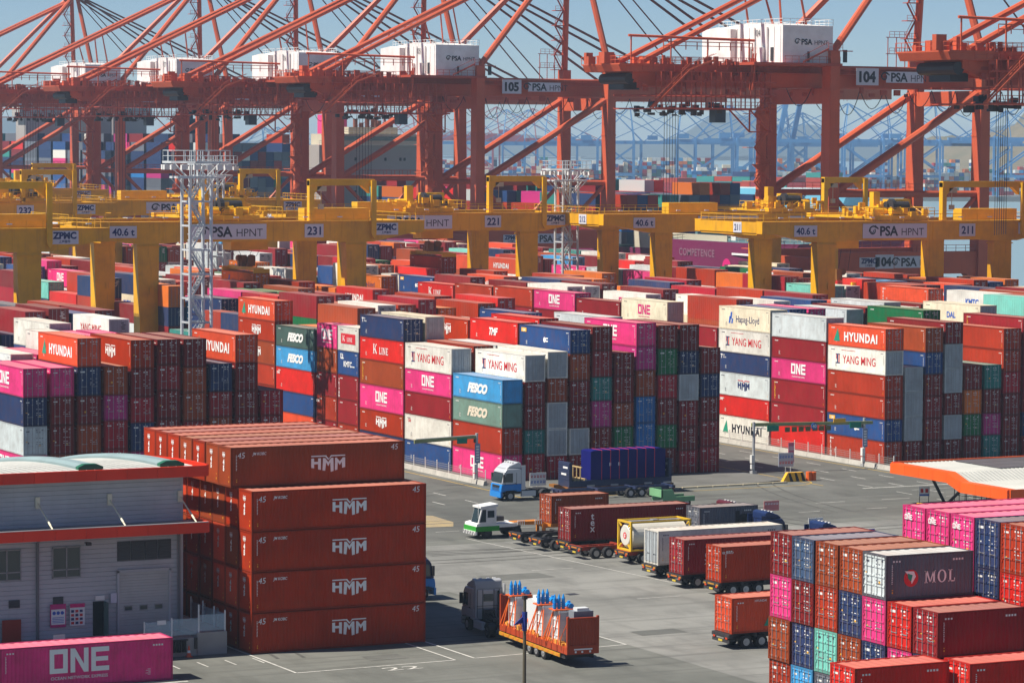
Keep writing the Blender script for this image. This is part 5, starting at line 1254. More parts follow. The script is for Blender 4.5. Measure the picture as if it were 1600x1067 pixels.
# near quay edge: a row of bollards and a band of stored boxes beyond the cranes is covered by the ships; far terminal next
def far_stacks():
    rs = random.Random(8); it = []
    bag = ['white'] * 6 + ['pale'] * 5 + ['wine'] * 5 + ['crimson'] * 3 + ['brick'] * 4 + ['midblue'] * 4 + ['blue'] * 4 + ['sky'] * 3 + ['cream'] * 4 + ['orange'] * 2 + ['teal'] * 2 + ['navy'] * 3
    for (d, a0, a1, base) in ((2300, -120, 330, 6), (2350, -340, -110, 5), (2420, -380, 420, 7), (2320, 300, 520, 5), (2600, -420, 560, 8)):
        a = a0
        while a < a1:
            n = rs.randint(3, 9); t = base + rs.choice([-2, -1, 0, 0, 1])
            for _ in range(n):
                for k in range(max(1, t + rs.choice([0, 0, -1]))):
                    c = PAL[rs.choice(bag)][1]; it.append((F(d, a, .6 + k * 2.7), r0 * 3.3, f0 * 12, u0 * 2.6, c))
                a += 3.6
            a += rs.choice([0, 0, 2, 9])
    boxes('distant_containers', it, label='mass of tiny containers stacked in the port across the basin', cat='containers', kind='stuff')
far_stacks()
CRB = mat('far_crane_blue', (.10, .28, .54), .5); CRP = mat('far_crane_pink', (.42, .12, .16), .5); CRL = mat('far_crane_pale', (.06, .24, .48), .5)
def far_crane(d, a, m, label, s=1.0, flip=False, up_=False):
    o = empty('distant_crane', (0, 0, 0), 0, label, 'quay crane', 'cranes of the far port'); o.matrix_world = local_far(d, a) @ Matrix.Diagonal((-s if flip else s, s, s, 1))
    l = MB()
    for x in (0, 28):
        for y in (0, 18): l.beam((x, y, 0), (x, y, 41), 1.5, 1.5)
        l.beam((x, 0, 14), (x, 18, 14), 1.2, 1.5); l.beam((x, 0, 40), (x, 18, 40), 1.2, 1.5)
    l.build('leg', m, o)
    l = MB()
    for y in (0, 18): l.beam((0, y, 14), (28, y, 14), 1.2, 1.8); l.beam((28, y, 36), (0, y, 16), 1.1, 1.1)
    l.build('brace', m, o)
    g = MB()
    for y in (6, 12):
        g.beam((-24, y, 39), (30, y, 39), 1.1, 2.6)
        if up_: g.beam((30, y, 39), (42, y, 100), 2.2, 3.2)
        else: g.beam((30, y, 39), (88, y, 39), 1.1, 2.3)
    g.build('girder', m, o)
    p = MB()
    for y, t in ((0, 7), (18, 11)): p.tube((28, y, 41), (25, t, 66), .4, 4); p.tube((0, y, 41), (25, t, 66), .36, 4)
    p.build('pylon', m, o)
    p = MB()
    for y in (7, 11):
        p.tube((-22, y, 40), (25, y, 66), .4, 4)
        if not up_: p.tube((25, y, 66), (54, y, 40), .36, 4); p.tube((25, y, 66), (82, y, 40), .36, 4)
        else: p.tube((25, y, 66), (39, y, 86), .36, 4)
    p.build('stay', m, o)
    h = MB(); h.box(-13, -5, 5, 12, 41, 44.5); h.build('machinery_house', m, o)
for i, (px, d, m, nm, fl, upb, s) in enumerate([(838, 2350, CRB, 'blue', 1, 0, .92), (872, 2360, CRB, 'blue', 1, 0, .92), (932, 2340, CRB, 'blue', 0, 0, .95), (1000, 2400, CRB, 'blue', 1, 0, .95), (1085, 2330, CRB, 'blue', 0, 0, .98), (1112, 2390, CRB, 'blue', 1, 0, .95), (1150, 2300, CRB, 'blue', 0, 1, 1.0), (1172, 2310, CRB, 'blue', 0, 1, 1.0), (1235, 2380, CRB, 'blue', 1, 0, .95),
        (1330, 2300, CRB, 'blue', 0, 0, 1.0), (1378, 2280, CRB, 'blue', 1, 0, 1.0), (1405, 2290, CRB, 'blue', 0, 0, 1.0), (1470, 2400, CRB, 'blue', 1, 0, .95), (1556, 2260, CRB, 'blue', 0, 0, 1.05), (600, 2700, CRP, 'pinkish', 0, 0, .92), (640, 2750, CRP, 'pinkish', 1, 0, .92), (726, 2650, CRP, 'pinkish', 0, 0, 1.0), (768, 2600, CRP, 'pinkish', 1, 0, 1.05), (784, 2640, CRP, 'pinkish', 0, 0, .98),
        (900, 2430, CRB, 'hazy blue', 1, 0, .9), (1205, 2440, CRB, 'hazy blue', 0, 0, .92), (1290, 2420, CRB, 'hazy blue', 1, 0, .92), (1522, 2400, CRB, 'hazy blue', 0, 0, .95), (376, 3000, CRL, 'pale blue', 0, 0, .75), (410, 3000, CRL, 'pale blue', 0, 0, .75), (442, 3000, CRL, 'pale blue', 1, 0, .75), (463, 3010, CRL, 'pale blue', 1, 0, .75)]):
    where = {0: 'first', 1: 'second', 2: 'third', 3: 'fourth', 4: 'fifth', 5: 'sixth', 8: 'eighth', 9: 'ninth', 10: 'tenth', 11: 'eleventh', 12: 'twelfth', 13: 'rightmost'}
    if nm == 'blue': lab = 'distant blue crane with boom raised, ' + ('left' if px == 1150 else 'right') + ' one of two' if upb else f'distant blue crane with lowered boom, {where[i]} from left in the far port'
    elif nm == 'pinkish': lab = f'distant pinkish crane, {ORD[i - 13]} of five from left in the far port'
    elif nm == 'hazy blue': lab = f'hazy blue crane behind the front row of the far port, {ORD[i - 18]} of four from left'
    else: lab = f'faint pale blue crane, {ORD[i - 22]} of four between red legs at left'
    far_crane(d, (px - 800) / 4974.2 * d, m, lab, s, fl, upb)

# ------------------------------------------------------------------ warehouse with loading dock
wh = empty('warehouse', (82, 214, 0), 0, 'grey ribbed warehouse with red fascias and a loading dock at left', 'warehouse')
def B(name, mb, m, parent=None, **k): 
    o = mb.build(name, m, parent or wh, **k); o.matrix_parent_inverse = Matrix.Translation((-82, -214, 0)); return o
WX0, WX1, WY, WZ = 44.0, 82.0, 214.0, 12.5
w = MB(); zz = 1.3
while zz < WZ - .05:        # horizontal ribbed siding, panel joints left open
    z1 = min(zz + .33, WZ)
    for (a, b_) in ((WX0, 60.3), (60.33, 65.6), (65.63, 71.0), (71.03, 76.4), (76.43, WX1)):
        w.poly([(a, WY, zz), (b_, WY, zz), (b_, WY, zz + .24), (a, WY, zz + .24)]); w.poly([(a, WY, zz + .24), (b_, WY, zz + .24), (b_, WY + .05, zz + .27), (a, WY + .05, zz + .27)]); w.poly([(a, WY + .05, zz + .27), (b_, WY + .05, zz + .27), (b_, WY + .05, z1), (a, WY + .05, z1)]); w.poly([(a, WY + .05, z1), (b_, WY + .05, z1), (b_, WY, z1), (a, WY, z1)])
    zz = z1
w.box(WX0, WX1, WY + .06, WY + .2, 0, WZ); B('wall', w, SIDING)
w = MB(); w.wave((WX1 - .02, WY + .2, 1.3), (0, 1, 0), 27, (0, 0, 7.9), (-1, 0, 0), .33, .05); w.prism([(WY + .2, 0), (WY + 29, 0), (WY + 29, 9.6), (WY + 14, 12.0), (WY + .2, 12.5)], WX1 - .3, WX1 - .1, 'x'); w.box(WX0, WX1 - .3, WY + 28.8, WY + 29, 0, 9.6); w.prism([(WY + .2, 0), (WY + 29, 0), (WY + 29, 9.6), (WY + 14, 12.0), (WY + .2, 12.5)], WX0, WX0 + .2, 'x'); B('wall', w, SIDING)
w = MB(); w.box(WX1 - .16, WX1 + .05, WY - .03, WY + .2, 1.3, WZ); B('corner_trim', w, SIDING)
def roof_z(y): return 13.28 - .0033 * (y - 212.4) ** 2
w = MB(); n = 24
for k in range(n):
    y0_, y1_ = 212.45 + 32 * k / n, 212.45 + 32 * (k + 1) / n
    for q in range(64):
        a = WX0 - .8 + q * .61; b_ = a + .61; z0_, z1_ = roof_z(y0_), roof_z(y1_)
        if b_ > 83.2: continue
        w.poly([(a, y0_, z0_), (b_ - .1, y0_, z0_), (b_ - .1, y1_, z1_), (a, y1_, z1_)]); w.poly([(b_ - .1, y0_, z0_), (b_ - .05, y0_, z0_ + .06), (b_ - .05, y1_, z1_ + .06), (b_ - .1, y1_, z1_)]); w.poly([(b_ - .05, y0_, z0_ + .06), (b_, y0_, z0_), (b_, y1_, z1_), (b_ - .05, y1_, z1_ + .06)])
rf = B('roof', w, ROOFW)
for cx in (65.7, 74.6, 80.7):
    v = MB(); n = 20; ys_ = [213.2 + 30 * k / n for k in range(n + 1)]
    prof = [(-.8, -.1), (-.8, .2), (-.4, .38), (.4, .38), (.8, .2), (.8, -.1)]
    for a, b_ in zip(ys_, ys_[1:]):
        for p, q in zip(prof, prof[1:]): v.poly([(cx + p[0], a, roof_z(a) + p[1]), (cx + q[0], a, roof_z(a) + q[1]), (cx + q[0], b_, roof_z(b_) + q[1]), (cx + p[0], b_, roof_z(b_) + p[1])])
    vo = B('roof_ventilator', v, VENT)
    v = MB(); v.prism([(cx - .92, -.12 + roof_z(213)), (cx - .92, .24 + roof_z(213)), (cx - .45, .44 + roof_z(213)), (cx + .45, .44 + roof_z(213)), (cx + .92, .24 + roof_z(213)), (cx + .92, -.12 + roof_z(213))], 212.6, 213.2); B('ventilator_cap', v, GREEN)
for k in range(18):
    a = WX0 - .9 + k * 2.27; w = MB(); w.box(a, min(a + 2.25, 83.25), 212.2, 212.42, 12.55, 13.32); B('fascia_panel', w, FASCIA)
w = MB()
for k in range(10):
    y0_, y1_ = 212.43 + 3.2 * k, 212.43 + 3.2 * (k + 1) - .02; w.prism([(y0_, roof_z(y0_) - .72), (y1_, roof_z(y1_) - .72), (y1_, roof_z(y1_) + .1), (y0_, roof_z(y0_) + .1)], 83.22, 83.42, 'x')
B('fascia', w, FASCIA)
w = MB(); w.box(WX0 - .9, 83.2, 212.43, 214.0, 12.52, 12.6); B('soffit', w, SIDING)
cn = MB(); cn.box(WX0, 82.6, 210.7, 214, 8.95, 9.25); B('canopy_deck', cn, mat('canopy_sheet', (.30, .31, .33), .6, dirt=.3))
for k in range(17):
    a = WX0 + k * 2.27; w = MB(); w.box(a, min(a + 2.25, 82.65), 210.45, 210.68, 8.72, 9.46); B('fascia_panel', w, FASCIA)
w = MB(); w.box(WX0, 82.65, 210.42, 210.7, 9.465, 9.5); B('canopy_trim', w, STEEL)
w = MB(); w.box(82.62, 82.8, 210.7, 213.9, 8.72, 9.46); B('fascia', w, FASCIA)
for x in (49.8, 55.1, 60.4, 65.75, 71.1, 76.45, 81.78):
    w = MB(); w.tube((x, 213.9, 10.98), (x + .08, 210.75, 9.42), .055, 8); w.box(x - .16, x + .16, 213.8, 213.97, 10.6, 11.4); w.tube((x + .05, 212.2, 10.14), (x + .07, 211.2, 9.65), .075, 8); B('canopy_strut', w, mat('strut_cream', (.72, .68, .52), .5))
FRAME = mat('window_frame', (.30, .31, .32), .5)
for (x0, x1) in ((67.8, 69.9), (72.18, 74.3), (62.0, 64.1)):
    w = MB(); z0_, z1_ = 5.58, 7.8
    for (a, b_, c_, d_) in ((x0, x1, z0_, z0_ + .08), (x0, x1, z1_ - .08, z1_), (x0, x0 + .07, z0_, z1_), (x1 - .07, x1, z0_, z1_), ((x0 + x1) / 2 - .04, (x0 + x1) / 2 + .04, z0_, z1_), (x0, x1, z0_ + .55, z0_ + .63)): w.box(a, b_, 213.88, 213.99, c_, d_)
    win = B('window', w, FRAME)
    for a in (x0 + .05, (x0 + x1) / 2 + .02):
        for (c_, d_) in ((z0_ + .06, z0_ + .56), (z0_ + .62, z1_ - .06)): w = MB(); w.box(a, a + (x1 - x0) / 2 - .08, 213.93, 213.97, c_, d_); put('pane', w.mesh('pane', GLASS), win)
LOUV = mat('louvre_dark', (.07, .075, .08), .6)
for k in range(4):
    x0 = 77.05 + k * 1.03; w = MB(); w.box(x0, x0 + .98, 213.93, 213.99, 6.55, 7.95)
    for q in range(7): w.box(x0 + .04, x0 + .94, 213.86, 213.93, 6.6 + q * .19, 6.68 + q * .19)
    B('louvre', w, LOUV)
for (x0, x1, z0_, z1_) in ((69.0, 69.8, 3.65, 4.2), (72.25, 73.0, 3.72, 4.25)):
    w = MB(); w.box(x0, x1, 213.92, 213.99, z0_, z1_)
    for q in range(3): w.box(x0 + .03, x1 - .03, 213.86, 213.92, z0_ + .04 + q * .17, z0_ + .12 + q * .17)
    B('vent_grille', w, LOUV)
w = MB(); SHUT = mat('shutter_grey', (.46, .47, .46), .55, dirt=.25)
for k in range(22): w.box(77.15, 80.92, 213.86 + (.02 if k % 2 else 0), 213.99, 1.32 + k * .2, 1.32 + k * .2 + .19)
sh = B('roller_shutter', w, SHUT)
for x in (77.5, 78.65, 79.8):
    w = MB(); w.box(x, x + .66, 213.82, 213.86, 2.95, 3.35); s_ = B('shutter_window', w, FRAME)
    w = MB(); w.box(x + .07, x + .59, 213.80, 213.82, 3.01, 3.29); put('pane', w.mesh('pane', GLASS), s_)
for (a, b_, c_, d_) in ((77.0, 77.15, 1.3, 5.85), (80.92, 81.07, 1.3, 5.85), (77.0, 81.07, 5.72, 5.92)): w = MB(); w.box(a, b_, 213.78, 213.98, c_, d_); B('shutter_frame', w, SIDING)
w = MB(); w.box(75.22, 76.0, 213.93, 213.99, 1.32, 3.75); B('doorway', w, mat('dark_interior', (.012, .014, .018), .9))
w = MB(); w.box(76.03, 76.08, 213.1, 213.98, 1.32, 3.75); B('door', w, mat('door_green_grey', (.13, .19, .18), .5))
DS = mat('downspout', (.16, .16, .17), .5)
for x in (71.07, 81.67): w = MB(); w.tube((x, 213.8, 1.3), (x, 213.8, 8.2), .1, 8); w.tube((x, 213.8, 8.2), (x + (.3 if x < 75 else -.4), 213.4, 8.7), .1, 8); B('downspout', w, DS)
w = MB(); w.tube((74.6, 213.9, 8.0), (74.6, 213.2, 8.1), .05, 6); w.cbox(74.6, 213.1, 7.9, .35, .3, .22); B('wall_lamp', w, DARK)
dk = MB(); dk.box(WX0, 81.7, 210.36, 213.97, 0, 1.28); B('dock_wall', dk, CONC)
dk = MB(); dk.box(81.75, 84.0, 210.34, 217, 0, 1.6); dk.box(82.06, 84.0, 217.0, 230, 0, 1.6); B('dock_wall', dk, CONC)
dk = MB(); dk.box(81.5, 81.7, 210.2, 210.34, .5, 1.3); B('dock_ladder', dk, DARK)
for k in range(4): w = MB(); w.tube((79.4 + k * .42, 210.12, .35), (79.4 + k * .42, 210.12, 1.15), .16, 8); B('dock_bumper', w, RUBBER)
w = MB(); w.box(79.1, 81.0, 210.2, 210.34, 1.12, 1.24); B('bumper_beam', w, DARK)
# glass screen railing on the dock
gr = empty('glass_railing', (82, 210.5, 1.3), 0, 'glass panelled railing with white posts on the corner of the loading dock', 'railing')
def BR(name, mb, m): o = mb.build(name, m, gr); o.matrix_parent_inverse = Matrix.Translation((-82, -210.5, -1.3)); return o
gm_ = bpy.data.materials.new('railing_glass'); gm_.use_nodes = True; n_ = gm_.node_tree.nodes; n_['Principled BSDF'].inputs['Base Color'].default_value = (.55, .75, .85, 1); n_['Principled BSDF'].inputs['Roughness'].default_value = .1; n_['Principled BSDF'].inputs['Alpha'].default_value = .28
for (x, y, z, h_) in ((77.8, 210.5, 1.28, 1.35), (79.86, 210.5, 1.28, 1.5), (81.9, 210.5, 1.6, 2.0), (83.9, 210.5, 1.6, 1.5), (83.9, 212.6, 1.6, 1.5), (83.9, 214.8, 1.6, 1.6), (83.9, 217.2, 1.6, 1.6)): w = MB(); w.box(x - .045, x + .045, y - .045, y + .045, z, z + h_); BR('post', w, WHITEP)
for (a, b_, z) in (((77.85, 210.5), (79.8, 210.5), 1.4), ((79.9, 210.5), (81.85, 210.5), 1.5), ((81.95, 210.5), (83.85, 210.5), 1.7), ((83.9, 210.55), (83.9, 212.55), 1.7), ((83.9, 212.65), (83.9, 214.75), 1.7), ((83.9, 214.85), (83.9, 217.15), 1.7)): w = MB(); w.box(a[0] - .01, b_[0] + .01, a[1] - .01, b_[1] + .01, z, z + 1.15); BR('glass_panel', w, gm_)
w = MB(); w.box(78.75, 79.4, 210.42, 210.46, 2.35, 2.65); BR('notice_plate', w, WHITEP)
# boards fixed to the warehouse wall
def board(x0, x1, z0_, z1_, face, label, extra, y=213.8, cat='sign'):
    o = empty('sign_board', ((x0 + x1) / 2, y, z0_), 0, label, cat); w = MB(); w.box(-(x1 - x0) / 2, (x1 - x0) / 2, 0, .05, 0, z1_ - z0_); w.build('panel', face, o)
    if extra: w = MB(); extra(w, x1 - x0, z1_ - z0_); put('print', w.mesh('print', [PNAVY, WHITE, MAGENTA, PBLUE, PRED]), o, mtx=at(FACE_MY, 0, -.006, 0))
    return o
def p1(w, W_, H_):
    w.geo(rects([(-W_ / 2 + .06, W_ / 2 - .06, H_ * .12, H_ * .78)]), UV(0, 0), 1)
    for q in (-.3, 0, .3): w.geo(disc(.13, 12), lambda p, q=q: (p[0] + q, p[1] + H_ * .62, .003), 3)
    for q in range(4): w.geo(rects([(-W_ / 2 + .14, W_ / 2 - .16, H_ * (.2 + q * .07), H_ * (.2 + q * .07) + .04)]), lambda p: (p[0], p[1], .003), 3)
def p2(w, W_, H_):
    w.geo(rects([(-W_ / 2, W_ / 2, H_ * .82, H_)]), UV(0, 0), 2)
    for i in range(3):
        for j in range(4): w.geo(rects([(-W_ / 2 + .08 + i * .32, -W_ / 2 + .3 + i * .32, .1 + j * .28, .28 + j * .28)]), lambda p: (p[0], p[1], .003), 0 if (i + j) % 2 else 4)
board(72.0, 73.15, 2.1, 3.75, mat('sign_magenta', (.55, .03, .2), .5), 'magenta framed safety poster with blue pictograms on the warehouse wall', p1)
board(73.45, 74.55, 2.15, 3.72, WHITEP, 'white notice board with pink header on the warehouse wall', p2)
board(75.36, 76.03, 3.85, 4.18, WHITEP, 'small white sign above the dark doorway', None); board(76.5, 76.95, 3.58, 4.3, mat('sign_lilac', (.6, .58, .68), .5), 'small lilac notice between doorway and shutter', None)
board(71.4, 72.26, 1.32, 1.98, WHITEP, 'white box-like panel standing on the dock left of the magenta poster', None, 211.4); board(68.4, 69.78, 1.3, 2.88, mat('sign_dark_red', (.28, .03, .015), .5), 'dark red cabinet board at the left end of the dock', None, 213.6)
c = empty('traffic_cone', (80.95, 209.95, 0), 0, 'orange and white traffic cone beside the dock bumpers', 'traffic cone')
CO = mat('cone_orange', (.75, .10, .03), .5); w = MB(); w.cbox(0, 0, 0, .42, .42, .05); w.build('base', CO, c); w = MB(); w.tube((0, 0, .05), (0, 0, .3), .17, 10, r2=.125); w.tube((0, 0, .48), (0, 0, .8), .09, 10, r2=.04); w.build('cone', CO, c); w = MB(); w.tube((0, 0, .3), (0, 0, .48), .127, 10, r2=.092); w.build('band', WHITE, c)
container(64.3, 201.4, 0, 'pink', C40, HC, 'pink container with large white block lettering lying in front of the warehouse', 'single containers on the forecourt', None, rot=1)
big = MB(); big.geo(one_geo(1.62), UV(0, -.55)); big.geo(text('OCEAN NETWORK EXPRESS', .2, .008, sx=1.1), UV(0, -.98)); 
o_ = COL.objects['shipping_container'] if False else [x for x in COL.objects if x.name.startswith('shipping_container')][-1]
put('lettering', big.mesh('lettering', WHITE), o_, mtx=at(FACE_PX, W + .003, 5.55, 1.55))

# ------------------------------------------------------------------ vehicles
def wheel(o, x, y, r=.5, w=.3, m=STEEL):
    t = MB(); t.tube((x, y - w / 2, r), (x, y + w / 2, r), r, 16); t.tube((x, y - w / 2 - .02, r), (x, y + w / 2 + .02, r), r * .86, 16); wo = t.build('wheel', RUBBER, o)
    k = MB(); k.tube((x, y - w / 2 - .03, r), (x, y + w / 2 + .03, r), r * .56, 12); k.tube((x, y - w / 2 - .09, r), (x, y + w / 2 + .09, r), r * .2, 8); k.build('rim', m, wo)
def soft(o, w=.07):
    m = o.modifiers.new('bevel', 'BEVEL'); m.width = w; m.segments = 2; m.limit_method = 'ANGLE'; m.angle_limit = R(25); return o
def semi(x, y, rz, L, label, col, axles=(1.5, 2.75), deck=1.12, neck=False, lights=True, bar=None, goose=None):
    """container trailer, origin at the rear, heading +x"""
    o = empty('container_trailer', (x, y, 0), rz, label, 'trailer', 'container trailers')
    c = MB()
    for yy in (-.48, .48): c.box(.3, L, yy - .09, yy + .09, deck - .42, deck - .06)
    for q in (0.05, L * .33, L * .66, L - .35): c.box(q, q + .22, -1.2, 1.2, deck - .26, deck)
    for q in range(int(L / 1.1)): c.box(q * 1.1 + .3, q * 1.1 + .4, -.4, .4, deck - .34, deck - .14)
    c.build('frame', col, o)
    b_ = MB(); b_.box(-.05, .05, -1.2, 1.2, .45, .68); b_.box(-.02, .05, -.9, -.75, .68, deck - .25); b_.box(-.02, .05, .75, .9, .68, deck - .25); b_.box(-.08, .04, -1.22, 1.22, deck - .3, deck - .02); b_.build('rear_bumper', DARK, o); b_ = MB(); [b_.box(-.10, -.08, y_, y_ + .34, deck - .24, deck - .12) for y_ in (-1.15, .81)]; b_.box(-.10, -.08, -.5, .5, deck - .2, deck - .1); b_.build('marker_plate', bar or col, o)
    if lights:
        for yy in (-1.0, .72): k = MB(); k.box(-.1, -.05, yy, yy + .28, .72, .86); k.build('tail_light', mat('tail_lamp', (.55, .05, .01), .35), o)
        k = MB(); k.box(-.09, -.05, -.28, .28, .5, .64); k.build('number_plate', mat('plate_yellow', (.6, .45, .05), .5), o)
    for a in axles:
        for yy in (-.98, .98): wheel(o, a, yy, .49, .46)
        k = MB(); k.tube((a, -.8, .49), (a, .8, .49), .08, 6); k.build('axle', DARK, o)
    for yy in (-.75, .75): k = MB(); k.box(L - 3.2, L - 3.05, yy - .07, yy + .07, .12, deck - .2); k.cbox(L - 3.12, yy, .06, .3, .3, .06); k.build('landing_leg', DARK, o)
    if goose:
        g = MB(); g.prism([(L, deck - .42), (L, deck - .02), (L + .6, deck + .28), (L + goose, deck + .28), (L + goose, deck - .0), (L + .9, deck - .06)], -.55, .55); g.build('gooseneck', bar or col, o)
    return o
def tractor(x, y, rz, label, top, low, roofm=None, day=False):
    """cab-over tractor unit, origin under the rear axle, heading +x"""
    o = empty('tractor_unit', (x, y, 0), rz, label, 'truck', 'trucks in the yard')
    c = MB()
    for yy in (-.42, .42): c.box(-1.1, 4.6, yy - .08, yy + .08, .72, .98)
    for q in (-1.0, 0, 1.3, 2.3): c.box(q, q + .14, -.4, .4, .74, .94)
    c.build('chassis', DARK, o)
    k = MB(); k.tube((-.1, 0, .98), (-.1, 0, 1.12), .52, 16); k.box(-.6, .5, -.5, .5, .98, 1.04); k.build('fifth_wheel', DARK, o)
    zt_ = 3.15
    k = MB(); k.prism([(2.75, 1.0), (2.75, 3.1), (3.0, 3.25), (4.6, 3.2), (4.95, 2.35), (5.05, 1.65), (2.75, 1.65)] if False else [(2.75, 1.72), (2.75, 3.2), (2.95, 3.32), (4.45, 3.3), (4.75, 2.95), (5.02, 1.72)], -1.22, 1.22); soft(k.build('cab', top, o), .1)
    k = MB(); k.prism([(2.75, .95), (2.75, 1.72), (5.02, 1.72), (5.1, 1.3), (5.1, .95), (4.55, .95), (4.5, 1.08), (3.35, 1.08), (3.3, .95)], -1.24, 1.24); soft(k.build('cab_lower', low, o))
    k = MB(); k.prism([(2.72, 3.2), (2.75, 3.85), (3.1, 3.98), (4.1, 3.62), (4.5, 3.31), (2.95, 3.33)], -1.12, 1.12); soft(k.build('roof_deflector', roofm or top, o), .1)
    if not day: k = MB(); k.box(2.3, 2.75, -1.2, -1.12, 1.1, 3.6); k.box(2.3, 2.75, 1.12, 1.2, 1.1, 3.6); k.build('side_deflector', roofm or top, o)
    k = MB(); k.poly([(4.775, -1.08, 2.9), (4.775, 1.08, 2.9), (5.035, 1.12, 1.9), (5.035, -1.12, 1.9)]); k.build('windscreen', GLASS, o)
    for s_ in (-1, 1):
        k = MB(); k.prism([(3.75, 1.9), (3.75, 2.85), (4.5, 2.85), (4.75, 1.95)], s_ * 1.225 - .006, s_ * 1.225 + .006); k.build('side_window', GLASS, o)
        k = MB(); k.box(4.75, 4.9, s_ * 1.35 - .12, s_ * 1.35 + .12, 1.95, 2.75); k.beam((4.7, s_ * 1.2, 2.7), (4.8, s_ * 1.35, 2.7), .05, .05); k.build('mirror', DARK, o)
        k = MB(); k.box(5.08, 5.14, s_ * .85 - .22, s_ * .85 + .22, .72, .92); k.build('headlight', LAMP, o)
        k = MB(); k.box(1.1, 2.7, s_ * 1.05 - .16, s_ * 1.05 + .16, .42, .98); k.build('side_skirt', roofm or low, o)
    k = MB(); k.box(4.95, 5.16, -1.22, 1.22, .38, .95); k.build('bumper', low, o)
    k = MB(); k.box(2.70, 2.74, -.38, .38, 2.3, 2.85); k.build('rear_window', GLASS, o)
    k = MB(); k.box(5.03, 5.09, -.8, .8, 1.05, 1.62)
    for q in range(5): k.box(5.09, 5.12, -.78, .78, 1.08 + q * .11, 1.12 + q * .11)
    k.build('grille', DARK, o)
    k = MB()
    for s_ in (-1, 1):
        for xx in (3.32, 4.62): k.box(xx, xx + .025, s_ * 1.225 - .012, s_ * 1.225 + .012, 1.1, 2.9)
        k.box(3.4, 3.55, s_ * 1.24 - .02, s_ * 1.24 + .02, 1.78, 1.83)
        for q in range(3): k.box(4.5, 4.75, s_ * 1.2 - .1, s_ * 1.2 + .1, .45 + q * .28, .49 + q * .28)
    for yy in (-.9, -.45, .45, .9): k.box(2.70, 2.735, yy - .015, yy + .015, 1.1, 3.2)
    k.box(2.70, 2.735, -1.1, 1.1, 1.95, 1.98); k.build('cab_trim', DARK, o)
    k = MB(); [k.cbox(3.6, yy, 3.82, .16, .24, .12) for yy in (-.8, -.3, .3, .8)]; k.tube((2.95, .9, 3.5), (3.6, .9, 3.75), .06, 6); k.build('roof_lamp', LAMP, o)
    k = MB()
    for yy in (-.3, 0, .3): k.tube((2.6, yy, 1.6), (1.6, yy * .6, 1.15), .035, 5); k.tube((1.6, yy * .6, 1.15), (.9, yy, 1.05), .035, 5)
    k.build('air_hose', RUBBER, o)
    k = MB(); k.tube((2.55, -.75, 1.0), (2.55, -.75, 3.1), .09, 8); k.box(2.35, 2.7, -.4, .5, 1.0, 1.7); k.build('exhaust_stack', DARK, o)
    for yy in (-.95, .95): wheel(o, 0, yy, .5, .52, DARK); wheel(o, 4.0, yy + (.08 if yy > 0 else -.08), .5, .3)
    for s_ in (-1, 1):
        k = MB(); n = 10
        for q in range(n):
            a, b_ = R(15 + 150 * q / n), R(15 + 150 * (q + 1) / n); k.poly([(.58 * math.cos(a), s_ * .66, .5 + .58 * math.sin(a)), (.58 * math.cos(b_), s_ * .66, .5 + .58 * math.sin(b_)), (.58 * math.cos(b_), s_ * 1.24, .5 + .58 * math.sin(b_)), (.58 * math.cos(a), s_ * 1.24, .5 + .58 * math.sin(a))])
        k.build('mudguard', DARK, o)
    return o
CHD = mat('chassis_dark', (.03, .03, .035), .55, dirt=.3); CHN = mat('chassis_navy', (.025, .04, .10), .5, dirt=.3); CHO = mat('chassis_orange', (.60, .20, .02), .5, dirt=.3); CHR = mat('chassis_red', (.32, .04, .02), .5, dirt=.3); CHY = mat('chassis_yellow', (.55, .26, .02), .5, dirt=.3)
CABW = mat('cab_silver', (.55, .57, .60), .3, .2); CABB = mat('cab_blue', (.02, .22, .62), .3); CABN = mat('cab_navy', (.015, .03, .10), .3); CABD = mat('cab_dark', (.03, .03, .035), .3); CABG = mat('cab_green', (.10, .36, .13), .4); CABM = mat('cab_maroon', (.10, .015, .02), .3); CABY = mat('cab_grey', (.50, .48, .47), .35, .2); CABE = mat('cab_grey_dark', (.36, .37, .39), .35)
GRP = 'containers parked on trailers in the yard'
def parked(x, y, color, L, H, label, lg=None, trailer=None, tlabel='', z=1.13, axles=(1.5, 2.75), bar=CHO, **k):
    semi(x - .15, y + W / 2, 0, L + .3, tlabel, trailer or CHD, axles, z - .02, bar=bar)
    return container(x, y, z, color, L, H, label, GRP, lg, rot=1, **k)
parked(132.05, 248.6, 'maroon', C40, HC, 'dark maroon long container on a trailer, its doors facing left, second in the parked row', 'tex', CHD, 'trailer under the dark maroon long container', bar=CHY)
parked(131.3, 231.5, 'white', C40, HC, 'white long container on a trailer with grey-shadowed side and white doors', 'gesea', CHD, 'trailer under the white long container', bar=CHY)
parked(130.3, 225.45, 'wine', C40, HC, 'wine red long container on a trailer beside the white one', 'tex', CHD, 'trailer under the wine red long container')
parked(130.75, 220.2, 'hmmred', C20, HC, 'short orange brown container on a trailer, half hidden by the foreground stack', 'gesea', CHD, 'trailer under the short orange brown container', axles=(1.3, 2.5, 3.7), bar=CHY)
parked(117.7, 196.65, 'orred', C20, HS, 'short red container with green triangle on a trailer beside the foreground stack', 'square_hyu', CHD, 'trailer under the red container with green triangle', axles=(1.4, 2.7), bar=CHD)
semi(130.7, 256.8, 0, 12.5, 'empty dark trailer left of the row, nearer to the small tractor', CHD, bar=CHO); semi(130.6, 252.6, 0, 12.5, 'empty dark trailer between the small tractor and the maroon container', CHD, bar=CHO); semi(131.2, 246.2, 0, 12.5, 'trailer with a slate container at its front beyond the tank', CHR, bar=CHO)
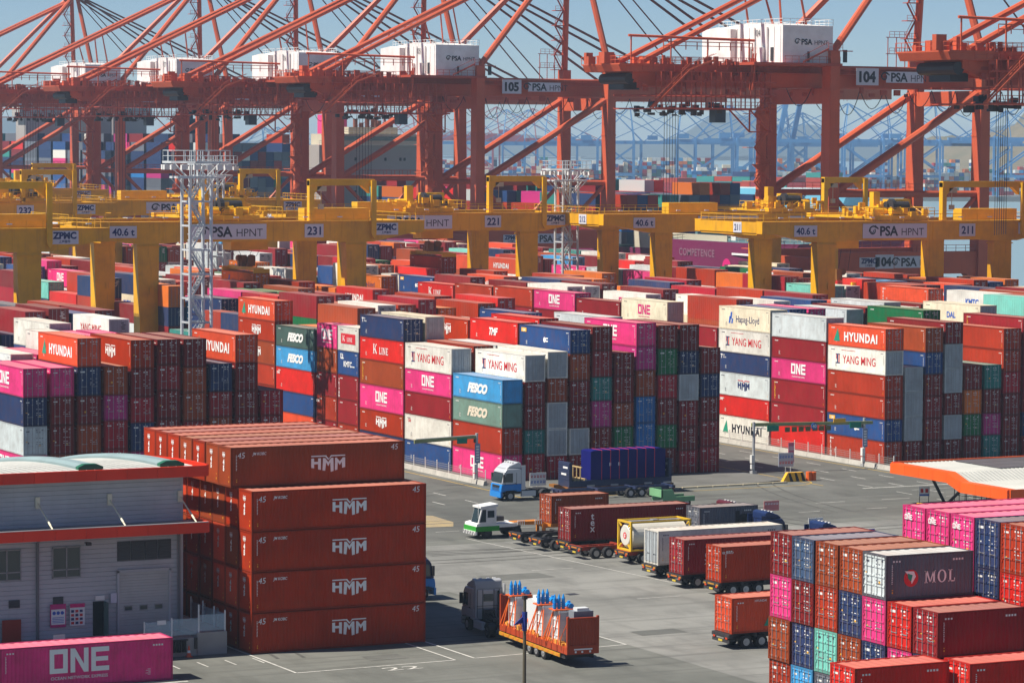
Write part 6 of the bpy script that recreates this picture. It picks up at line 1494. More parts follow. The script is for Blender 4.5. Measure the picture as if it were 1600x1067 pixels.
container(143.2, 245.0, 1.13, 'steel', C20, HC, 'dark slate short container behind the tank container', GRP, None, rot=1)
# tank container
semi(133.4, 241.6, 0, 12.4, 'red trailer under the yellow framed tank', CHR, bar=CHO)
tk = empty('tank_container', (133.6, 240.4, 1.13), 0, 'white tank in a yellow frame with a round red emblem, on a trailer', 'tank container', GRP)
TY = mat('tank_frame_yellow', (.68, .42, .02), .45, dirt=.2); f_ = MB()
for x in (0, C20 - .16):
    for y in (0, W - .16): f_.box(x, x + .16, y, y + .16, 0, HS)
    f_.box(x, x + .16, .16, W - .16, 0, .16); f_.box(x, x + .16, .16, W - .16, HS - .16, HS)
    for (a, b_) in (((.1, .1), (.6, .55)), ((W - .1, .1), (W - .6, .55)), ((.1, HS - .1), (.6, HS - .5)), ((W - .1, HS - .1), (W - .6, HS - .5))): f_.beam((x + .08, a[0], a[1]), (x + .08, b_[0], b_[1]), .12, .12)
for y in (0, W - .14): f_.box(.16, C20 - .16, y, y + .14, 0.02, .14); f_.box(.16, C20 - .16, y, y + .14, HS - .16, HS - .02)
f_.build('frame', TY, tk)
f_ = MB(); f_.tube((.35, W / 2, HS / 2), (C20 - .35, W / 2, HS / 2), 1.12, 28, cap=False); f_.tube((.1, W / 2, HS / 2), (.35, W / 2, HS / 2), .85, 28, r2=1.12); f_.tube((C20 - .35, W / 2, HS / 2), (C20 - .1, W / 2, HS / 2), 1.12, 28, r2=.85); f_.build('tank_shell', mat('tank_cladding', (.66, .64, .57), .35, .1, dirt=.15), tk)
f_ = MB(); f_.box(.5, C20 - .5, W / 2 - .3, W / 2 + .3, HS - .1, HS - .06); f_.cbox(C20 / 2, W / 2, HS - .2, .6, .6, .2); f_.build('walkway', STEEL, tk)
mb = MB(); 
for i, (px_, rr_) in enumerate(((3.9, .52),)): mb.geo(disc(rr_, 24), UV(0, 0), 0); mb.geo(arc(.2, .3, 20, 330), lambda p: (p[0], p[1], .004), 1); mb.geo(rects([(-.06, .06, -.2, .12)]), lambda p: (p[0], p[1], .004), 1)
put('emblem', mb.mesh('emblem', [PRED, WHITE]), tk, mtx=at(FACE_MY, 3.9, .055, HS / 2)); put('emblem', bpy.data.meshes['emblem'], tk, mtx=at(FACE_MX, .07, W / 2, HS / 2) @ Matrix.Scale(.55, 4))
# heads of the parked row
tractor(145.6, 249.8, 0, 'dark maroon truck cab in front of the maroon container', CABM, CABD); tractor(144.9, 232.7, 0, 'navy truck cab in front of the white container', CABN, CABN); tractor(143.9, 226.7, 0, 'blue truck cab in front of the wine red container', CABN, CABB); tractor(144.6, 246.2, 0, 'black truck cab in front of the slate container', CABD, CABD)
tractor(144.6, 241.7, 0, 'dark blue truck cab in front of the tank trailer', CABN, CABD)
tractor(150.0, 279.2, R(180), 'green truck cab among the parked trailers', CABG, CABG, day=True) if False else None
gt = empty('flat_trailer', (160.6, 277.0, 0), R(180), 'green flatbed frame standing behind the maroon container', 'trailer'); k = MB(); k.box(0, 3.6, -1.2, -1.0, .7, 1.2); k.box(0, 3.6, 1.0, 1.2, .7, 1.2); k.prism([(2.2, 1.2), (3.8, 1.2), (3.8, 1.95), (2.6, 1.95)], -1.2, -1.05); k.prism([(2.2, 1.2), (3.8, 1.2), (3.8, 1.95), (2.6, 1.95)], 1.05, 1.2); k.box(3.7, 3.9, -1.2, 1.2, 1.2, 1.95); k.build('frame', mat('frame_green', (.17, .38, .19), .5, dirt=.2), gt)
wheel(gt, .9, -.95); wheel(gt, .9, .95)
# white and blue road truck with an empty skeletal trailer
tractor(150.2, 289.6, R(180), 'silver and blue road truck on the yard road, heading left', CABW, CABB, CABW)
semi(164.2, 289.6 - 2.2, R(180), 13.4, 'empty navy skeletal trailer behind the silver and blue truck', CHN, axles=(2.6, 3.9, 5.2), bar=CHN)
tractor(104.0, 229.6, 0, 'blue truck mostly hidden behind the big foreground stack', CABN, CABB); container(93.2 + 4.2, 228.6 + 3, 1.13, 'blue', C20, HC, 'blue container peeping out behind the big foreground stack', GRP, None, rot=1); semi(97.2, 232.8, 0, 6.4, 'short trailer behind the big foreground stack', CHD)
# green and white terminal tractor with orange gooseneck trailer
tt = empty('terminal_tractor', (129.1, 262.9, 0), 0, 'small white and green terminal tractor pulling an orange trailer to the left', 'yard tractor')
k = MB(); k.prism([(.16, 1.2), (.6, 2.85), (2.15, 2.95), (2.15, 1.2)], -1.2, .35); soft(k.build('cab', WHITEP, tt), .06)
k = MB(); k.prism([(.45, 2.85), (.45, 3.0), (2.25, 3.2), (2.25, 2.96)], -1.28, .43); k.build('cab_roof', WHITEP, tt)
k = MB(); k.prism([(.02, .95), (.1, 1.4), (.55, 1.5), (.55, .95)], -1.25, 1.25); k.box(.55, 4.3, -1.22, 1.22, 1.0, 1.34); k.build('body', WHITEP, tt)
k = MB(); k.box(-.02, 2.4, -1.26, 1.26, .70, 1.16); k.build('skirt', mat('tractor_green', (.03, .30, .03), .4), tt)
k = MB(); k.box(-.1, .12, -1.26, 1.26, .38, .72); bp_ = k.build('bumper', WHITEP, tt)
for q in range(7): k = MB(); k.prism([(-1.2 + q * .35, .4), (-1.05 + q * .35, .4), (-.9 + q * .35, .7), (-1.05 + q * .35, .7)], -.125, -.101, 'x'); k.build('hazard_stripe', PBLACK, tt)
k = MB(); k.poly([(.225, -1.1, 1.5), (.225, .25, 1.5), (.56, .25, 2.76), (.56, -1.1, 2.76)]); k.build('windscreen', GLASS, tt)
k = MB(); k.prism([(.4, 1.55), (.7, 2.7), (1.05, 2.7), (1.05, 1.55)], -1.21, -1.203); k.box(1.2, 1.9, -1.21, -1.203, 1.95, 2.6); k.build('side_window', GLASS, tt)
k = MB(); k.box(2.4, 5.0, -.5, .5, .6, 1.0); k.box(3.0, 4.6, -1.1, 1.1, .95, 1.12); k.cbox(3.2, .8, 1.0, 1.0, .8, .8); k.build('chassis', DARK, tt); k = MB(); k.tube((.35, -1.0, 1.5), (.35, -1.0, 3.2), .025, 5); k.build('antenna', WHITEP, tt)
for yy in (-1.0, 1.0): wheel(tt, 1.2, yy, .5, .35, DARK); wheel(tt, 4.2, yy, .52, .55, DARK)
ot = semi(146.0, 262.4, R(180), 9.5, 'orange skeletal trailer with gooseneck behind the small tractor', CHO, axles=(1.5, 2.8), deck=1.12, bar=CHO, goose=3.4)
k = MB(); k.box(9.7, 9.95, -.7, -.5, .1, 1.1); k.box(9.7, 9.95, .5, .7, .1, 1.1); k.box(9.0, 9.2, -.7, -.5, .3, 1.0); k.build('landing_leg', CHO, ot)
for q in (10.2, 12.0):
    k = MB()
    for j in range(4): k.box(q + j * .22, q + j * .22 + .05, .95, 1.0, 1.15, 1.55)
    k.box(q, q + .72, .93, 1.02, 1.5, 1.56); k.build('container_guide', WHITEP, ot)
container(136.7, 261.2, 1.13, 'brown', C20, HS, 'short rust brown container on the orange trailer behind the small tractor', GRP, None, rot=1)
# tarpaulin covered flat rack on its trailer, in front of the middle wall
semi(166.0, 290.9, R(180), 12.6, 'brown trailer under the tarpaulin covered flat rack', mat('chassis_brown', (.30, .12, .02), .5, dirt=.3), axles=(1.7, 3.0, 4.3), deck=.95, goose=1.2)
fr = empty('flat_rack', (153.6, 289.6, .96), 0, 'dark flat rack carrying a blue tarpaulin wrapped load on the brown trailer', 'flat rack'); k = MB(); k.box(0, 12.19, 0, W, 0, .62); k.build('base', CHN, fr)
for x in (0, 11.85):
    k = MB(); k.box(x, x + .34, 0, W, .62, 2.55)
    for q in range(6): k.box(x - .03, x + .37, .05, W - .05, .75 + q * .3, .87 + q * .3)
    eo = k.build('end_wall', CHN, fr)
    k = MB(); k.box(x - .045, x - .035, .3, 1.3, 1.9, 2.1); k.box(x - .045, x - .035, .6, 1.7, 1.2, 1.4); put('print', k.mesh('print', WHITE), fr)
for q in (2.1, 4.9, 8.9, 11.2): k = MB(); k.box(q, q + .9, -.012, 0, -.02, .16); k.build('fork_pocket', STEEL, fr)
tp = empty('tarpaulin_load', (156.2, 289.75, 1.6), 0, 'box shaped load under blue tarpaulin with pink lashing straps', 'covered load'); k = MB(); 
TARP = mat('tarpaulin_blue', (.008, .009, .13), .75, dirt=.25, scale=1.2, spec=.05, dirtcol=(.01, .01, .1)); k.prism([(0, 0), (8.9, 0), (8.9, 2.95), (8.4, 3.05), (.4, 3.05), (0, 2.95)], 0, 2.15); k.build('tarpaulin', TARP, tp)
STRAP = mat('lashing_pink', (.62, .05, .10), .6)
for q in range(7):
    x = 1.25 + q * 1.05; k = MB(); k.box(x, x + .07, -.02, 0, 0, 3.06); k.box(x, x + .07, -.02, 2.17, 3.05, 3.08); k.box(x, x + .07, 2.15, 2.17, 0, 3.06); k.build('strap', STRAP, tp)
for q in (2.2, 3.25): k = MB(); k.box(q, q + .2, -.012, -.004, 1.4, 1.75); k.build('label_sheet', WHITE, tp)
bf = empty('timber_frame', (154.2, 289.8, 1.58), 0, 'pale timber frame at the front of the tarpaulin load', 'timber frame'); TIM = mat('timber', (.58, .42, .20), .7, dirt=.3); k = MB()
for y in (.2, 1.0, 1.8): k.box(.9, 1.0, y, y + .1, 0, 1.35)
k.box(.88, 1.02, 0, 2.0, 1.3, 1.42)
for q in range(4): k.box(.1 + q * .4, .35 + q * .4, 0, 2.1, .0, .18)
k.build('beam', TIM, bf)
# flat rack truck in the centre
AZ = R(86)
FT = Matrix.Translation((104.25, 194.3, 0)) @ Matrix.Rotation(AZ, 4, 'Z')
p_ = FT @ Vector((14.6, 0, 0)); tractor(p_.x, p_.y, AZ, 'grey truck seen from behind hauling a flat rack with electrical equipment', CABY, CABE, CABE, day=False)
lb = empty('lowbed_trailer', (104.25, 194.3, 0), AZ, 'low trailer with yellow side rails under the orange flat rack', 'trailer'); k = MB()
for yy in (-1.0, 1.0): k.box(.6, 12.4, yy - .1, yy + .1, .55, .92)
for q in range(11): k.box(.7 + q * 1.12, .85 + q * 1.12, -1.0, 1.0, .6, .85)
k.prism([(12.0, .6), (12.0, .95), (13.2, 1.4), (15.0, 1.4), (15.0, 1.14), (13.4, 1.12), (12.8, .6)], -.6, .6); k.build('frame', CHD, lb)
for s_ in (-1, 1):
    k = MB(); k.box(1.2, 12.2, s_ * 1.22 - .04, s_ * 1.22 + .04, .62, .86); k.build('side_rail', CHY, lb)
    k = MB()
    for q in range(12): k.box(1.4 + q * .9, 1.75 + q * .9, s_ * 1.27 - .012, s_ * 1.27 + .012, .66, .82)
    k.build('rope_hook', CHO, lb)
for a in (4.2, 5.45, 6.7):
    for yy in (-.98, .98): wheel(lb, a, yy, .46, .44)
FRR = mat('flat_rack_orange', (.40, .055, .016), .5, dirt=.35, scale=1.2, dirtcol=(.2, .04, .02))
fk = empty('flat_rack', (104.25, 194.3, .94), AZ, 'orange red flat rack with end walls on the low trailer', 'flat rack'); k = MB(); k.box(0, 12.19, -W / 2, W / 2, 0, .48)
for q in range(11): k.box(.6 + q * 1.05, .75 + q * 1.05, -W / 2 - .02, W / 2 + .02, .02, .46)
k.build('base', FRR, fk)
for x in (0, 12.05):
    k = MB(); k.wave((x + (.02 if x < 5 else .02), -W / 2 + .15, .5), (0, 1, 0), W - .3, (0, 0, 2.0), (1, 0, 0), .25, .05); k.box(x + .06, x + .1, -W / 2 + .1, W / 2 - .1, .5, 2.5)
    for y in (-W / 2, W / 2 - .16): k.box(x - .02, x + .16, y, y + .16, .48, 2.66)
    k.box(x - .02, x + .16, -W / 2 + .16, W / 2 - .16, 2.44, 2.56); k.box(x - .02, x + .16, -W / 2 + .16, W / 2 - .16, .48, .62); k.build('end_wall', FRR, fk)
k = MB(); k.box(-.03, -.022, -.7, .7, .3, .4)
for y in (-.6, 0, .5): k.box(-.03, -.022, y, y + .14, .1, .24)
k.build('print', WHITE, fk)
EQG = mat('equipment_grey', (.66, .69, .70), .45, dirt=.15); EQD = mat('equipment_dark', (.07, .07, .075), .5); EQB = mat('insulator_blue', (.01, .27, .72), .35); EQO = mat('lashing_orange', (.75, .13, .02), .5); EQW = mat('dunnage_orange', (.68, .30, .05), .6, dirt=.3)
dn = empty('dunnage', (104.25, 194.3, 1.42), AZ, 'orange timber dunnage beams lying along the flat rack', 'dunnage')
for y in (-.95, .85):
    for q in range(5): k = MB(); k.box(.4 + q * 2.3, 2.6 + q * 2.3, y - .12, y + .12, 0, .16); k.build('beam', EQW, dn)
def bushing_unit(u, v, label, n=3, second=True):
    o = empty('bushing_stand', tuple((FT @ Vector((u, v, 1.42))).to_3d()), AZ, label, 'electrical equipment', 'blue topped units on the flat rack'); o.scale = (1, -1, 1)
    k = MB(); k.box(-.58, .58, -.55, .2, .16, 2.35); k.build('tank', EQG, o)
    k = MB()
    for z in (.55, 1.1, 1.65, 2.2): k.box(-.62, .62, -.6, .25, z, z + .06)
    for q in (-.62, -.04, .54): k.box(q, q + .08, -.61, -.55, .16, 2.35)
    k.build('rib', EQG, o)
    k = MB(); k.box(-.55, .55, -.9, .75, 2.36, 2.44); k.build('top_plate', EQO, o)
    for q in range(n):
        k = MB(); yq = -.72 + q * .33; k.tube((-.1, yq, 2.44), (-.1, yq, 3.2), .125, 10)
        for z in (2.55, 2.7, 2.85): k.tube((-.1, yq, z), (-.1, yq, z + .07), .155, 10)
        k.tube((-.1, yq, 3.2), (-.1, yq, 3.48), .11, 10, r2=.03); k.build('insulator', EQB, o)
    if second: k = MB(); k.tube((-.35, .45, 2.62), (.35, .45, 2.62), .2, 12); k.tube((.1, .45, 2.5), (.1, .45, 2.95), .12, 8); k.build('gas_cylinder', EQB, o)
    k = MB(); k.box(-.4, .4, .25, .7, .16, 2.0); k.build('cabinet', mat('equipment_slate', (.20, .22, .25), .5), o)
    for (a, b_) in (((-.5, -.55, 2.36), (-.5, -1.1, .1)), ((.5, -.55, 2.36), (.5, -1.1, .1)), ((-.5, -.5, 2.36), (-1.3, -1.0, .1)), ((.5, -.5, 2.36), (1.3, -1.0, .1)), ((-.5, .7, 2.36), (-1.2, 1.0, .1)), ((-.5, -.58, .16), (-.5, -.58, 2.36)), ((.5, -.58, .16), (.5, -.58, 2.36))): k = MB(); k.beam(a, b_, .08, .06); k.build('stay_strap', EQO, o)
bushing_unit(9.8, .65, 'blue topped unit nearest the truck cab on the flat rack'); bushing_unit(5.0, .55, 'middle blue topped unit on the flat rack'); bushing_unit(2.3, .5, 'blue topped unit nearest the rear wall of the flat rack')
cb = empty('switch_cabinet', tuple(FT @ Vector((7.4, .0, 1.42))), AZ, 'light grey cabinet with dark open side between the blue topped units', 'electrical cabinet'); k = MB(); k.prism([(-1.1, 0), (1.1, 0), (1.1, 2.3), (0, 2.5), (-1.1, 2.3)], -.75, .8); k.build('body', EQG, cb); k = MB(); k.box(-1.14, -1.1, -.45, .6, .35, 2.0); k.build('opening', EQD, cb)
for q in (-.5, .3): k = MB(); k.cbox(q, .0, 2.42, .5, .8, .22); k.build('roof_duct', EQG, cb)
# lashings and small gear on the flat rack
rq = random.Random(3)
lg_ = empty('lashing_gear', tuple(FT @ Vector((0, 0, 1.42))), AZ, 'orange lashing straps and chocks scattered over the flat rack floor', 'lashing gear')
k = MB()
for q in range(60): u = rq.uniform(.4, 11.6); v = rq.choice([rq.uniform(.75, 1.15), rq.uniform(-1, 1)]); k.cbox(u, v, 0.0, rq.uniform(.1, .5), rq.uniform(.08, .2), rq.uniform(.06, .35))
k.build('chock', EQW, lg_, kind='stuff')
k = MB()
for q in range(22): u = rq.uniform(.6, 11.4); k.beam((u, 1.15, .02), (u + rq.uniform(-.9, .9), rq.uniform(.3, .8), rq.uniform(.8, 2.2)), .07, .03)
k.build('strap', EQO, lg_, kind='stuff')
rd = empty('radiator_box', tuple(FT @ Vector((.95, -.1, 1.42))), AZ, 'slate grey box behind the rear wall of the flat rack', 'electrical equipment'); k = MB(); k.box(-.45, .45, -.9, .6, 0, 2.45)
for q in range(7): k.box(-.47, -.45, -.85 + q * .2, -.75 + q * .2, .2, 2.3)
k.build('body', mat('equipment_slate', (.2, .22, .25), .5), rd); k = MB(); k.box(-.35, .35, -.6, .3, 2.45, 2.65); k.build('lid', EQG, rd)
eq2 = empty('crate', tuple(FT @ Vector((3.65, -.3, 1.42))), AZ, 'pale grey box between the two rear blue topped units', 'crate'); k = MB(); k.box(-.7, .7, -.4, .6, 0, 1.9); k.box(-.75, .75, -.45, .65, .9, .98); k.build('body', EQG, eq2)

# ------------------------------------------------------------------ foreground stacks at the lower right
SC = {1: ['maroon/tex', 'pink', 'brown', 'brick', 'maroon'], 2: ['dblue', 'maroon', 'navy', 'sky', 'navy'], 3: ['brown', 'brick', 'aqua', 'steel', 'brick'], 4: ['brown', 'navy', 'brown', 'brick', 'wine'], 5: ['pale/mol', 'pink', 'navy', 'maroon', 'wine'], 6: [None, 'red', 'pink', 'brick', 'wine'], 7: [None, 'wine', 'navy', 'red', 'brown'], 8: [None, None, 'brick', 'maroon', 'navy']}
for c_, cells in SC.items():
    y = 162.55 - 2.585 * (c_ - 1)
    for i, v in enumerate(cells):
        if not v: continue
        colr, _, lg = v.partition('/'); z = (4 - i) * 2.6
        lab = f'{PAL[colr][0]} container {from_top(i - sum(x is None for x in cells))} in the {ORD[c_]} column of the lower right stack'
        side_slate = colr == 'pale'
        oc = container(101.4 + rnd.uniform(-.05, .05), y, z, 'steel' if side_slate else colr, C20, HS, lab if not side_slate else 'slate container with red and green emblem on top of the lower right stack', 'containers in the lower right stack', lg or None, rot=1, reefer=False, end='pale' if side_slate else None, roofc='pale' if side_slate else None)
for i, (x, y, n_, nm) in enumerate(((92.4, 141.6, 'red', 'left'), (98.9, 140.3, 'red', 'right'))):
    for t_ in range(3): container(x, y, t_ * 2.897, 'red' if t_ == 2 else 'brick', C20, HC, f'bright red container at the bottom edge, {nm} one of two' if t_ == 2 else f'container {ORD[3 - t_]} below the {nm} bright red one at the bottom edge', 'containers at the bottom edge of the photo', None, rot=1)
PK = {1: ['pink/one', 'pink', 'brick', 'maroon', 'wine'], 2: ['pink/one', 'pink', 'crimson', 'brick', 'navy'], 3: ['pink/one', 'pink', 'maroon', 'wine', 'navy'], 4: ['navy', 'navy', 'brick', 'pink', 'wine'], 5: ['brick', 'red', 'maroon', 'navy', 'wine'], 6: ['brick', 'red', 'wine', 'wine', 'wine']}
for c_, cells in PK.items():
    for i, v in enumerate(cells):
        colr, _, lg = v.partition('/'); oc = container(109.5, 160.25 - 2.56 * (c_ - 1), (4 - i) * 2.9, colr, C40, HC, f'{PAL[colr][0]} container {from_top(i)} in the {ORD[c_]} column of the far right stack', 'containers in the far right stack', None, rot=1)
        if lg and oc:
            mb = MB(); mb.geo(one_geo(.31), UV(0, 0)); put('lettering', bpy.data.meshes.get('door_lettering') or mb.mesh('door_lettering', WHITE), oc, mtx=at(FACE_MY, W * .27 + .02, -.032, HC - .85))

boxes('stacked_containers', PILE, label='lower containers of the stacks, covered by the boxes in front of them', cat='containers', kind='stuff')
# ------------------------------------------------------------------ orange roofed shelter at the right
cp = empty('shelter', (181, 261, 0), 0, 'shelter with orange edged white ribbed roof on dark slanting struts', 'shelter')
def BC(name, mb, m): o = mb.build(name, m, cp); o.matrix_parent_inverse = Matrix.Translation((-181, -261, 0)); return o
zs = lambda y: 4.1 if y > 261.2 else 4.1 - .75 * (261.2 - y) / 2.4 if y > 258.8 else 3.35
YS = [271.2, 268.6, 266.0, 263.5, 261.2, 258.8, 256.2, 253.6, 250.9]
for a, b_ in zip(YS, YS[1:]):
    k = MB(); k.prism([(b_ + .015, zs(b_) - 1.0), (a - .015, zs(a) - 1.0), (a - .015, zs(a)), (b_ + .015, zs(b_))], 180.9, 181.1, 'x'); k.prism([(b_ + .015, zs(b_) + .003), (a - .015, zs(a) + .003), (a - .015, zs(a) + .05), (b_ + .015, zs(b_) + .05)], 181.0, 182.0, 'x'); BC('fascia_panel', k, ORANGE)
for q in range(10): k = MB(); k.box(181.1 + q * 2.0, 183.08 + q * 2.0, 271.0, 271.2, 3.2, 4.25); BC('fascia_panel', k, ORANGE)
for q in range(10): k = MB(); k.box(181.15 + q * 2.0, 183.1 + q * 2.0, 250.7, 250.88, 2.3, 3.42); BC('fascia_panel', k, ORANGE)
k = MB()
for q in range(38):
    x = 182.0 + q * .5
    for a, b_ in zip(YS, YS[1:]):
        if a > 270.9: a = 270.9
        k.poly([(x, a, zs(a) - .05), (x + .4, a, zs(a) - .05), (x + .4, b_, zs(b_) - .05), (x, b_, zs(b_) - .05)]); k.poly([(x + .4, a, zs(a) - .05), (x + .45, a, zs(a) + .03), (x + .45, b_, zs(b_) + .03), (x + .4, b_, zs(b_) - .05)]); k.poly([(x + .45, a, zs(a) + .03), (x + .5, a, zs(a) - .05), (x + .5, b_, zs(b_) - .05), (x + .45, b_, zs(b_) + .03)])
BC('roof', k, ROOFW)
for q in range(6):
    for r_ in range(3): k = MB(); k.box(188.2 + q * 2.05, 190.2 + q * 2.05, 262.2 + r_ * 2.75, 264.85 + r_ * 2.75, 4.14, 4.2); BC('roof_panel', k, mat('roof_panel_grey', (.115, .11, .115), .4, dirt=.2))
k = MB(); k.box(181.1, 201, 250.9, 258.7, 2.5, 2.6); k.box(181.1, 201, 261.2, 271, 3.1, 3.2); BC('ceiling', k, SIDING)
for (p, q) in (((185.2, 267.4, 0), (181.8, 264.9, 3.15)), ((185.2, 267.4, 0), (182.4, 260.2, 2.7)), ((185.2, 256.5, 0), (182.2, 254.0, 2.5)), ((198.0, 267.4, 0), (200, 262, 3.1)), ((198.0, 256, 0), (200, 253, 2.5))): k = MB(); k.tube(p, q, .16, 8); BC('strut', k, DARK)
k = MB()
for q in range(9): k.tube((186 + q * .35, 266.2 - q * .8, 0), (186 + q * .35, 266.2 - q * .8, 1.7), .04, 5)
k.rail([(185.7, 266.6, 0), (189.2, 258.5, 0)], 2.2, 1.2, .05); BC('bicycle_rail', k, DARK)
k = MB(); k.box(187, 199, 253, 259, 0, 2.4); BC('booth', k, mat('booth_dark', (.05, .06, .065), .3))
so_ = empty('sign_stand', (183.1, 268.2, 0), R(-20), 'white notice board on posts with yellow base beside the orange shelter', 'sign'); k = MB(); k.box(-.55, .55, -.04, 0, .95, 1.9); k.build('board', WHITEP, so_); k = MB(); k.box(-.5, -.44, 0, .05, .2, 1.9); k.box(.44, .5, 0, .05, .2, 1.9); k.build('post', DARK, so_); k = MB(); k.box(-.7, .7, -.25, .3, 0, .22); k.build('base', PYEL, so_); k = MB(); k.box(-.5, .5, -.045, -.04, .98, 1.15); k.build('print', PBLUE, so_); k = MB(); k.box(-.4, -.1, -.045, -.04, 1.3, 1.7); k.box(.1, .4, -.045, -.04, 1.3, 1.7); k.build('print', PRED, so_)

# ------------------------------------------------------------------ roadside furniture
BAR = mat('barrier_concrete', (.44, .42, .38), .85, dirt=.4, scale=1.5, dirtcol=(.2, .19, .17)); MESH = mat('fence_wire', (.30, .29, .27), .6)
def fence(x, y0_, y1_, label):
    o = empty('barrier_fence', (x, y0_, 0), 0, label, 'fence', 'barrier fences along the container blocks')
    n = int((y1_ - y0_) / 3); bm_ = MB(); bm_.prism([(-.28, 0), (.28, 0), (.14, .5), (-.14, .5)], .02, 2.98); bm_ = bm_.mesh('barrier_block', BAR); p_ = MB(); p_.box(-.035, .035, -.035, .035, .5, 1.55); p_.box(-.05, .05, -.05, .05, 1.55, 1.68); p_ = p_.mesh('post', WHITEP)
    r_ = MB(); 
    for z in (.72, .95, 1.18, 1.4): r_.beam((0, 0, z), (0, 3, z), .03, .03)
    for q in range(10): r_.beam((0, q * .3, .6), (0, q * .3, 1.42), .014, .014)
    r_ = r_.mesh('wire_panel', MESH)
    for k in range(n):
        put('barrier_block', bm_, o, (0, k * 3, 0)); put('post', p_, o, (0, k * 3, 0)); put('wire_panel', r_, o, (0, k * 3, 0))
    return o
fence(150.35, 302.5, 372, 'low concrete and wire fence along the middle block'); fence(199.3, 298, 372, 'low concrete and wire fence along the right block')
GAN = mat('gate_beam', (.30, .33, .14), .5, dirt=.3); POLE = mat('pole_grey', (.46, .47, .48), .5, .2, dirt=.2)
def pole(o, x, y, h_, ban=True):
    k = MB(); k.tube((x, y, 0), (x, y, h_), .16, 10); k.cbox(x, y, 0, .6, .6, .3); k.build('pole', POLE, o)
    if ban: k = MB(); k.box(x - .32, x + .32, y - .24, y - .19, 2.2, 4.3); bo = k.build('banner', mat('banner_blue', (.22, .27, .42), .5), o); k = MB(); [k.cbox(x, y - .25, 2.4 + q * .3, .36, .01, .18) for q in range(6)]; put('print', k.mesh('print', WHITE), bo)
    k = MB(); k.cbox(x - .22, y - .1, 1.2, .35, .4, .9); k.cbox(x - .22, y - .1, .55, .3, .3, .5); k.build('control_box', WHITEP, o); k = MB(); k.tube((x - .25, y, 4.4), (x - .25, y, 4.8), .12, 8); k.build('camera', DARK, o)
g1 = empty('height_gate', (150.5, 305, 0), 0, 'grey post with a lattice arm reaching over the road by the middle block', 'road gate'); pole(g1, 0, 0, 5.4)
k = MB(); k.prism([(0, 5.15), (0, 4.85), (-7.4, 4.55), (-7.4, 4.95)], -.1, .1); k.build('arm', GAN, g1); k = MB(); k.box(-2.4, -1.2, -.16, -.1, 4.35, 4.95); k.build('sign_panel', mat('sign_green', (.01, .22, .14), .5), g1); k = MB(); k.tube((-.1, 0, 5.2), (-7.2, 0, 5.0), .05, 5); k.build('stay', POLE, g1)
g2 = empty('height_gate', (183.2, 301.8, 0), 0, 'pair of grey posts carrying a height limit beam over the road by the right block', 'road gate'); pole(g2, 0, 0, 5.75, False); pole(g2, 16, 2.2, 5.5)
k = MB(); k.prism([(0, 5.6), (0, 5.2), (16, 4.95), (16, 5.3)], .4, .6); k.build('beam', GAN, g2)
k = MB()
for q in range(7): k.box(4.3 + q * .9, 4.9 + q * .9, .28, .4, 4.45, 5.0)
k.build('hanging_bar', mat('bar_brown', (.18, .14, .05), .6), g2)
for (x, c_) in ((1.9, 'sign_green'), (12.8, 'sign_green')): k = MB(); k.box(x, x + 1.5, .2, .28, 4.6, 5.25); k.build('sign_panel', MATS[c_], g2)
k = MB(); k.tube((8.0, .12, 5.0), (8.0, .2, 5.0), .38, 16); k.build('sign_disc', mat('sign_blue', (.04, .14, .42), .5), g2); k = MB(); k.box(10.6, 12.2, .2, .28, 5.3, 5.75); k.build('sign_panel', PYEL, g2); k = MB(); k.geo(text('40', .38, .03), lambda p: (8 + p[0], .11, 4.83 + p[1])); k.build('print', WHITE, g2)
k = MB(); k.tube((.2, .4, 5.1), (1.8, .4, 4.9), .05, 5); k.tube((0, .3, 4.6), (1.6, .3, 5.2), .04, 5); k.build('bracket', POLE, g2)
b_ = empty('crash_barrier', (181.6, 293.2, 0), R(-4), 'yellow and black striped barrier with an orange end at the road corner', 'barrier'); k = MB(); k.prism([(0, 0), (2.9, 0), (2.5, 1.0), (.6, 1.0)], -.25, .25); k.build('body', PYEL, b_)
for q in range(3): k = MB(); k.prism([(.9 + q * .75, .02), (1.3 + q * .75, .02), (1.05 + q * .75 - .15, .98), (.75 + q * .75 - .1, .98)], -.262, -.252); k.build('stripe', PBLACK, b_)
k = MB(); k.tube((3.3, 0, 0), (3.3, 0, 1.0), .33, 10); k.tube((3.9, .1, 0), (3.9, .1, .95), .33, 10); k.build('drum', EQO, b_)
def signpost(x, y, h_, w_, hh, face, label, inks, rz=0):
    o = empty('sign_stand', (x, y, 0), rz, label, 'sign'); k = MB(); k.box(-.04, .04, 0, .08, 0, h_); k.build('post', POLE, o); k = MB(); k.box(-w_ / 2, w_ / 2, -.05, 0, h_ - hh, h_); k.build('board', face, o)
    for r_, m in enumerate(inks):
        k = MB(); n = 5; 
        for q in range(n): cx = -w_ * .38 + q * w_ * .19; cz = h_ - hh * (.32 + .42 * r_); k.box(cx - .07 * w_, cx + .06 * w_, -.058, -.052, cz - .05 * hh, cz); k.box(cx - .05 * w_, cx - .02 * w_, -.058, -.052, cz, cz + .15 * hh); k.box(cx + .02 * w_, cx + .06 * w_, -.058, -.052, cz + .03 * hh, cz + .13 * hh)
        k.build('print', m, o)
    return o
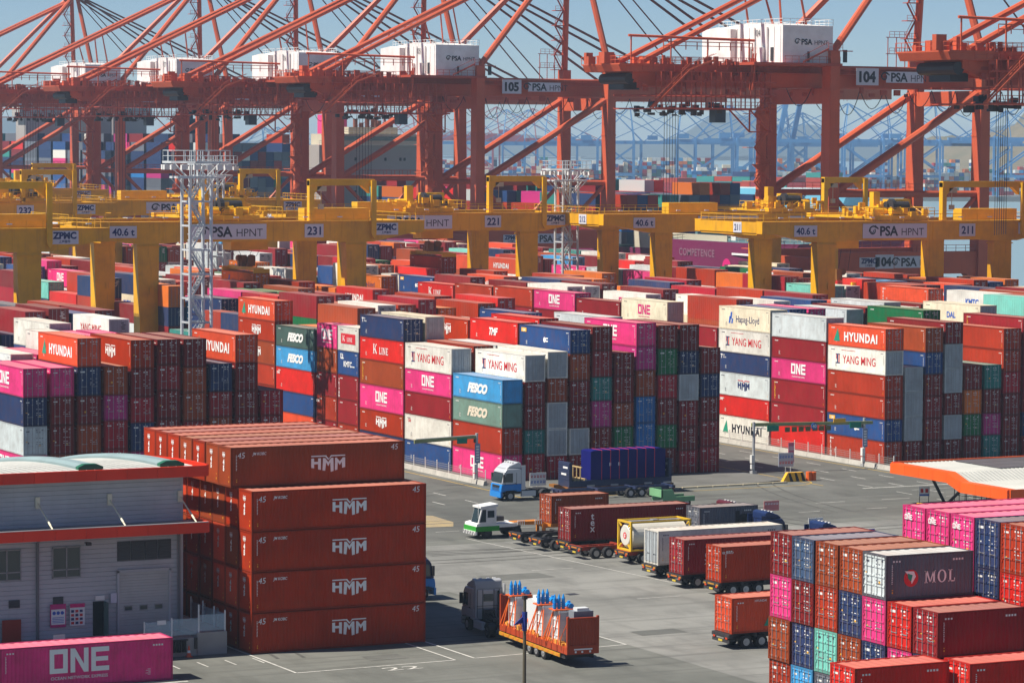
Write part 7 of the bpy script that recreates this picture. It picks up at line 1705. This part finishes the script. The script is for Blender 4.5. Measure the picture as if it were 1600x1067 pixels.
signpost(151.5, 292.6, 2.3, 1.9, 1.35, WHITEP, 'white board with red and blue lettering behind the silver and blue truck', [PRED, PBLUE]); signpost(182.9, 294.5, 3.0, 1.9, 1.5, mat('sign_pale', (.42, .46, .55), .5), 'pale blue board with lettering standing behind the striped barrier', [PBLUE, PRED]); signpost(184.6, 296.2, 3.9, .75, 2.2, mat('sign_pinkish', (.60, .14, .22), .5), 'tall narrow red and white board behind the striped barrier', [WHITE, WHITE])
signpost(152.2, 247.5, 4.0, 1.6, .9, mat('sign_red_white', (.62, .2, .2), .5), 'red lettered board on a post above the dark truck cabs', [WHITE]); signpost(150.2, 236.8, 3.7, 1.5, .85, WHITEP, 'white board on a post above the navy truck cab', [PBLUE, PRED]); signpost(150.3, 228.7, 3.6, 1.5, .95, mat('sign_deep_blue', (.06, .08, .38), .5), 'blue board on a post right of the blue truck cab', [WHITE, WHITE])
lp = empty('lamp_post', (91.3, 178.0, 0), 0, 'thin brown post with a blue cloth in front of the flat rack truck', 'post'); k = MB(); k.tube((0, 0, 0), (0, 0, 7.7), .13, 10, r2=.1); k.build('pole', mat('pole_brown', (.10, .085, .055), .6), lp); k = MB(); k.tube((0, 0, 5.7), (0, 0, 6.9), .15, 8, r2=.17); k.prism([(-.15, 6.6), (-.8, 6.1), (-.15, 6.2)], -.04, .04); k.build('cloth', mat('cloth_blue', (.012, .03, .22), .7), lp); k = MB(); k.cbox(0, 0, 7.7, .26, .26, .25); k.build('cap', DARK, lp)

# ------------------------------------------------------------------ haze over the whole port
if HAZE:
    hm = bpy.data.materials.new('sea_haze'); hm.use_nodes = True; nt = hm.node_tree; nt.nodes.remove(nt.nodes['Principled BSDF'])
    pv = nt.nodes.new('ShaderNodeVolumePrincipled'); pv.inputs['Color'].default_value = (.58, .79, 1.0, 1); pv.inputs['Density'].default_value = HAZE; pv.inputs['Anisotropy'].default_value = .1
    nt.links.new(pv.outputs[0], nt.nodes['Material Output'].inputs['Volume'])
    hb = MB(); hb.box(-5500, 7500, -1500, 9500, -10.5, 92); hb.build('haze', hm, kind='stuff', label='thin blue sea haze lying over the whole port', cat='haze')

SMALL = ('cross_bracing', 'stair', 'handrail', 'winch', 'trolley', 'festoon_cable', 'floodlight', 'hoist_rope', 'rope_hook', 'girder_equipment', 'head_frame', 'trolley_cage', 'headblock', 'hanger', 'walkway', 'girder_tie', 'air_duct', 'porthole', 'wire_panel', 'windlass', 'air_hose', 'cab_trim', 'roof_lamp', 'hanging_bar', 'access_stair', 'stair_tower')
for o in COL.objects:
    if o.parent and o.name.split('.')[0] in SMALL and 'kind' not in o: o['kind'] = 'stuff'
